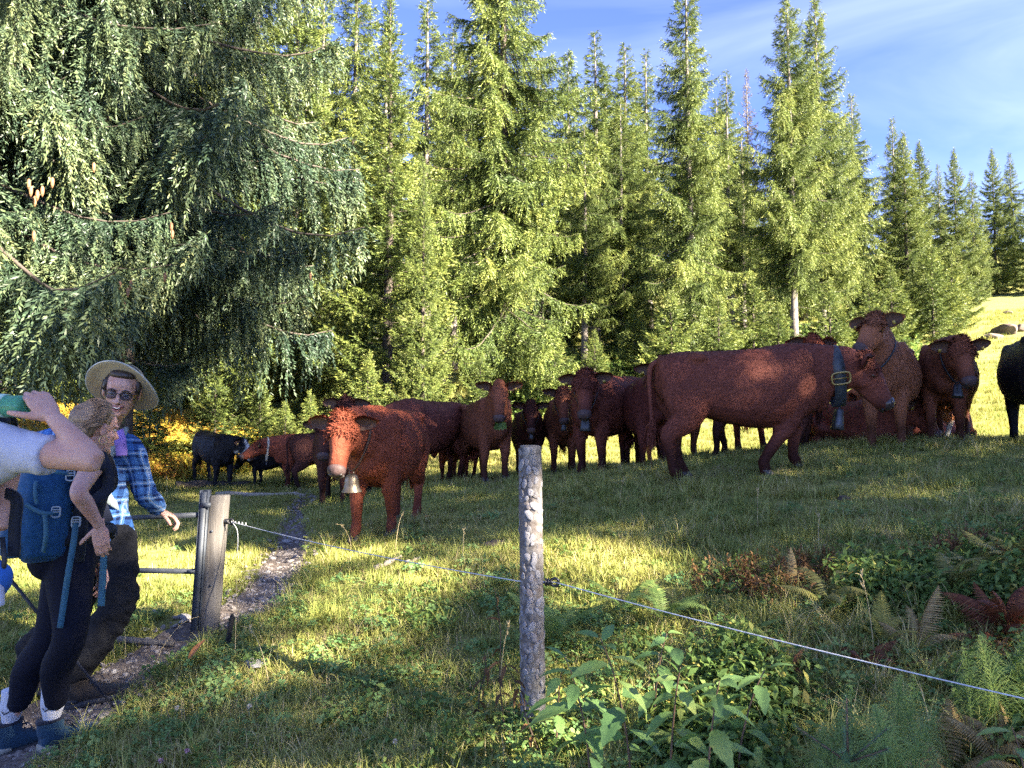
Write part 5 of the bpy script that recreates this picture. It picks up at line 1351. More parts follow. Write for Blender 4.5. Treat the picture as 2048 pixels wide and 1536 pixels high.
# hat: brim seen from below, crown behind the head
hu = unit(np.array([.06, .62, .76])); e1 = unit(np.cross(hu, (0, 1, 0))); e1 = e1 if e1[0] > 0 else -e1; e2 = np.cross(hu, e1)
hc = hM(-.040, 0, .014); tb = np.arange(56) / 56 * 2 * np.pi
def hatring(r1, r2, z): return hc + np.outer(np.cos(tb) * r1, e1) + np.outer(np.sin(tb) * r2, e2) + np.outer(z if not np.isscalar(z) else np.full(56, z), hu)
dip = -.022 * np.cos(tb) ** 2 + .010 * np.sin(tb) ** 2
q = MB()
q.rings([hatring(.086, .100, .0), hatring(.12, .132, .004 + .2 * dip), hatring(.165, .176, .006 + .7 * dip), hatring(.188, .200, -.002 + 1.2 * dip), hatring(.191, .203, .002 + 1.2 * dip), hatring(.188, .200, .007 + 1.2 * dip), hatring(.165, .176, .012 + .7 * dip), hatring(.12, .132, .010 + .2 * dip), hatring(.088, .102, .008), hatring(.086, .10, .05), hatring(.080, .093, .09), hatring(.066, .078, .112), hatring(.03, .04, .118)], cap=False)
V_ = hatring(.03, .04, .118); q.add(V_, (), [(0, i, i + 1) for i in range(1, 55)])
hat = q.obj('hat', m_hat, man)
q = MB(); q.tube([p for p in hatring(.191, .203, .002 + 1.2 * dip)] + [hatring(.191, .203, .002 + 1.2 * dip)[0]], .0045, 6, cap=False); q.obj('brim_binding', m_hatrim, hat)
q = MB()
for sd, drop in ((1, .16), (-1, .05)):
    p0 = hM(.01, sd * .098, .055); p1 = hM(.055, sd * .090 if sd > 0 else sd * .094, -.02); p2 = hM(.062, sd * .062, -.10 if sd > 0 else -.05)
    q.tube(catmull([p0, p1, p2], 10), .0028, 6)
q.obj('chin_cord', m_cord, hat)
# shirt with sleeves
mb = MB()
limb(mb, [arr(pel) - up3 * .06, arr(pel) + up3 * .04, arr(pel) * .45 + arr(chest) * .55, arr(chest), arr(neckb) - up3 * .055, arr(neckb) - up3 * .01], [(.190, .145), (.178, .132), (.175, .130), (.198, .148), (.150, .095), (.075, .07)], 26, up=fM)
limb(mb, [arr(neckb) - up3 * .05, shL - up3 * .004, shL * .5 + elL * .5, elL, elL * .5 + wrL * .5, wrL * .93 + elL * .07], [.07, .076, .070, .063, .056, .047], 18)
limb(mb, [arr(neckb) - up3 * .05, shR - up3 * .004, shR * .5 + elR * .5, elR, wrR * .93 + elR * .07], [.07, .078, .070, .062, .047], 18)
sh_me = wrinkle(remesh(mb, 'plaid_shirt', .009, m_plaid, 3), .026, 11, (1, 1, .9), seed=12)
link('plaid_shirt', sh_me, man)
q = MB(); q.tube([wrL * .99 + elL * .01 - hd * .012, wrL + hd * .006], [(.036, .036), (.037, .037)], 14); q.obj('cuff', m_plaid, man)
q = MB()
for sg in (1, -1):
    n0 = arr(neckb)
    ribbon(q, [n0 - fM * .06 + up3 * .035, n0 + lM * sg * .065 + up3 * .028 - fM * .01, n0 + lM * sg * .055 + fM * .07 - up3 * .005, n0 + lM * sg * .03 + fM * .115 - up3 * .075], .06, lM * sg + up3 * .4, .008, 20)
q.obj('collar', m_plaid, man)
q = MB(); c0 = arr(chest) + fM * .142 + lM * .05
ribbon(q, [arr(neckb) + fM * .075 - up3 * .04, arr(chest) + fM * .150 + up3 * .02 + lM * .02, arr(chest) + fM * .140 - up3 * .14 + lM * .03, arr(pel) + fM * .142 + up3 * .09 + lM * .03], .13, fM, .006, 16); q.obj('dark_undershirt', m_navy, man)
q = MB(); ribbon(q, [P(236, 862, 4.11), P(241, 875, 4.10), P(243, 890, 4.10), P(244, 912, 4.11)], .055, fM, .012, 18); link('neck_cloth', wrinkle(q.mesh('neck_cloth', m_lav), .012, 25, seed=4), man)
# his head is a little larger than the rest suggests
def scale_about(objs, o, k):
    for ob in objs:
        V = mesh_np(ob.data); ob.data.vertices.foreach_set('co', (o + (V - o) * k).astype(np.float32).ravel()); ob.data.update(); scale_about(ob.children, o, k)
scale_about([c for c in man.children if c.name.split('.')[0] in ('eye', 'eyebrow', 'mouth', 'teeth', 'upper_lip', 'lower_lip', 'hair', 'glasses')], hM.o, 1.12)
# trousers
mb = MB(); limb(mb, [arr(pel) + up3 * .08, arr(pel), arr(pel) - up3 * .10], [(.168, .125), (.185, .14), (.165, .13)], 22, up=fM)
for hp_, kn, an, d2 in ((hip1, kn1, an1, dM1), (hip2, kn2, an2, dM2)):
    dd = np.array([*d2, 0])
    limb(mb, [hp_ + up3 * .02, hp_ * .6 + kn * .4, kn + dd * .015, kn * .55 + an * .45, an + up3 * .075, an + up3 * .0], [.115, .108, .092, .088, .086, .080], 18)
link('trousers', wrinkle(remesh(mb, 'trousers', .010, m_trouser, 3), .040, 8.5, (1, 1, 1.3), seed=21), man)
for bp, d2 in ((bM1, dM1), (bM2, dM2)): boot(man, bp, d2, m_bootB, m_sole, L=.31, H=.135, W=.052)
place_root(man)
# his pack: on the back, straps to the front
bp2 = thing('backpack', 'dark backpack with pale grey shoulder strap worn by the man in the hat', 'backpack', (arr(chest) - fM * .25) * np.array([1, 1, 0]) + up3 * (arr(pel)[2]))
fb = Frame(arr(chest) - fM * .235 - up3 * .07, -fM); R_ = []
for z, w, d_ in ((-.24, .11, .07), (-.19, .14, .10), (0, .15, .115), (.15, .14, .10), (.21, .10, .06)):
    R_.append(np.array([fb(d_ * np.sign(math.sin(t)) * abs(math.sin(t)) ** .7, w * np.sign(math.cos(t)) * abs(math.cos(t)) ** .7, z) for t in np.arange(20) / 20 * 6.2832]))
mb = MB().rings(R_); link('pack_bag', wrinkle(remesh(mb, 'pack_bag', .012, m_packd, 2), .02, 10), bp2)
for sg in (1, -1):
    q = MB(); s2 = lM * sg; n0 = arr(neckb)
    ribbon(q, [fb(-.05, -sg * .08, .20), n0 + s2 * .105 + up3 * .005 - fM * .03, n0 + s2 * .105 + fM * .06 - up3 * .02, arr(chest) + s2 * .09 + fM * .170, arr(chest) + s2 * .115 + fM * .150 - up3 * .16, arr(chest) + s2 * .19 + fM * .02 - up3 * .25], .048, fM + up3 * .6, .012, 30)
    q.obj('shoulder_strap', m_greystrap, bp2)
place_root(bp2)

# ============================================================ person drinking at the left edge
fD = unit(np.array([-.55, .80, 0])); rD = np.array([fD[1], -fD[0], 0])
sh3, el3, wr3 = arr(P(-6, 893, 2.36)), arr(P(188, 922, 2.32)), arr(P(106, 834, 2.36))
neck3 = arr(P(-125, 858, 2.44)); chest3 = arr(P(-150, 950, 2.44)); pel3 = arr(P(-270, 1180, 2.46))
hD = Frame(P(-94, 768, 2.44), (.62, .55, .30), roll=0)
el4, wr4 = arr(P(8, 985, 2.62)), arr(P(-2, 1060, 2.58))
f1 = Vector((pel3[0] - .1, pel3[1], 0)); f1.z = gz1(f1.x, f1.y); f2 = Vector((pel3[0] - .28, pel3[1] + .12, 0)); f2.z = gz1(f2.x, f2.y)
drk = person('person in a white t-shirt drinking with raised arm, cut by the left picture edge', (f1.x, f1.y, f1.z))
mb = MB()
limb(mb, [pel3, pel3 * .5 + chest3 * .5, chest3, neck3 - up3 * .03], [(.15, .11), (.14, .10), (.17, .12), (.07, .06)], 18, up=fD)
limb(mb, [sh3 - (el3 - sh3) * .2, sh3, sh3 * .5 + el3 * .5, el3 * .9 + sh3 * .1 + up3 * .003, el3, el3 * .75 + wr3 * .25, el3 * .35 + wr3 * .65, wr3], [.054, .053, .046, .040, .035, .038, .031, .026], 16)
limb(mb, [neck3 - rD * -.05 - up3 * .05, el4 + up3 * .2, el4, wr4], [.05, .05, .038, .026], 14)
for ft, sg in ((f1, 1), (f2, -1)):
    limb(mb, [pel3 + rD * .09 * sg, (pel3 + rD * .09 * sg + arr(ft) + up3 * .1) / 2, arr(ft) + up3 * .1], [.09, .06, .045], 12)
    limb(mb, [arr(ft) + up3 * .1, arr(ft) + up3 * .04 + fD * .05, arr(ft) + fD * .2 + up3 * .03], [.05, .05, .035], 10)
body_l = remesh(mb, 'b', .007, None, 5)
mb = MB(); head_shape(mb, hD); limb(mb, [neck3 - up3 * .06, hD(-.02, 0, -.06)], [.068, .056], 14); head_l = remesh(mb, 'h', .005, None, 3)
# hand round the bottle: the bottle lies along bax, fingers wrap over its far and top side
bax = unit(np.array([-1.0, .12, .06])); bc3 = arr(P(20, 812, 2.37))
mb = MB(); hand_shape(mb, wr3, (-.58, .10, .66), (-.50, .62, -.45), (-.75, -.15, -.6), curl=(.75, .85, .5), spread=.06, scale=.98, tcurl=.35, tout=.8); handD = remesh(mb, 'a', .003, None, 2)
link('body', join_mesh('body', [body_l, head_l, handD], m_skin2), drk)
face_parts(hD, drk)
mb = MB(); mb.ellipsoid(hD(-.025, 0, .04), (.105, .084, .093), hD.R, 18, 12); link('hair', remesh(mb, 'hair', .008, m_hairM, 2), drk)
mb = MB()
limb(mb, [pel3 + up3 * .02, pel3 * .6 + chest3 * .4, chest3 - up3 * .02, neck3 - up3 * .06, neck3 - up3 * .0], [(.185, .14), (.18, .135), (.195, .15), (.14, .10), (.075, .07)], 24, up=fD)
ad = unit(el3 - sh3)
limb(mb, [neck3 - up3 * .06, sh3 - ad * .03, sh3 + ad * .09 - up3 * .002, sh3 + ad * .185 - up3 * .003], [.080, .078, .066, .060], 20, up=(0, 1, 0))
limb(mb, [chest3, chest3 * .45 + sh3 * .55 - up3 * .045, sh3 + ad * .05 - up3 * .035], [.13, .085, .05], 16)
limb(mb, [neck3 - up3 * .05, neck3 * .4 + el4 * .6 + up3 * .1], [.085, .07], 14)
link('tshirt', wrinkle(remesh(mb, 'tshirt', .008, m_tshirt, 4), .022, 9, (1, 1, 1), seed=31), drk)
mb = MB(); limb(mb, [pel3 + up3 * .05, pel3 - up3 * .1], [(.17, .13), (.18, .14)], 18, up=fD)
for ft, sg in ((f1, 1), (f2, -1)):
    limb(mb, [pel3 + rD * .09 * sg, (pel3 + rD * .09 * sg) * .55 + arr(ft) * .45], [.11, .085], 14)
link('shorts', wrinkle(remesh(mb, 'shorts', .012, m_navy, 3), .02, 10), drk)
place_root(drk)
# green bottle
m_bottle, nt, b = mat_new('green_bottle_plastic')
b.inputs['Base Color'].default_value = (.10, .36, .22, 1); b.inputs['Roughness'].default_value = .22; b.inputs['Transmission Weight'].default_value = .35; b.inputs['IOR'].default_value = 1.3
def lathe(q, o, ax, prof, n=24):
    ax = unit(ax); e1_ = unit(np.cross(ax, (0, 0, 1))); e2_ = np.cross(ax, e1_); t_ = np.arange(n) / n * 2 * np.pi
    q.rings([o + ax * h + np.outer(np.cos(t_) * r, e1_) + np.outer(np.sin(t_) * r, e2_) for h, r in prof])
bt = thing('bottle', 'green drinking bottle tipped towards the mouth of the person at the left edge', 'bottle', bc3)
q = MB(); lathe(q, bc3 - bax * .055, bax, [(0, .022), (.004, .031), (.012, .036), (.03, .0365), (.05, .034), (.056, .0352), (.10, .0365), (.135, .036), (.16, .030), (.18, .019), (.19, .015), (.205, .015)]); q.obj('bottle_body', m_bottle, bt)
q = MB(); lathe(q, bc3 + bax * .148, bax, [(0, .017), (.01, .018), (.012, .0165), (.016, .018), (.02, .0165)]); q.obj('neck_ring', m_buckle, bt)
q = MB(); lathe(q, bc3 + bax * .028, bax, [(-.02, .0372), (.02, .0372)]); q.obj('label_band', simple('pale_print', (.35, .52, .42), .5, var=.2, scale=60), bt)
place_root(bt)
# dark day pack on the far side of the drinking person, with a blue jacket and a pale cloth
dp = thing('day_pack', 'dark day pack with blue roll and pale cloth hanging at the left picture edge', 'backpack', P(-40, 1120, 2.62))
q = MB(); ribbon(q, [P(10, 985, 2.60), P(33, 1000, 2.57), P(30, 1050, 2.56), P(28, 1112, 2.57)], .036, (.2, -1, 0), .012); q.obj('shoulder_strap', m_packd, dp)
mb = MB(); limb(mb, [P(-70, 940, 2.66), P(-60, 990, 2.64), P(-62, 1060, 2.64), P(-66, 1100, 2.66)], [.06, .085, .085, .05], 16); link('pack_bag', wrinkle(remesh(mb, 'pack_bag', .009, m_packd, 2), .02, 10), dp)
mb = MB(); limb(mb, [P(-20, 1122, 2.55), P(0, 1146, 2.54), P(-2, 1172, 2.55), P(-20, 1190, 2.57)], [.02, .033, .033, .02], 14); link('blue_roll', wrinkle(remesh(mb, 'blue_roll', .006, cloth_mat('blue_fleece', (.03, .12, .42)), 2), .01, 20), dp)
mb = MB(); limb(mb, [P(-16, 1150, 2.52), P(-6, 1180, 2.52), P(-3, 1212, 2.52)], [.012, .02, .016], 12); link('pale_cloth', wrinkle(remesh(mb, 'pale_cloth', .005, m_tshirt, 2), .008, 22), dp)
q = MB(); ribbon(q, [P(-34, 905, 2.44), P(-4, 846, 2.41), P(16, 836, 2.46), P(22, 870, 2.55)], .042, (.5, -1, .2), .010); q.obj('shoulder_strap', m_packd, dp)
q = MB(); q.tube([P(5, 1075, 2.55), P(9, 1120, 2.53), P(6, 1150, 2.53)], .008, 8); q.obj('cord', m_black, dp)
place_root(dp)
# trekking pole leaning behind the woman's legs
tp0, tp1 = P(22, 1160, 3.95), P(120, 1290, 4.05); tpe = G(tp1.x + .28, tp1.y + .05, 0)
tpo = thing('trekking_pole', 'black trekking pole leaning behind the legs of the woman', 'trekking pole', tpe)
q = MB(); q.tube([tp0, tp0.lerp(tpe, .45)], .009, 8); q.obj('upper_shaft', m_black, tpo)
q = MB(); q.tube([tp0.lerp(tpe, .45), tpe], .0065, 8); q.obj('lower_shaft', m_packd, tpo)
q = MB(); q.tube([tp0 - (tpe - tp0).normalized() * .13, tp0], [.015, .017], 10); q.obj('grip', m_packd, tpo)
place_root(tpo)
# ------------------------------------------------------------------ gate, posts, wire
m_postwood, nt, b = mat_new('weathered_post_wood')
n1 = noise_tex(nt, 5, 5, .6, mapscale=(6, 6, .6)); n2 = noise_tex(nt, 2.2, 4)
c = ramp(nt, n1, [(.3, (.05, .047, .046)), (.55, (.105, .10, .097)), (.75, (.16, .155, .152))])
nt.links.new(mixc(nt, n2, c, (.24, .20, .16), 'MULTIPLY'), b.inputs['Base Color']); nt.links.new(mixc(nt, .35, c, (.15, .125, .105)), b.inputs['Base Color'])
b.inputs['Roughness'].default_value = .9; bump(nt, b, n1, .6, .01)
m_zinc = simple('dull_zinc', (.040, .048, .064), .6, metal=.0, var=.35, scale=10, bmp=.15)
m_barkp, nt, b = mat_new('post_bark')
n1 = noise_tex(nt, 30, 5, .65); n2 = noise_tex(nt, 5, 3)
c = ramp(nt, n1, [(.3, (.045, .04, .038)), (.5, (.13, .12, .115)), (.72, (.23, .22, .22))])
nt.links.new(mixc(nt, ramp(nt, n2, [(.45, 0.0), (.7, .6)]), c, (.13, .085, .06)), b.inputs['Base Color']); b.inputs['Roughness'].default_value = .95
bump(nt, b, n1, .9, .008)
m_barkflake, nt, b = mat_new('bark_flake_grey')
oi = nd(nt, 'ShaderNodeObjectInfo'); n1 = noise_tex(nt, 45, 4, .65)
c1 = ramp(nt, oi.outputs['Random'], [(0, (.11, .10, .10)), (.5, (.19, .18, .185)), (.85, (.27, .26, .275)), (1, (.17, .12, .095))])
nt.links.new(mixc(nt, ramp(nt, n1, [(.3, 0), (.7, .6)]), c1, (.30, .29, .31)), b.inputs['Base Color']); b.inputs['Roughness'].default_value = .95
bump(nt, b, n1, .7, .006)
m_insul = simple('black_insulator_plastic', (.010, .010, .012), .4)
m_wire = simple('white_polywire', (.42, .43, .47), .6, var=.25, scale=120)

# gate post: squared weathered timber
gp = G(P(424, 850, 4.84).x, 4.84, -.12); gtop = P(428, 992, 4.84).z
post = thing('gate_post', 'weathered square timber gate post beside the stony path', 'gate post', gp)
q = MB(); R_ = []
rng = np.random.default_rng(5)
for t in np.linspace(0, 1, 12):
    z = t * (gtop - gp.z); j = rng.normal(0, .002, 2); w, d_ = .047, .050
    base = np.array([(w, -d_), (w, d_), (-w, d_), (-w, -d_)]); k = []
    for i in range(4):                                   # chamfered corners
        a_, b_ = base[i], base[(i + 1) % 4]; k += [a_ * .94 + b_ * .06, a_ * .06 + b_ * .94]
    R_.append([(x + j[0] + .065 * t, y + j[1], z) for x, y in k])
R_.append([(x * .9 + .066 * .1, y * .9, gtop - gp.z + .006) for x, y in np.array(R_[-1])[:, :2]])
q.rings(R_); q.obj('timber', m_postwood, post, smooth=False)
for zz_ in (.12, .46, .80):
    q = MB(); q.tube([(.035, -.058, zz_), (.035, -.050, zz_)], .008, 8); q.obj('nail', m_zinc, post)
def insulator(parent, o, ax):
    """screw-in ring insulator: shaft, ribbed body, eye"""
    ax = unit(np.array(ax, float)); q = MB()
    q.tube([o, o + ax * .02], .006, 8)
    lathe(q, o + ax * .012, ax, [(0, .010), (.002, .018), (.006, .018), (.008, .013), (.012, .013), (.014, .0175), (.018, .0175), (.02, .012), (.024, .012), (.026, .0165), (.03, .0165), (.032, .008)], 16)
    c0 = o + ax * .056; e2_ = unit(np.cross(ax, (0, 1, 0)))
    q.tube([c0 + ax * .017 * math.cos(t) + e2_ * .017 * math.sin(t) for t in np.linspace(0, 6.2832, 20)], .0062, 8, cap=False)
    q.obj('insulator', m_insul, parent); return c0
ins1 = insulator(post, np.array([.095, -.02, P(435, 1042, 4.84).z - gp.z]), (.95, -.3, 0))
ins1w = Vector(tuple(ins1)) + gp
# metal gate: end stile (channel), two rails, inner stile
gate = thing('metal_gate', 'grey metal gate with two rails beside the timber post, under the hand of the man', 'gate', (P(402, 850, 4.79).x, 4.79, gp.z + .1))
gx0 = P(393, 1262, 4.79); gx1 = P(412, 980, 4.79)
q = MB()
for dx, w_, dy, dd in ((-.026, .006, 0, .05), (.0, .048, .026, .006), (.022, .006, 0, .05)):
    q.add([(gx0.x + dx - w_ / 2, gx0.y + dy - dd / 2, gx0.z), (gx0.x + dx + w_ / 2, gx0.y + dy - dd / 2, gx0.z), (gx0.x + dx + w_ / 2, gx0.y + dy + dd / 2, gx0.z), (gx0.x + dx - w_ / 2, gx0.y + dy + dd / 2, gx0.z),
           (gx1.x + dx - w_ / 2, gx1.y + dy - dd / 2, gx1.z), (gx1.x + dx + w_ / 2, gx1.y + dy - dd / 2, gx1.z), (gx1.x + dx + w_ / 2, gx1.y + dy + dd / 2, gx1.z), (gx1.x + dx - w_ / 2, gx1.y + dy + dd / 2, gx1.z)],
          [(0, 1, 2, 3), (4, 7, 6, 5), (0, 4, 5, 1), (1, 5, 6, 2), (2, 6, 7, 3), (3, 7, 4, 0)])
q.obj('end_stile', m_zinc, gate, smooth=False)
q = MB(); q.tube([(gx0.x + .0, gx0.y - .012, gx0.z + .01), (gx1.x, gx1.y - .012, gx1.z - .01)], [(.017, .022)] * 2, 8, up=(0, 1, 0), power=6); q.obj('stile_bar', m_zinc, gate, smooth=False)
rl = [(P(404, 1029, 4.79), P(236, 1037, 4.86)), (P(398, 1143, 4.79), P(236, 1140, 4.86))]
for a_, b_ in rl:
    q = MB(); q.tube([a_, b_], [(.016, .016)] * 2, 8, up=(0, 1, 0), power=7); q.obj('rail', m_zinc, gate, smooth=False)
q = MB(); q.tube([P(247, 1024, 4.85), P(236, 1150, 4.85)], [(.014, .02)] * 2, 8, up=(0, 1, 0), power=7); q.obj('inner_stile', m_zinc, gate, smooth=False)
q = MB(); q.tube([rl[0][1], P(120, 1046, 4.92)], [(.016, .016)] * 2, 8, up=(0, 1, 0), power=7); q.tube([rl[1][1], P(120, 1138, 4.92)], [(.016, .016)] * 2, 8, up=(0, 1, 0), power=7); q.obj('rail', m_zinc, gate, smooth=False)
q = MB(); q.box(P(412, 1010, 4.757), (.06, .012, .03)); q.box(P(382, 1143, 4.765), (.05, .012, .018)); q.obj('latch', m_zinc, gate, smooth=False)
place_root(gate)

# round post with flaking bark
bp = G(P(1066, 850, 3.35).x, 3.35, -.10); bt_ = P(1060, 893, 3.35)
bpost = thing('fence_post', 'round wooden fence post covered in flaking grey bark', 'fence post', bp)
Hh = bt_.z - bp.z; r0 = .052; leanx = (bt_.x - bp.x)
q = MB(); nz, nt_ = 90, 40; th = np.arange(nt_) / nt_ * 2 * np.pi; R_ = []
for t in np.linspace(0, 1, nz):
    z = t * Hh; rr = r0 * (1.03 - .10 * t) + .0045 * (vnoise(th * 4, z * 26 + th * 0, 1, 2) - .5) + .004 * np.cos(th * 2 + 1) * .6
    R_.append(np.stack([leanx * t + np.cos(th) * rr, np.sin(th) * rr, np.full(nt_, z)], 1))
R_ = np.array(R_); R_[-1, :, 2] -= .012 * np.clip(np.cos(th - 2.5), 0, 1)
for a0, z0_, z1_ in ((4.1, .35, .62), (4.5, .70, .98), (5.3, .12, .40), (3.7, .80, 1.05), (4.75, .45, .50)):      # lengthwise cracks
    zc = R_[:, 0, 2] / Hh; k_ = np.clip(np.minimum(zc - z0_, z1_ - zc) * 14, 0, 1)[:, None] * np.exp(-((th[None] - a0 - .12 * np.sin(zc[:, None] * 31)) / .085) ** 2)
    R_[:, :, :2] -= (R_[:, :, :2] - np.array([leanx, 0]) * zc[:, None, None]) * (k_ * .16)[:, :, None]
q.rings(R_); q.obj('trunk_wood', m_barkp, bpost)
q = MB(); t_ = np.arange(28) / 28 * 6.2832; q.rings([[(leanx + math.cos(a) * r_ , math.sin(a) * r_, Hh + h_) for a in t_] for r_, h_ in ((.0455, -.004), (.0445, .004), (.03, .006), (.008, .0055))]); q.obj('cut_end', m_postwood, bpost)
fl = []
for k in range(6):                                       # flake shapes: curved irregular shields with thickness
    rg = np.random.default_rng(40 + k); nn = 9; q = MB(); an = np.arange(nn) / nn * 6.2832; rad = rg.uniform(.75, 1.15, nn)
    def sh(s_, o): return np.array([((1 + o) * math.cos(x * .95 * s_ * a) if False else (o - .12 * (s_ * x) ** 2), s_ * x, s_ * y * rg.uniform(.98, 1.02)) for x, y, a in zip(np.cos(an) * rad * .75, np.sin(an) * rad, an)])
    q.rings([sh(1, 0), sh(.97, .16), sh(.72, .24), sh(.25, .26)]); fl.append(q.mesh('bark_flake', m_barkflake, False))
rg = np.random.default_rng(8); placed = []
for k in range(9000):
    if len(placed) >= 290: break
    a = rg.uniform(0, 6.2832); z = rg.uniform(.03, Hh - .02); s_ = rg.uniform(.009, .022)
    if vnoise(np.array(a * 2.0), np.array(z * 3.5), 1, 6) > .66: continue
    if any(abs(z - z2) < (s_ + s2) * .66 and abs((a - a2 + math.pi) % (2 * math.pi) - math.pi) * r0 < (s_ + s2) * .56 for a2, z2, s2 in placed): continue
    placed.append((a, z, s_)); rr = r0 * (1.03 - .10 * z / Hh) - .001
    o = link('bark_flake', fl[k % 6], bpost, loc=(leanx * z / Hh + math.cos(a) * rr, math.sin(a) * rr, z), rot=(rg.normal(0, .3), rg.normal(0, .06), a)); o.rotation_mode = 'ZYX' if False else 'XYZ'
    o.scale = (s_ * 1.0, s_ * 1.0, s_ * rg.uniform(.9, 1.45))
zi = P(1100, 1163, 3.35).z - bp.z
ins2 = insulator(bpost, np.array([leanx * zi / Hh + .046, -.012, zi]), (.97, -.15, .02)); ins2w = Vector(tuple(ins2)) + bp
# the wire
def twisted(q, a, b_, r=.0022, sag=.02, turns=90):
    a, b_ = np.array(tuple(a)), np.array(tuple(b_)); n = 40; t = np.linspace(0, 1, n)
    c = a + (b_ - a) * t[:, None]; c[:, 2] -= sag * 4 * t * (1 - t)
    q.tube(c, r, 6)
wire = thing('fence_wire', 'white electric fence wire stretched between the posts', 'fence wire', G(-.9, 4.1))
q = MB(); twisted(q, ins1w, ins2w - Vector((.16, .0, -.005)), .0024, .02); twisted(q, ins2w - Vector((.16, 0, -.005)), ins2w, .0024, 0)
q.obj('wire_run', m_wire, wire)
q = MB(); wend = P(2140, 1418, 2.3); twisted(q, ins2w, wend, .0024, .012); q.obj('wire_run', m_wire, wire)
q = MB(); k0 = ins1w
q.tube(catmull([k0, k0 + Vector((.03, -.02, -.018)), k0 + Vector((.05, -.02, -.06)), k0 + Vector((.05, -.01, -.16)), k0 + Vector((.035, .0, -.24))], 16), .002, 5); q.obj('loose_end', m_wire, wire)
q = MB()
for k in range(5): q.tube([k0 + Vector((.008 + .022 * k, -.004, -.003 * k)) + Vector((0, .006 * math.cos(t), .006 * math.sin(t))) for t in np.linspace(0, 6.2832, 10)], .002, 5)
q.obj('knot', m_wire, wire)
place_root(wire)
# far end of the wire: a further post out of the picture
# ------------------------------------------------------------------ ground cover
def ground_hit(px, py, lo=1.2, hi=60):
    """where the sight line through a photo pixel meets the terrain"""
    Y = np.geomspace(lo, hi, 400); pts = np.array([tuple(P(px, py, y)) for y in Y]); g = gz(pts[:, 0], pts[:, 1])
    k = np.argmax(pts[:, 2] <= g)
    if pts[k, 2] > g[k]: k = len(Y) - 1
    return Vector((pts[k, 0], pts[k, 1], g[k]))
def scatter(name, xy, protos, rng, scl=(.8, 1.3), tilt=.12, tint=None, kind='stuff', dz=-.01, label=None, flat=False, sarr=None):
    """one object: points on the ground, each carrying a copy of a small clump"""
    xy = np.asarray(xy); n = len(xy); z = gz(xy[:, 0], xy[:, 1]) + dz
    me = bpy.data.meshes.new(name); me.vertices.add(n); me.vertices.foreach_set('co', np.stack([xy[:, 0], xy[:, 1], z], 1).astype(np.float32).ravel())
    a = me.attributes.new('rot', 'FLOAT_VECTOR', 'POINT'); rot = np.stack([rng.normal(0, tilt, n), rng.normal(0, tilt, n), rng.uniform(0, 6.28, n)], 1); a.data.foreach_set('vector', rot.astype(np.float32).ravel())
    a = me.attributes.new('scl', 'FLOAT', 'POINT'); a.data.foreach_set('value', (sarr if sarr is not None else rng.uniform(scl[0], scl[1], n)).astype(np.float32))
    a = me.attributes.new('pick', 'INT', 'POINT'); a.data.foreach_set('value', rng.integers(0, len(protos), n).astype(np.int32))
    a = me.attributes.new('tint', 'FLOAT', 'POINT'); a.data.foreach_set('value', (tint if tint is not None else rng.random(n)).astype(np.float32))
    me.update()
    c = bpy.data.collections.new(name + '_clumps')
    for i, p in enumerate(protos):
        o = bpy.data.objects.new('%s_clump_%s' % (name, 'abcdefghijkl'[i]), p); c.objects.link(o)
    ng = bpy.data.node_groups.new(name + '_scatter', 'GeometryNodeTree')
    ng.interface.new_socket('Geometry', in_out='INPUT', socket_type='NodeSocketGeometry'); ng.interface.new_socket('Geometry', in_out='OUTPUT', socket_type='NodeSocketGeometry')
    N, L = ng.nodes, ng.links
    gi, go = N.new('NodeGroupInput'), N.new('NodeGroupOutput')
    ci = N.new('GeometryNodeCollectionInfo'); ci.inputs['Collection'].default_value = c; ci.inputs['Separate Children'].default_value = True; ci.inputs['Reset Children'].default_value = True
    ip = N.new('GeometryNodeInstanceOnPoints'); ip.inputs['Pick Instance'].default_value = True
    def na(nm, t):
        x = N.new('GeometryNodeInputNamedAttribute'); x.data_type = t; x.inputs['Name'].default_value = nm; return x.outputs['Attribute']
    er = N.new('FunctionNodeEulerToRotation'); L.new(na('rot', 'FLOAT_VECTOR'), er.inputs[0])
    L.new(gi.outputs[0], ip.inputs['Points']); L.new(ci.outputs[0], ip.inputs['Instance']); L.new(na('pick', 'INT'), ip.inputs['Instance Index']); L.new(er.outputs[0], ip.inputs['Rotation']); L.new(na('scl', 'FLOAT'), ip.inputs['Scale']); L.new(ip.outputs[0], go.inputs[0])
    o = link(name, me); m = o.modifiers.new('scatter', 'NODES'); m.node_group = ng
    o['kind'] = kind
    if label: o['label'] = label
    return o
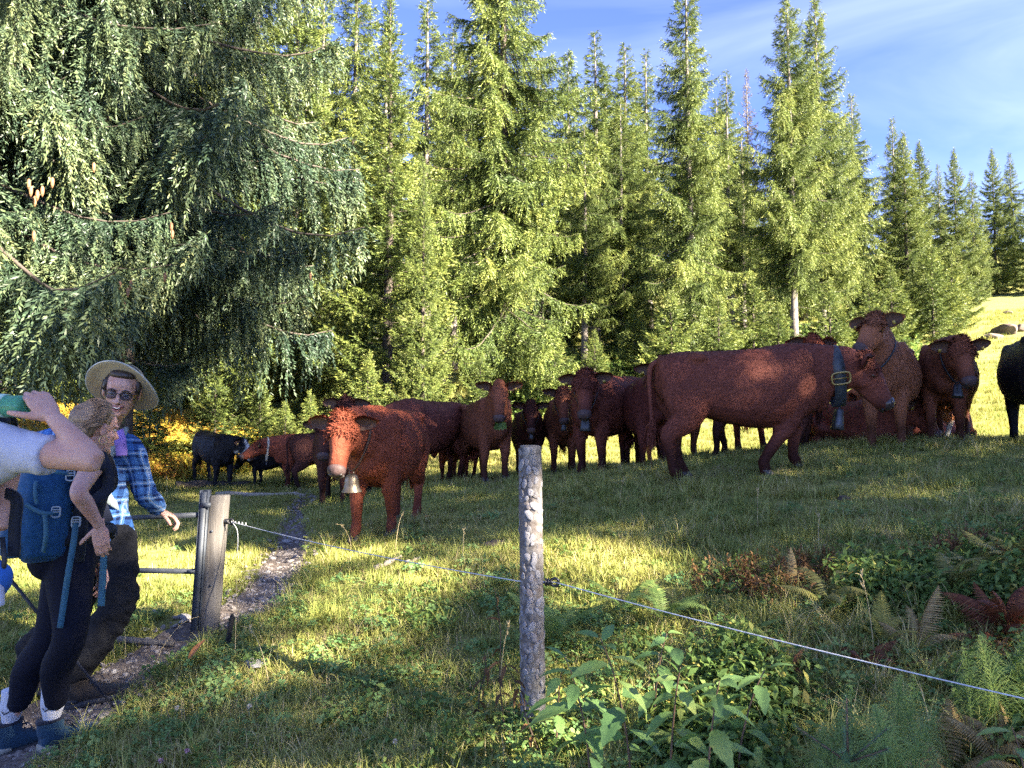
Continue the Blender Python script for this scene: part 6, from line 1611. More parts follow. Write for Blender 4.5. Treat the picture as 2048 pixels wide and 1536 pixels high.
def veg_mat(name, stops, trans=.35, rough=.6, patch=.6, pscale=.9, tintw=.35, spec=.2):
    """colour from blade random + clump tint + broad patches over the ground"""
    m, nt, b = mat_new(name)
    at = nd(nt, 'ShaderNodeAttribute', attribute_name='rnd'); ti = nd(nt, 'ShaderNodeAttribute', attribute_name='tint'); ti.attribute_type = 'INSTANCER'
    g = nd(nt, 'ShaderNodeNewGeometry'); n = noise_tex(nt, pscale, 5, .6, vec=g.outputs['Position'])
    m1 = nd(nt, 'ShaderNodeMath', operation='MULTIPLY_ADD'); m1.inputs[1].default_value = patch * 2; m1.inputs[2].default_value = -patch
    nt.links.new(n, m1.inputs[0])
    m2 = nd(nt, 'ShaderNodeMath', operation='MULTIPLY_ADD'); m2.inputs[1].default_value = tintw; m2.inputs[2].default_value = -tintw / 2; nt.links.new(ti.outputs['Fac'], m2.inputs[0])
    a1 = nd(nt, 'ShaderNodeMath', operation='ADD'); nt.links.new(at.outputs['Fac'], a1.inputs[0]); nt.links.new(m1.outputs[0], a1.inputs[1])
    a2 = nd(nt, 'ShaderNodeMath', operation='ADD'); nt.links.new(a1.outputs[0], a2.inputs[0]); nt.links.new(m2.outputs[0], a2.inputs[1])
    c = ramp(nt, a2.outputs[0], stops); nt.links.new(c, b.inputs['Base Color']); b.inputs['Roughness'].default_value = rough; b.inputs['Specular IOR Level'].default_value = spec
    t = nd(nt, 'ShaderNodeBsdfTranslucent'); nt.links.new(c, t.inputs['Color'])
    mx = nd(nt, 'ShaderNodeMixShader'); mx.inputs[0].default_value = trans
    nt.links.new(b.outputs[0], mx.inputs[1]); nt.links.new(t.outputs[0], mx.inputs[2]); nt.links.new(mx.outputs[0], nt.nodes['Material Output'].inputs['Surface'])
    return m
GREEN = [(0.0, (.135, .19, .05)), (.30, (.25, .29, .07)), (.55, (.36, .36, .095)), (.78, (.46, .42, .14)), (1.0, (.56, .46, .24))]
m_grass = veg_mat('pasture_grass', GREEN, .25)
m_grass_far = veg_mat('meadow_grass_far', [(0.0, (.09, .13, .03)), (.4, (.20, .23, .05)), (.7, (.33, .31, .085)), (1.0, (.46, .38, .15))], .3, pscale=.35)
m_straw = veg_mat('dry_straw', [(0, (.25, .19, .09)), (1, (.50, .41, .23))], .25, patch=.2)
m_clover = veg_mat('clover_leaf', [(0, (.08, .17, .06)), (.5, (.15, .26, .085)), (1, (.26, .34, .11))], .3, patch=.4)
m_heath = veg_mat('autumn_bilberry', [(0.0, (.18, .21, .035)), (.35, (.40, .36, .05)), (.6, (.52, .33, .05)), (.82, (.46, .18, .045)), (1.0, (.25, .09, .03))], .3, patch=.8, pscale=.55)
m_under = veg_mat('low_leaves', [(0, (.06, .11, .035)), (.5, (.12, .20, .05)), (.8, (.21, .26, .06)), (1, (.38, .32, .08))], .3, patch=.4)
m_brownleaf = veg_mat('withered_leaves', [(0, (.07, .04, .02)), (.5, (.17, .085, .035)), (1, (.32, .18, .08))], .25, patch=.4)

def blades(seed, n, rad, h, w, lean=.5, straw=0.0, mat=None, name='tuft', segs=3, lodged=0.0):
    rng = np.random.default_rng(seed); V, F4, F3, R4, R3 = [], [], [], [], []
    for i in range(n):
        a, r = rng.uniform(0, 6.28), rad * rng.uniform(0, 1) ** .6; p = np.array([math.cos(a) * r, math.sin(a) * r, -.01])
        az = rng.uniform(0, 6.28); hh = h * rng.uniform(.45, 1.25); ln = lean * rng.uniform(.2, 1.5) + (1.1 if rng.random() < lodged else 0)
        d = np.array([math.cos(az), math.sin(az), 0]); s = np.array([-d[1], d[0], 0]); ww = w * rng.uniform(.6, 1.3); rnd = np.clip(rng.normal(.40, .14) + (.5 if rng.random() < straw else 0), 0, 1)
        o = len(V); k = segs
        for j in range(k):
            t = j / k; an = ln * (t * 1.15)
            V += [p + d * hh * math.sin(an) * t + np.array([0, 0, hh * t * math.cos(an * .8)]) - s * ww * (1 - t * .75), p + d * hh * math.sin(an) * t + np.array([0, 0, hh * t * math.cos(an * .8)]) + s * ww * (1 - t * .75)]
        an = ln * 1.15; V.append(p + d * hh * math.sin(an) + np.array([0, 0, hh * math.cos(an * .8)]))
        for j in range(k - 1): F4.append((o + 2 * j, o + 2 * j + 2, o + 2 * j + 3, o + 2 * j + 1)); R4.append(rnd)
        F3.append((o + 2 * k - 2, o + 2 * k, o + 2 * k - 1)); R3.append(rnd)
    me = np_mesh(name, V, [np.array(F4), np.array(F3)], mat or m_grass, True); set_attr(me, 'rnd', R4 + R3)
    no = np.empty(len(V) * 3, np.float32); me.vertices.foreach_get('normal', no); me.normals_split_custom_set_from_vertices(unit(no.reshape(-1, 3) * .55 + np.array([0, 0, .75])).tolist()); return me
def sprig_clump(seed, n, rad, h, leafL, mat, leaves=9, name='sprig', spread=.7, stemr=.0012, wl=.55):
    """low leafy stems: n stems, each with small leaves"""
    rng = np.random.default_rng(seed); q = MB(); rnd = []
    Q4, V = [], []
    for i in range(n):
        a, r = rng.uniform(0, 6.28), rad * rng.uniform(0, 1) ** .6; p = np.array([math.cos(a) * r, math.sin(a) * r, -.01]); d = unit(np.array([rng.normal(0, spread), rng.normal(0, spread), 1])); hh = h * rng.uniform(.5, 1.2)
        e = p + d * hh; sx = np.array([stemr, 0, 0]); o = len(V); V += [p - sx, p + sx, e + sx * .5, e - sx * .5]; Q4.append((o, o + 1, o + 2, o + 3)); rnd.append(.05)
        for k in range(leaves):
            t = rng.uniform(.3, 1); b0 = p + d * hh * t; ld = unit(rng.normal(0, 1, 3) + np.array([0, 0, .35])); s = unit(np.cross(ld, rng.normal(0, .35, 3) + np.array([0, 0, 1]))); L = leafL * rng.uniform(.6, 1.3); nn = np.cross(s, ld)
            o = len(V); V += [b0, b0 + ld * L * .5 + s * L * wl * .5 + nn * L * .08, b0 + ld * L - np.array([0, 0, L * .12]), b0 + ld * L * .5 - s * L * wl * .5 + nn * L * .08]; Q4.append((o, o + 1, o + 2, o + 3)); rnd.append(np.clip(rng.normal(.5, .2), 0, 1))
    me = np_mesh(name, V, np.array(Q4), mat); set_attr(me, 'rnd', rnd); return me
def clover_clump(seed, n, rad, h, L):
    rng = np.random.default_rng(seed); V, F, rnd = [], [], []
    for i in range(n):
        a, r = rng.uniform(0, 6.28), rad * rng.uniform(0, 1) ** .55; hh = h * rng.uniform(.5, 1.2); c = np.array([math.cos(a) * r, math.sin(a) * r, hh]); tl = unit(np.array([rng.normal(0, .35), rng.normal(0, .35), 1])); e1 = unit(np.cross(tl, (1, 0, .1))); e2 = np.cross(tl, e1); ph = rng.uniform(0, 6.28); l = L * rng.uniform(.6, 1.25); rv = np.clip(rng.normal(.5, .18), 0, 1)
        for k in range(3):
            an = ph + k * 2.094; d = e1 * math.cos(an) + e2 * math.sin(an); s = np.cross(tl, d); o = len(V)
            V += [c, c + d * l * .55 + s * l * .42 + tl * l * .10, c + d * l * .98 + s * l * .22, c + d * l * .93 - tl * l * .02, c + d * l * .98 - s * l * .22, c + d * l * .55 - s * l * .42 + tl * l * .10]
            F += [(o, o + 1, o + 2, o + 3), (o, o + 3, o + 4, o + 5)]; rnd += [rv, np.clip(rv + rng.normal(0, .05), 0, 1)]
    me = np_mesh('clover_clump', V, np.array(F), m_clover); set_attr(me, 'rnd', rnd); return me

rng = np.random.default_rng(77)
def region(n, y0, y1, margin=1.22, power=2.0):
    y = (rng.uniform(0, 1, n) * (y1 ** power - y0 ** power) + y0 ** power) ** (1 / power)
    x = rng.uniform(-1, 1, n) * (.683 * y * margin + .3)
    return np.stack([x, y], 1)
def offpath(xy, lim=.92):
    pd = path_dist(xy[:, 0], xy[:, 1]); return xy[pd > lim + .3 * (vnoise(xy[:, 0], xy[:, 1], 4, 3) - .5)]
short = [blades(1, 48, .085, .065, .0028, .75, .10), blades(2, 52, .09, .085, .0028, .8, .14), blades(3, 44, .08, .055, .0032, .8, .06), blades(4, 46, .085, .10, .0026, .9, .2, lodged=.25)]
longt = [blades(5, 50, .06, .17, .0030, .75, .15), blades(6, 46, .055, .22, .0032, .9, .25, lodged=.2), blades(7, 60, .07, .14, .0032, .65, .08)]
strw = [blades(8, 22, .10, .14, .0018, 1.0, 0, m_straw, lodged=.5), blades(9, 18, .12, .10, .0018, 1.2, 0, m_straw, lodged=.8)]
far = [blades(10, 34, .16, .11, .007, .7, .2, m_grass_far, segs=2), blades(11, 34, .18, .15, .007, .8, .35, m_grass_far, segs=2)]
xy = offpath(np.vstack([region(6500, 2.0, 6.0), region(8500, 5.5, 10.5), region(6000, 10, 15)]))
dist = xy[:, 1]
bare_ = (vnoise(xy[:, 0], xy[:, 1], .9, 81) > .70) & (xy[:, 1] > 5); xy = xy[~bare_ | (rng.random(len(xy)) < .25)]; dist = xy[:, 1]
scatter('grass', xy, short, rng, sarr=(rng.uniform(.8, 1.25, len(xy)) * np.where(dist > 9, 1.3, 1)), tint=np.clip(.5 + 1.1 * fbm(xy[:, 0], xy[:, 1], .5, 2, 3) + rng.normal(0, .15, len(xy)), 0, 1))
xy = offpath(np.vstack([region(1100, 2.0, 6), region(2600, 6, 11), region(1200, 10, 15)]), 1.15); keep = vnoise(xy[:, 0], xy[:, 1], 1.1, 7) > np.where((xy[:, 0] > .5) & (xy[:, 1] > 6.5) & (xy[:, 1] < 10), .36, .50); xy = xy[keep]
scatter('tall_grass', xy, longt, rng, scl=(.55, 1.05))
xy = offpath(np.vstack([region(900, 2.2, 6), region(1100, 6, 12)])); keep = vnoise(xy[:, 0], xy[:, 1], .8, 12) > .45; xy = xy[keep]
scatter('dry_grass', xy, strw, rng, scl=(.6, 1.2))
xy = offpath(np.vstack([region(9000, 14, 24, 1.3), region(6000, 24, 48, 1.25)])); 
scatter('meadow_grass', xy, far, rng, sarr=rng.uniform(.8, 1.3, len(xy)) * np.where(xy[:, 1] > 24, 1.5, 1.0))
# clover and low herbs, thick at lower left, thin elsewhere
cl = [clover_clump(1, 26, .09, .05, .016), clover_clump(2, 22, .08, .06, .020), clover_clump(3, 30, .10, .04, .014)]
xy = offpath(region(5200, 2.0, 7.5), 1.0); w = np.clip(1.25 - (xy[:, 1] - 2.2) / 3.2, .06, 1) * np.where(xy[:, 0] < .6, 1, .45) * np.clip(2.2 * vnoise(xy[:, 0], xy[:, 1], 1.3, 21) - .25, 0, 1)
scatter('clover', xy[rng.random(len(xy)) < w], cl, rng, scl=(.7, 1.3))
hb = [sprig_clump(5, 9, .09, .10, .034, m_under, 8), sprig_clump(6, 8, .08, .14, .04, m_under, 8, wl=.45), sprig_clump(7, 10, .10, .08, .028, m_under, 9)]
xy = offpath(region(2600, 2.0, 6.5), 1.1); w = np.clip(1.1 - (xy[:, 1] - 2.0) / 3.4, .03, 1) * np.clip(2.4 * vnoise(xy[:, 0], xy[:, 1], 1.7, 31) - .5, 0, 1)
scatter('low_herbs', xy[rng.random(len(xy)) < w], hb, rng, scl=(.6, 1.2))
# rank undergrowth at lower right, withered stuff between
n = 2600; xy = np.stack([rng.uniform(.15, 3.4, n), rng.uniform(1.75, 4.3, n)], 1); keep = (xy[:, 0] > (xy[:, 1] - 2.0) * .62 + .0) & (abs(xy[:, 0]) < xy[:, 1] * .85 + .3); xy = xy[keep]
keep = vnoise(xy[:, 0], xy[:, 1], 1.6, 41) + .25 * (3.4 - xy[:, 1]) > .55
ub = [sprig_clump(11, 13, .11, .17, .042, m_under, 12), sprig_clump(12, 11, .10, .22, .05, m_under, 11, wl=.4), sprig_clump(13, 15, .12, .13, .032, m_under, 13)]
scatter('undergrowth', xy[keep], ub, rng, scl=(.6, 1.15))
n = 420; xy = np.stack([rng.uniform(.6, 3.4, n), rng.uniform(2.3, 4.6, n)], 1); keep = (vnoise(xy[:, 0], xy[:, 1], 1.5, 51) > .56) & (abs(xy[:, 0]) < xy[:, 1] * .85 + .3)
bb = [sprig_clump(21, 11, .10, .13, .034, m_brownleaf, 11, wl=.4), sprig_clump(22, 10, .10, .18, .028, m_brownleaf, 14, wl=.35)]
scatter('withered_undergrowth', xy[keep], bb, rng, scl=(.7, 1.2))
# autumn coloured bilberry heath at the foot of the wood
hs_ = [sprig_clump(31, 26, .26, .32, .045, m_heath, 16, spread=.45), sprig_clump(32, 24, .28, .26, .05, m_heath, 16, spread=.5), sprig_clump(33, 26, .24, .38, .042, m_heath, 17, spread=.4)]
n = 5200; xy = np.stack([rng.uniform(-19, -1.2, n), rng.uniform(15.5, 26, n)], 1); lim = np.where(xy[:, 0] < -6.9, 16.3, 16.9 + (xy[:, 0] + 6.9) * .75)
keep = (xy[:, 1] > lim + 1.2 * (vnoise(xy[:, 0], xy[:, 1], .6, 61) - .5)) & (abs(xy[:, 0]) < xy[:, 1] * .85)
scatter('bilberry_heath', xy[keep], hs_, rng, scl=(.7, 1.25))
n = 420; xy = np.stack([rng.uniform(-1, 17, n), rng.uniform(20, 36, n)], 1); keep = (xy[:, 1] > 22.5 + .36 * xy[:, 0])
scatter('forest_edge_shrubs', xy[keep], [sprig_clump(34, 22, .4, .5, .09, m_under, 14, spread=.5), sprig_clump(35, 22, .4, .42, .09, m_under, 14, spread=.5)], rng, scl=(.7, 1.6))

# ------------------------------------------------------------------ stones, gravel, sticks
m_stone = simple('pale_limestone', (.30, .29, .285), .85, var=.35, scale=14, bmp=.6, bscale=40)
m_gravel, nt, b = mat_new('path_gravel')
ti = nd(nt, 'ShaderNodeAttribute', attribute_name='tint'); ti.attribute_type = 'INSTANCER'
nt.links.new(ramp(nt, ti.outputs['Fac'], [(0, (.10, .08, .07)), (.5, (.22, .19, .175)), (.85, (.32, .29, .275)), (1, (.42, .40, .385))]), b.inputs['Base Color']); b.inputs['Roughness'].default_value = .9
bump(nt, b, noise_tex(nt, 30, 4), .5, .01)
def rock_mesh(seed, mat, sub=2, amp=.28, sq=(1, .8, .55), name='stone'):
    bm = bmesh.new(); bmesh.ops.create_icosphere(bm, subdivisions=sub, radius=1)
    rg = np.random.default_rng(seed); pl = unit(rg.normal(size=(9, 3))); ds = rg.uniform(.62, .95, 9)
    for v in bm.verts:
        p = np.array(v.co); 
        for n_, d_ in zip(pl, ds):
            e = p @ n_ - d_
            if e > 0: p = p - n_ * e * .85
        p *= 1 + amp * .4 * (vnoise(p[0] + seed, p[1] + p[2] * 1.7, 2.2, seed) - .5)
        v.co = p * np.array(sq)
    me = bpy.data.meshes.new(name); bm.to_mesh(me); bm.free(); me.materials.append(mat); return me
gv = [rock_mesh(60 + k, m_gravel, 1, sq=(1, .75, .42)) for k in range(6)]
n = 9000; s_ = rng.integers(0, len(pc), n); off = rng.normal(0, .52, n); wn_ = pw[s_]
xy = pc[s_] + pn[s_] * (off * wn_)[:, None] + rng.normal(0, .03, (n, 2))
bare = vnoise(xy[:, 0], xy[:, 1], 1.2, 71)
keep = (abs(off) < 1.15) & ((bare > .38) | (rng.random(n) < .3)) & (xy[:, 1] > 2.4)
xy = xy[keep]; sz = .007 + .026 * rng.random(len(xy)) ** 2.4
scatter('gravel', xy, gv, rng, sarr=sz, tilt=.35, dz=.012, tint=np.clip(rng.normal(.5, .22, len(xy)), 0, 1))
def stone(px, py, w, label, seed, sq=(1, .8, .55), mat=None, group='loose stones by the path'):
    g = ground_hit(px, py); r = w / 2 / F_PX * g.y
    o = link('stone', rock_mesh(seed, mat or m_stone, 3, sq=sq), loc=g + Vector((0, 0, r * sq[2] * .35)), rot=(0, 0, seed * 1.3), scale=r); tag(o, label, 'stone', group)
stone(312, 1230, 28, 'round white stone in the grass left of the gate post', 1)
stone(367, 1236, 34, 'flat white stone nearest the foot of the gate', 2, (1, .7, .35))
stone(398, 1222, 24, 'pale stone half hidden behind the gate stile', 3)
stone(508, 1328, 84, 'broad flat grey slab sunk in the grass right of the charred stake', 4, (1, .55, .16))
stone(290, 1262, 16, 'small pale stone on the path left of the gate post', 5)
stone(535, 1152, 18, 'white stone on the sunlit part of the path', 6)
stone(545, 1120, 16, 'pale stone higher up beside the worn path', 7)
stone(528, 1128, 12, 'smallest pale stone at the left rim of the path', 8)
stone(432, 1120, 16, 'white stone in the grass just right of the gate post top', 9)
stone(232, 1392, 24, 'stone at the toe of the brown boot', 10)
stone(262, 1385, 18, 'second stone past the toe of the brown boot', 11)
stone(572, 1090, 22, 'dark pebble heap stone in the trodden rut', 12, (1, .8, .4), m_gravel if False else m_stone)
m_rock = simple('meadow_rock', (.10, .075, .06), .9, var=.45, scale=3, bmp=.7, bscale=9)
for k, (px, py, w, lab) in enumerate(((2012, 668, 70, 'largest brown rock on the sunny slope'), (1985, 678, 40, 'low rock left of the largest one on the slope'), (2042, 664, 44, 'rock at the picture edge on the sunny slope'), (2015, 628, 20, 'small tree stump like rock higher on the slope'))):
    stone(px, py, w, lab, 30 + k, (1, .7, .45), m_rock, 'rocks on the sunny slope')
m_stick = simple('bleached_stick', (.30, .25, .20), .85, var=.3, scale=30, bmp=.4)
m_darkwood = simple('dark_rotten_wood', (.045, .035, .028), .95, var=.5, scale=20, bmp=.7)
def stick(p0, p1, r, label, mat, name='stick', cat='stick', lift=.02, bend=.02, group=None, n=8):
    a, b_ = ground_hit(*p0), ground_hit(*p1); t = np.linspace(0, 1, 9); rg = np.random.default_rng(int(p0[0]))
    pts = np.array([tuple(a.lerp(b_, x)) for x in t]); pts[:, 2] = np.maximum(pts[:, 2], gz(pts[:, 0], pts[:, 1])) + lift; pts += rg.normal(0, bend * .3, pts.shape)
    o = MB().tube(pts - np.array(tuple(a)), [r * (1.1 - .35 * x) * (1 + .15 * rg.normal()) for x in t], n).obj(name, mat); o.location = a; tag(o, label, cat, group); return o
stick((755, 1142), (804, 1120), .020, 'thick bleached stick in the sunlit grass below the wire', m_stick)
stick((812, 1130), (842, 1122), .011, 'thin bleached stick right of the thick one', m_stick)
stick((432, 990), (612, 994), .035, 'long pale pole lying across the grass behind the gate post', m_stick, 'fallen_pole', 'pole')
stick((352, 976), (500, 974), .10, 'dark rotten log in the grass below the black calf', m_darkwood, 'rotten_log', 'log', .03)
stick((236, 1300), (348, 1303), .022, 'grey board edging the step of the path below the gate', m_postwood, 'step_board', 'board', .03, .0)
dg_ = ground_hit(986, 1092)
o = MB().ellipsoid((0, 0, .01), (.10, .07, .028), None, 18, 9).ellipsoid((.03, .01, .03), (.06, .045, .02)).obj('cow_dung', simple('dung', (.055, .04, .03), .8, var=.4, scale=20, bmp=.8)); o.location = dg_; tag(o, 'dark dried cow pat in the grass left of the bark covered post', 'cow pat')
m_dung = bpy.data.materials['dung']
for k, (px, py, s, lab) in enumerate(((1130, 1010, .8, 'small dark cow pat below the cow with the big bell'), (1690, 1000, 1.0, 'dark cow pat in the turf below the big cow'), (880, 1085, .7, 'small cow pat right of the front cow'), (1420, 1150, .8, 'flat cow pat in the sunlit band'))):
    o = MB().ellipsoid((0, 0, .008), (.09, .065, .022), None, 16, 8).ellipsoid((-.02, .01, .024), (.05, .04, .016)).obj('cow_dung', m_dung); o.location = ground_hit(px, py); o.scale = (s, s, s); o.rotation_euler.z = k * 1.1; tag(o, lab, 'cow pat', 'cow pats in the pasture')
sg = ground_hit(456, 1300)
o = MB().tube([(-.01, 0, -.04), (.0, 0, .05), (.012, 0, .12), (.02, .0, .17), (.021, 0, .20)], [.017, .016, .014, .017, .006], 9).obj('charred_stake', simple('charred_wood', (.012, .010, .010), .9, bmp=.6)); o.location = sg; tag(o, 'short black charred stake beside the path right of the gate post', 'stake')
def single_leaf(px, py, L, label, mat, rot, name='fallen_leaf'):
    V, Q = leaf_sheet(L=L, W=L * .42, fold=.35, tipdrop=.15); me = np_mesh(name, V, Q, mat, True); set_attr(me, 'rnd', np.full(len(Q), .5)); o = link(name, me, loc=ground_hit(px, py) + Vector((0, 0, .05)), rot=rot); tag(o, label, 'leaf'); return o
m_oleaf = leaf_mat('orange_dead_leaf', [(0, (.42, .15, .05)), (1, (.55, .24, .09))], .2)
single_leaf(376, 1345, .14, 'orange dead leaf standing in the grass below the gate post', m_oleaf, (.3, -1.0, .4))
single_leaf(850, 1046, .10, 'yellow brown leaf in the grass left of the front cow', m_oleaf, (0, -.1, 1))
# flower heads
m_pink = simple('clover_flower_pink', (.55, .28, .36), .8, var=.3, scale=80); m_cream = simple('faded_flower', (.60, .50, .36), .9, var=.2, scale=80)
m_stem = simple('green_stem', (.09, .13, .04), .7); m_dkstem = simple('dark_dead_stem', (.055, .035, .025), .9); m_tanstem = simple('tan_dry_stem', (.42, .33, .18), .8, var=.3)
for px, py, hgt, mt, lab in ((372, 1510, .07, m_pink, 'pink clover head at the bottom edge below the boots'), (320, 1526, .05, m_pink, 'second pink clover head at the bottom edge further left'), (352, 1436, .10, m_cream, 'cream faded flower head right of the teal boot'), (497, 1432, .09, m_cream, 'pale flower head below the grey slab'), (790, 1500, .08, m_cream, 'pale flower head low in the grass left of the bark covered post')):
    g = ground_hit(px, py + 30); t = thing('clover_flower', lab, 'flower', g, 0, 'flower heads in the grass')
    MB().tube([(0, 0, -.02), (.004, 0, hgt * .6), (0, .004, hgt)], .0014, 5).obj('stem', m_stem, t)
    q = MB(); rg = np.random.default_rng(px)
    for k in range(60):
        d = unit(rg.normal(size=3) + np.array([0, 0, .4])); s = unit(np.cross(d, rg.normal(size=3))) * .0022; c0 = np.array([0, .004, hgt + .006]); q.add([c0 + d * .004 - s, c0 + d * .004 + s, c0 + d * .0135], (), [(0, 1, 2)])
    q.obj('flower_head', mt, t)
# single dry stalks
STALK = [(600, 975, .45, 0), (470, 1320, .42, .1), (705, 1100, .22, .2), (805, 1060, .34, -.1), (790, 1105, .3, .3), (540, 1370, .3, .2), (1000, 1360, .3, .2), (300, 1360, .3, .4), (335, 1000, .40, 0), (1515, 1060, .3, .05), (880, 1000, .2, .3), (1240, 1020, .3, -.3), (1750, 1320, .4, .3), (250, 1330, .4, -.3), (925, 1130, .25, .1), (1640, 1110, .25, -.1)]
for i, (px, py, hgt, ln) in enumerate(STALK):
    g = ground_hit(px, py); t = thing('dry_stalk', 'thin tan dry grass stalk rising above the short turf', 'grass stalk', g, i * 1.9, 'dry grass stalks standing in the pasture')
    MB().tube(catmull([(0, 0, -.03), (.02 + ln * .1, 0, hgt * .5), (.03 + ln * .35, 0, hgt * .92), (.05 + ln * .55, 0, hgt)], 10), np.linspace(.0019, .0009, 10), 5).obj('stem', m_tanstem, t)
    q = MB(); rg = np.random.default_rng(i)
    for k in range(14):
        z = rg.uniform(.80, 1); c0 = np.array([.03 + ln * .35 * z + .01, 0, hgt * z]); d = unit(np.array([rg.normal(0, .5), rg.normal(0, .5), 1])); s = unit(np.cross(d, rg.normal(size=3))) * .0022; q.add([c0, c0 + d * .012 + s, c0 + d * .026, c0 + d * .012 - s], [(0, 1, 2, 3)])
    q.obj('seed_head', m_tanstem, t)

# ------------------------------------------------------------------ ferns, horsetails, tall leafy plants, sapling
m_fern = leaf_mat('fern_green', [(0, (.09, .16, .04)), (.5, (.16, .24, .06)), (1, (.30, .34, .09))], .35)
m_fernY = leaf_mat('fern_yellow', [(0, (.17, .16, .03)), (.5, (.28, .25, .05)), (1, (.36, .30, .08))], .35)
m_fernT = leaf_mat('fern_tan', [(0, (.18, .115, .045)), (.5, (.29, .21, .09)), (1, (.36, .28, .14))], .3)
m_fernR = leaf_mat('fern_rust', [(0, (.06, .018, .010)), (.5, (.15, .045, .020)), (1, (.24, .10, .04))], .3)
m_fernO = leaf_mat('fern_olive_brown', [(0, (.10, .10, .03)), (.5, (.17, .17, .045)), (1, (.26, .22, .06))], .3)
def frond_mesh(seed, mat, L=.55, W=.12, n=26, arch=.5, curl=0.0):
    """fern frond along +x: rachis and tapering, slightly toothed pinnae"""
    rng = np.random.default_rng(seed); q = MB(); N = n + 6
    t = np.linspace(0, 1, N); ax = np.stack([L * t * (1 - .12 * arch * t), .03 * L * np.sin(t * 3 + seed), L * (arch * t - arch * 1.15 * t ** 2.2)], 1)
    q.tube(ax, np.linspace(.0026, .0007, N) * (L / .5), 4)
    V, F, rv = [], [], []; d = unit(np.gradient(ax, axis=0))
    for i in range(5, N):
        u = (i - 5) / n; wl = W * (math.sin(math.pi * min(1, .20 + u * .80)) ** .9) * (1 - .2 * u) * rng.uniform(.85, 1.1)
        for sd in (1, -1):
            s = unit(np.cross((0, 0, 1), d[i]) * sd); pd = unit(s + d[i] * (.30 + .5 * u) + np.array([0, 0, -.15 + rng.normal(0, .10) - curl * .5])); up_ = unit(np.cross(pd, d[i]) * sd); r0 = np.clip(rng.normal(.5, .16), 0, 1)
            wv = unit(np.cross(up_, pd)); m = 6; hw = L / n * .40; o = len(V)
            for j in range(m + 1):
                f_ = j / m; c0 = ax[i] + pd * wl * f_ - np.array([0, 0, 1]) * (.10 + curl * .25) * wl * f_ ** 2; w_ = hw * (1 - f_) ** .55 * (.78 if j % 2 else 1.08) * (.55 if j == 0 else 1) + .0003
                V += [c0 - wv * w_, c0 + wv * w_]
            for j in range(m): F.append((o + 2 * j, o + 2 * j + 1, o + 2 * j + 3, o + 2 * j + 2)); rv.append(np.clip(r0 + rng.normal(0, .05), 0, 1))
    nq = sum(len(x) for x in q.Q); nt_ = sum(len(x) for x in q.T); o = q.n
    me = np_mesh('frond', np.vstack(q.V + [np.array(V)]), [np.vstack(q.Q), np.array(F) + o, np.vstack(q.T)], mat); set_attr(me, 'rnd', [.2] * nq + rv + [.2] * nt_); return me
FR = {k: [frond_mesh(s + j, m_, arch=a, curl=c) for j, a in enumerate((.35, .6, .85))] for k, m_, s, c in (('g', m_fern, 1, 0), ('y', m_fernY, 11, .2), ('t', m_fernT, 21, 1.2), ('r', m_fernR, 31, 1.6), ('o', m_fernO, 41, .6))}
def fern(px, py, kind, label, fronds, size=1.0, Y=None):
    """fronds = list of (azimuth deg, steepness deg, scale)"""
    g = ground_hit(px, py) if Y is None else G(P(px, 850, Y).x, Y)
    t = thing('fern', label, 'fern', g, 0, 'ferns and bracken on the right')
    for i, (az, el, s) in enumerate(fronds):
        link('frond', FR[kind][i % 3], t, rot=(RNG.normal(0, .18), -el * D2R, az * D2R), scale=size * s * .78)
    return t
ring = lambda n, el, s=1.0, ph=0, j=18: [(ph + 360 / n * k + RNG.normal(0, 12), el + RNG.normal(0, j * .6), s * RNG.uniform(.75, 1.15)) for k in range(n)]
fern(1252, 1235, 'g', 'green fern with two spread fronds right of the bark covered post', [(168, 42, .78), (22, 46, .72), (190, 25, .6), (60, 30, .6), (-60, 25, .5)])
fern(1110, 1290, 'g', 'green fern close behind the bark covered post', ring(6, 40, .8))
fern(1590, 1190, 't', 'single upright tan fern frond in the middle of the slope', [(120, 86, .62), (40, 50, .5), (-30, 20, .45)])
fern(1660, 1215, 'o', 'olive brown fern right of the tan upright frond', ring(6, 38, .7))
fern(1765, 1300, 'y', 'yellow fern with upright fronds above the wire', [(60, 70, .62), (130, 62, .5), (20, 45, .5), (200, 40, .5), (-40, 35, .45)])
fern(1838, 1310, 't', 'dry brown yellow fern leaning right above the wire', [(30, 66, .8), (80, 55, .6), (-20, 30, .5), (150, 40, .5)])
fern(1720, 1330, 'r', 'low rust red bracken around the yellow fern', ring(5, 24, .42))
fern(1800, 1345, 'r', 'low rust bracken under the wire right of the yellow fern', ring(5, 24, .38))
fern(1955, 1185, 'o', 'large olive bracken bush at right under the black cow', ring(9, 50, .8))
fern(2025, 1160, 'o', 'brown bracken bush at the right picture edge', ring(9, 50, .8, 20))
fern(2015, 1275, 'r', 'dark rust red bracken hanging at the right picture edge', ring(10, 44, .8))
fern(1985, 1300, 'r', 'rust red bracken in front of the olive bush', ring(6, 30, .6))
fern(1905, 1215, 'o', 'thin olive fern left of the large bracken bush', ring(6, 52, .8, 10))
fern(1480, 1290, 'g', 'low green fern in the hollow above the wire', ring(6, 30, .6))
fern(1330, 1250, 'g', 'pale green fern in front of the sunlit band', ring(6, 35, .7, 30))
fern(1420, 1545, 'g', 'green fern at the bottom edge below the yellowing leaves', [(150, 20, .7), (175, 28, .75), (20, 25, .7), (60, 20, .6), (-10, 35, .7)])
fern(1905, 1560, 't', 'tan fern at the bottom edge towards the right corner', ring(5, 35, .7))
fern(2010, 1540, 't', 'brown curled fern in the lower right corner', ring(6, 42, .7))
fern(1570, 1345, 'r', 'brown red withered fern below the wire', ring(5, 28, .38))
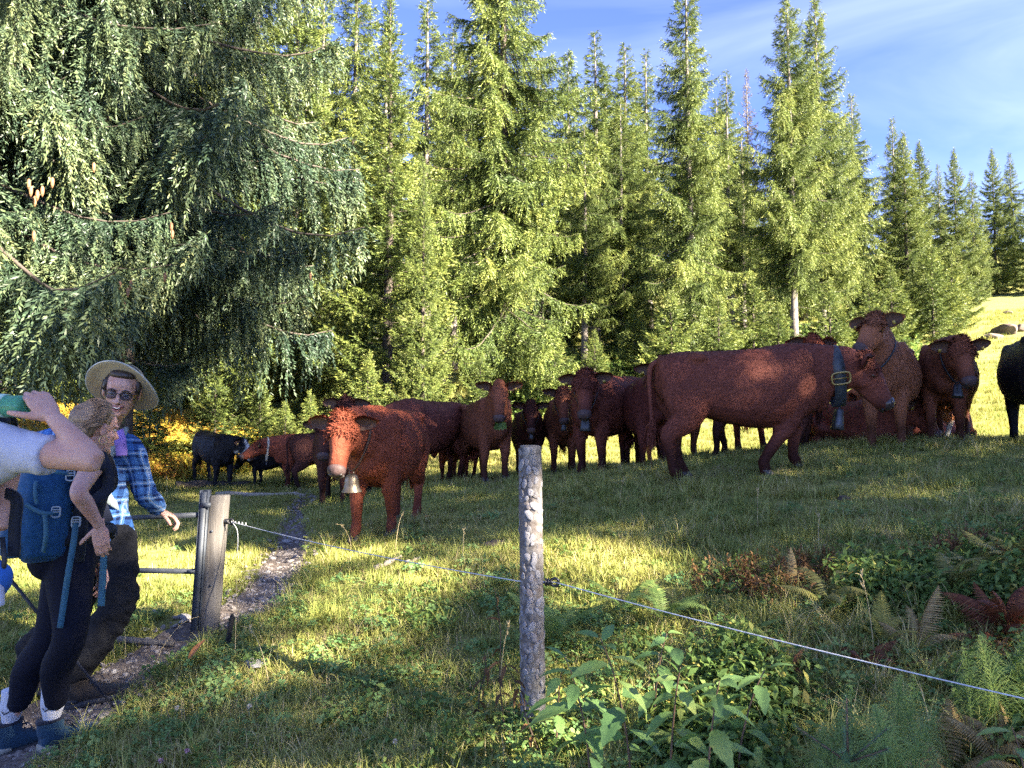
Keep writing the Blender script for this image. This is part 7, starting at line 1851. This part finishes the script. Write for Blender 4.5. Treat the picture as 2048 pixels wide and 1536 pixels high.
# dark dead stalk left of the post
def dead_stalk(px, py, hgt, label, lean=0):
    g = ground_hit(px, py); t = thing('dead_stalk', label, 'plant stalk', g, 0, 'dark dead stalks'); q = MB(); rg = np.random.default_rng(int(px))
    pts = catmull([(0, 0, -.03), (-.02 + lean * .3, 0, hgt * .35), (-.01 + lean * .7, .01, hgt * .7), (-.03 + lean, 0, hgt)], 12); q.tube(pts, np.linspace(.004, .0015, 12), 6); q.obj('stem', m_dkstem, t)
    for k in range(9):
        i = rg.integers(2, 11); V, Q = leaf_sheet(5, 5, L=rg.uniform(.04, .08), W=.02, fold=.5, tipdrop=.8); me = np_mesh('withered_leaf', V, Q, m_brownleaf, True); set_attr(me, 'rnd', np.full(len(Q), rg.random())); link('withered_leaf', me, t, loc=Vector(pts[i]), rot=(rg.normal(0, .3), rg.normal(.2, .4), rg.uniform(0, 6.28)))
dead_stalk(1012, 1470, .62, 'tall dark dead stalk left of the bark covered post', -.02)
dead_stalk(960, 1440, .3, 'short dark dead stalk further left of the post', .05)
dead_stalk(1080, 1500, .35, 'dark dead stalk crossing the foot of the post', -.12)
# horsetails: soft green brushes
m_horse = leaf_mat('horsetail_green', [(0, (.14, .24, .06)), (.5, (.23, .33, .08)), (1, (.34, .41, .11))], .3, objvar=.4)
def horsetail_mesh(seed, hgt=.42):
    rng = np.random.default_rng(seed); V, F, R4 = [], [], []
    q = MB(); ax = lambda t: np.array([.10 * hgt * t * t, .02 * math.sin(t * 4), hgt * t]); q.tube([ax(t) for t in np.linspace(-.06, 1, 8)], np.linspace(.0022, .0010, 8), 5)
    for k in range(22):
        t = .16 + .84 * k / 21; c = ax(t); L = .17 * math.sin(math.pi * min(1, .25 + .75 * t)) ** .7 * (1.1 - .6 * t); nb = 15
        for j in range(nb):
            a = j / nb * 6.283 + rng.normal(0, .1); d = np.array([math.cos(a), math.sin(a), .55 * t + .15]); d = unit(d); l = L * rng.uniform(.75, 1.1); s = np.array([-math.sin(a), math.cos(a), 0]) * .0011; m = c + d * l * .55; e = c + d * l - np.array([0, 0, l * .38]); o = len(V)
            V += [c - s, c + s, m + s, m - s, e]; F += [(o, o + 1, o + 2, o + 3)]; R4.append((o + 3, o + 2, o + 4))
    me = np_mesh('brush', V, [np.array(F), np.array(R4)], m_horse); set_attr(me, 'rnd', np.clip(rng.normal(.5, .2, len(F) * 2), 0, 1)); return me, q.mesh('stem', m_stem)
HT = [horsetail_mesh(s) for s in (1, 2, 3)]
HPOS = [(1650, 1470, 2.35, .95), (1700, 1450, 2.45, 1.0), (1750, 1470, 2.4, 1.1), (1790, 1490, 2.3, 1.05), (1835, 1480, 2.45, .95), (1600, 1480, 2.4, .85), (1720, 1530, 2.15, .95), (1680, 1520, 2.2, .8), (1860, 1530, 2.2, .8), (1550, 1500, 2.3, .75), (1960, 1400, 2.7, .95), (2000, 1390, 2.8, .95), (1925, 1410, 2.7, .8), (2035, 1400, 2.7, .9), (1780, 1550, 2.05, .9), (1640, 1560, 2.05, .8), (1770, 1420, 2.6, .9), (1820, 1430, 2.6, .8)]
for i, (px, py, Y, s) in enumerate(HPOS):
    x = P(px, 850, Y).x; lab = 'feathery green horsetail in the thicket at the lower right' if px < 1900 else 'feathery horsetail in the small group at the right picture edge'
    t = thing('horsetail', lab, 'horsetail', G(x, Y), i * 2.3, 'horsetails in the lower right thicket' if px < 1900 else 'horsetails at the right edge')
    br, stm = HT[i % 3]; o = link('brush', br, t, rot=(RNG.normal(0, .12), RNG.normal(.12, .12), 0), scale=s); o['kind'] = 'stuff'; link('stem', stm, t, rot=o.rotation_euler, scale=s)
# tall plants with broad pointed leaves, in front of and right of the post
m_broad = leaf_mat('broad_leaf', [(0, (.10, .20, .07)), (.5, (.17, .29, .085)), (.8, (.26, .35, .10)), (1, (.48, .43, .08))], .4, rough=.45, objvar=.55, nscale=4, spec=.4)
m_broadY = leaf_mat('broad_leaf_yellowing', [(0, (.26, .27, .04)), (1, (.50, .40, .06))], .4, nscale=8)
m_redstem = simple('reddish_stem', (.12, .07, .045), .6)
def broad(L, W, serr, seed, mat):
    V, Q = leaf_sheet(13, 7, L=L, W=W, serr=serr, fold=.18, tipdrop=.45, curl=.10, petiole=.012); me = np_mesh('leaf', V, Q, mat, True); set_attr(me, 'rnd', np.clip(np.random.default_rng(seed).normal(.45, .03, len(Q)), 0, 1)); return me
BL = [broad(.13, .052, .10, 1, m_broad), broad(.15, .058, .12, 2, m_broad), broad(.11, .048, .10, 3, m_broad)]; BLY = broad(.14, .05, .10, 4, m_broadY)
def leafy(px, py, Y, hgt, nl, label, lean=(0, 0), yellow=0, size=1.0, az0=0):
    x = P(px, 850, Y).x; g = G(x, Y); t = thing('leafy_plant', label, 'plant', g, 0, 'tall leafy plants by the post'); rg = np.random.default_rng(int(px + py))
    pts = catmull([(0, 0, -.03), (lean[0] * .2, lean[1] * .2, hgt * .4), (lean[0] * .6, lean[1] * .6, hgt * .78), (lean[0], lean[1], hgt)], 20); MB().tube(pts, np.linspace(.0048, .0018, 20), 7).obj('stem', m_redstem, t)
    for k in range(nl):
        u = .30 + .70 * k / (nl - 1); i = u * 19; p = Vector(pts[int(i)].tolist()); az = az0 + k * 2.4 + rg.normal(0, .25); y_ = k < yellow
        link('leaf', BLY if y_ else BL[k % 3], t, loc=p, rot=(rg.normal(0, .25), rg.normal(.12, .22) - .55 * max(0, u - .75) / .25, az), scale=size * (1.15 - .45 * max(0, u - .55) / .45) * rg.uniform(.8, 1.15))
leafy(1180, 1480, 2.75, .50, 13, 'leafy plant just right of the foot of the bark covered post', (-.10, -.05))
leafy(1260, 1500, 2.70, .58, 15, 'leafy plant arching left in front of the ferns', (-.12, -.08), az0=1)
leafy(1330, 1500, 2.60, .50, 14, 'leafy plant with dense foliage in the middle of the group', (.03, -.06), az0=2)
leafy(1400, 1520, 2.45, .50, 15, 'leafy plant with a dark bare stem and two yellowing leaves', (.04, -.04), yellow=2, az0=2.9)
leafy(1460, 1500, 2.65, .42, 11, 'rightmost leafy plant of the group, its leaves hanging', (.10, -.02), az0=.5)
leafy(1220, 1560, 2.35, .30, 9, 'low leafy plant at the bottom edge right of the post', (-.03, -.03), az0=1.6, size=.85)
leafy(1110, 1440, 3.05, .36, 10, 'leafy plant partly covering the foot of the post', (.02, -.04), az0=.3, size=.9)
leafy(2035, 1500, 2.3, .30, 8, 'leafy plant at the right picture edge near the corner', (-.05, 0), az0=.9)
leafy(1500, 1590, 2.1, .25, 8, 'low leafy plant at the bottom edge left of the spruce seedling', (.0, 0), az0=2.2, size=.8)
leafy(1300, 1400, 3.1, .40, 11, 'pale leafy plant behind the others below the wire', (.06, 0), az0=1.2, size=.8)
# spruce seedling at the bottom edge
m_seed = leaf_mat('seedling_needles', [(0, (.045, .10, .05)), (.5, (.08, .16, .075)), (1, (.14, .22, .10))], .15, rough=.4)
sx_, sy_ = P(1680, 850, 2.02).x, 2.02
sd_ = thing('spruce_seedling', 'young spruce seedling with needle covered shoots at the bottom edge', 'seedling', G(sx_, sy_))
MB().tube([(0, 0, -.04), (0, 0, .28)], [.006, .004], 7).obj('stem', m_redstem, sd_)
rg = np.random.default_rng(12)
topz = P(1680, 1395, 2.02).z - sd_.location.z; cz = P(1680, 1525, 2.02).z - sd_.location.z
for k, (dx, dy, dz, L) in enumerate([(0, 0, 1, topz - cz)] + [(math.cos(a), math.sin(a) * .9, .62, .15 * s) for a, s in ((.25, .95), (2.85, 1.0), (1.3, .6), (4.2, .7), (5.4, .8))] + [(math.cos(a), math.sin(a), .2, .14) for a in (.8, 2.2, 3.6, 5.0)]):
    d = unit(np.array([dx, dy, dz])); p0 = np.array([0, 0, cz if k < 6 else cz - .10]); V, F, q = [], [], MB(); q.tube([p0, p0 + d * L], [.003, .002], 6); q.obj('shoot', m_redstem, sd_)
    for j in range(300):
        t = rg.uniform(.04, 1.0); r = unit(np.cross(d, rg.normal(size=3))); nd2 = unit(r + d * rg.uniform(.5, 1.3)); s = unit(np.cross(nd2, r)) * .0009; b0 = p0 + d * L * t; o = len(V); V += [b0 - s, b0 + s, b0 + nd2 * .017]; F.append((o, o + 1, o + 2))
    me = np_mesh('needles', V, np.array(F), m_seed); set_attr(me, 'rnd', rg.random(len(F))); link('needles', me, sd_)['kind'] = 'stuff'
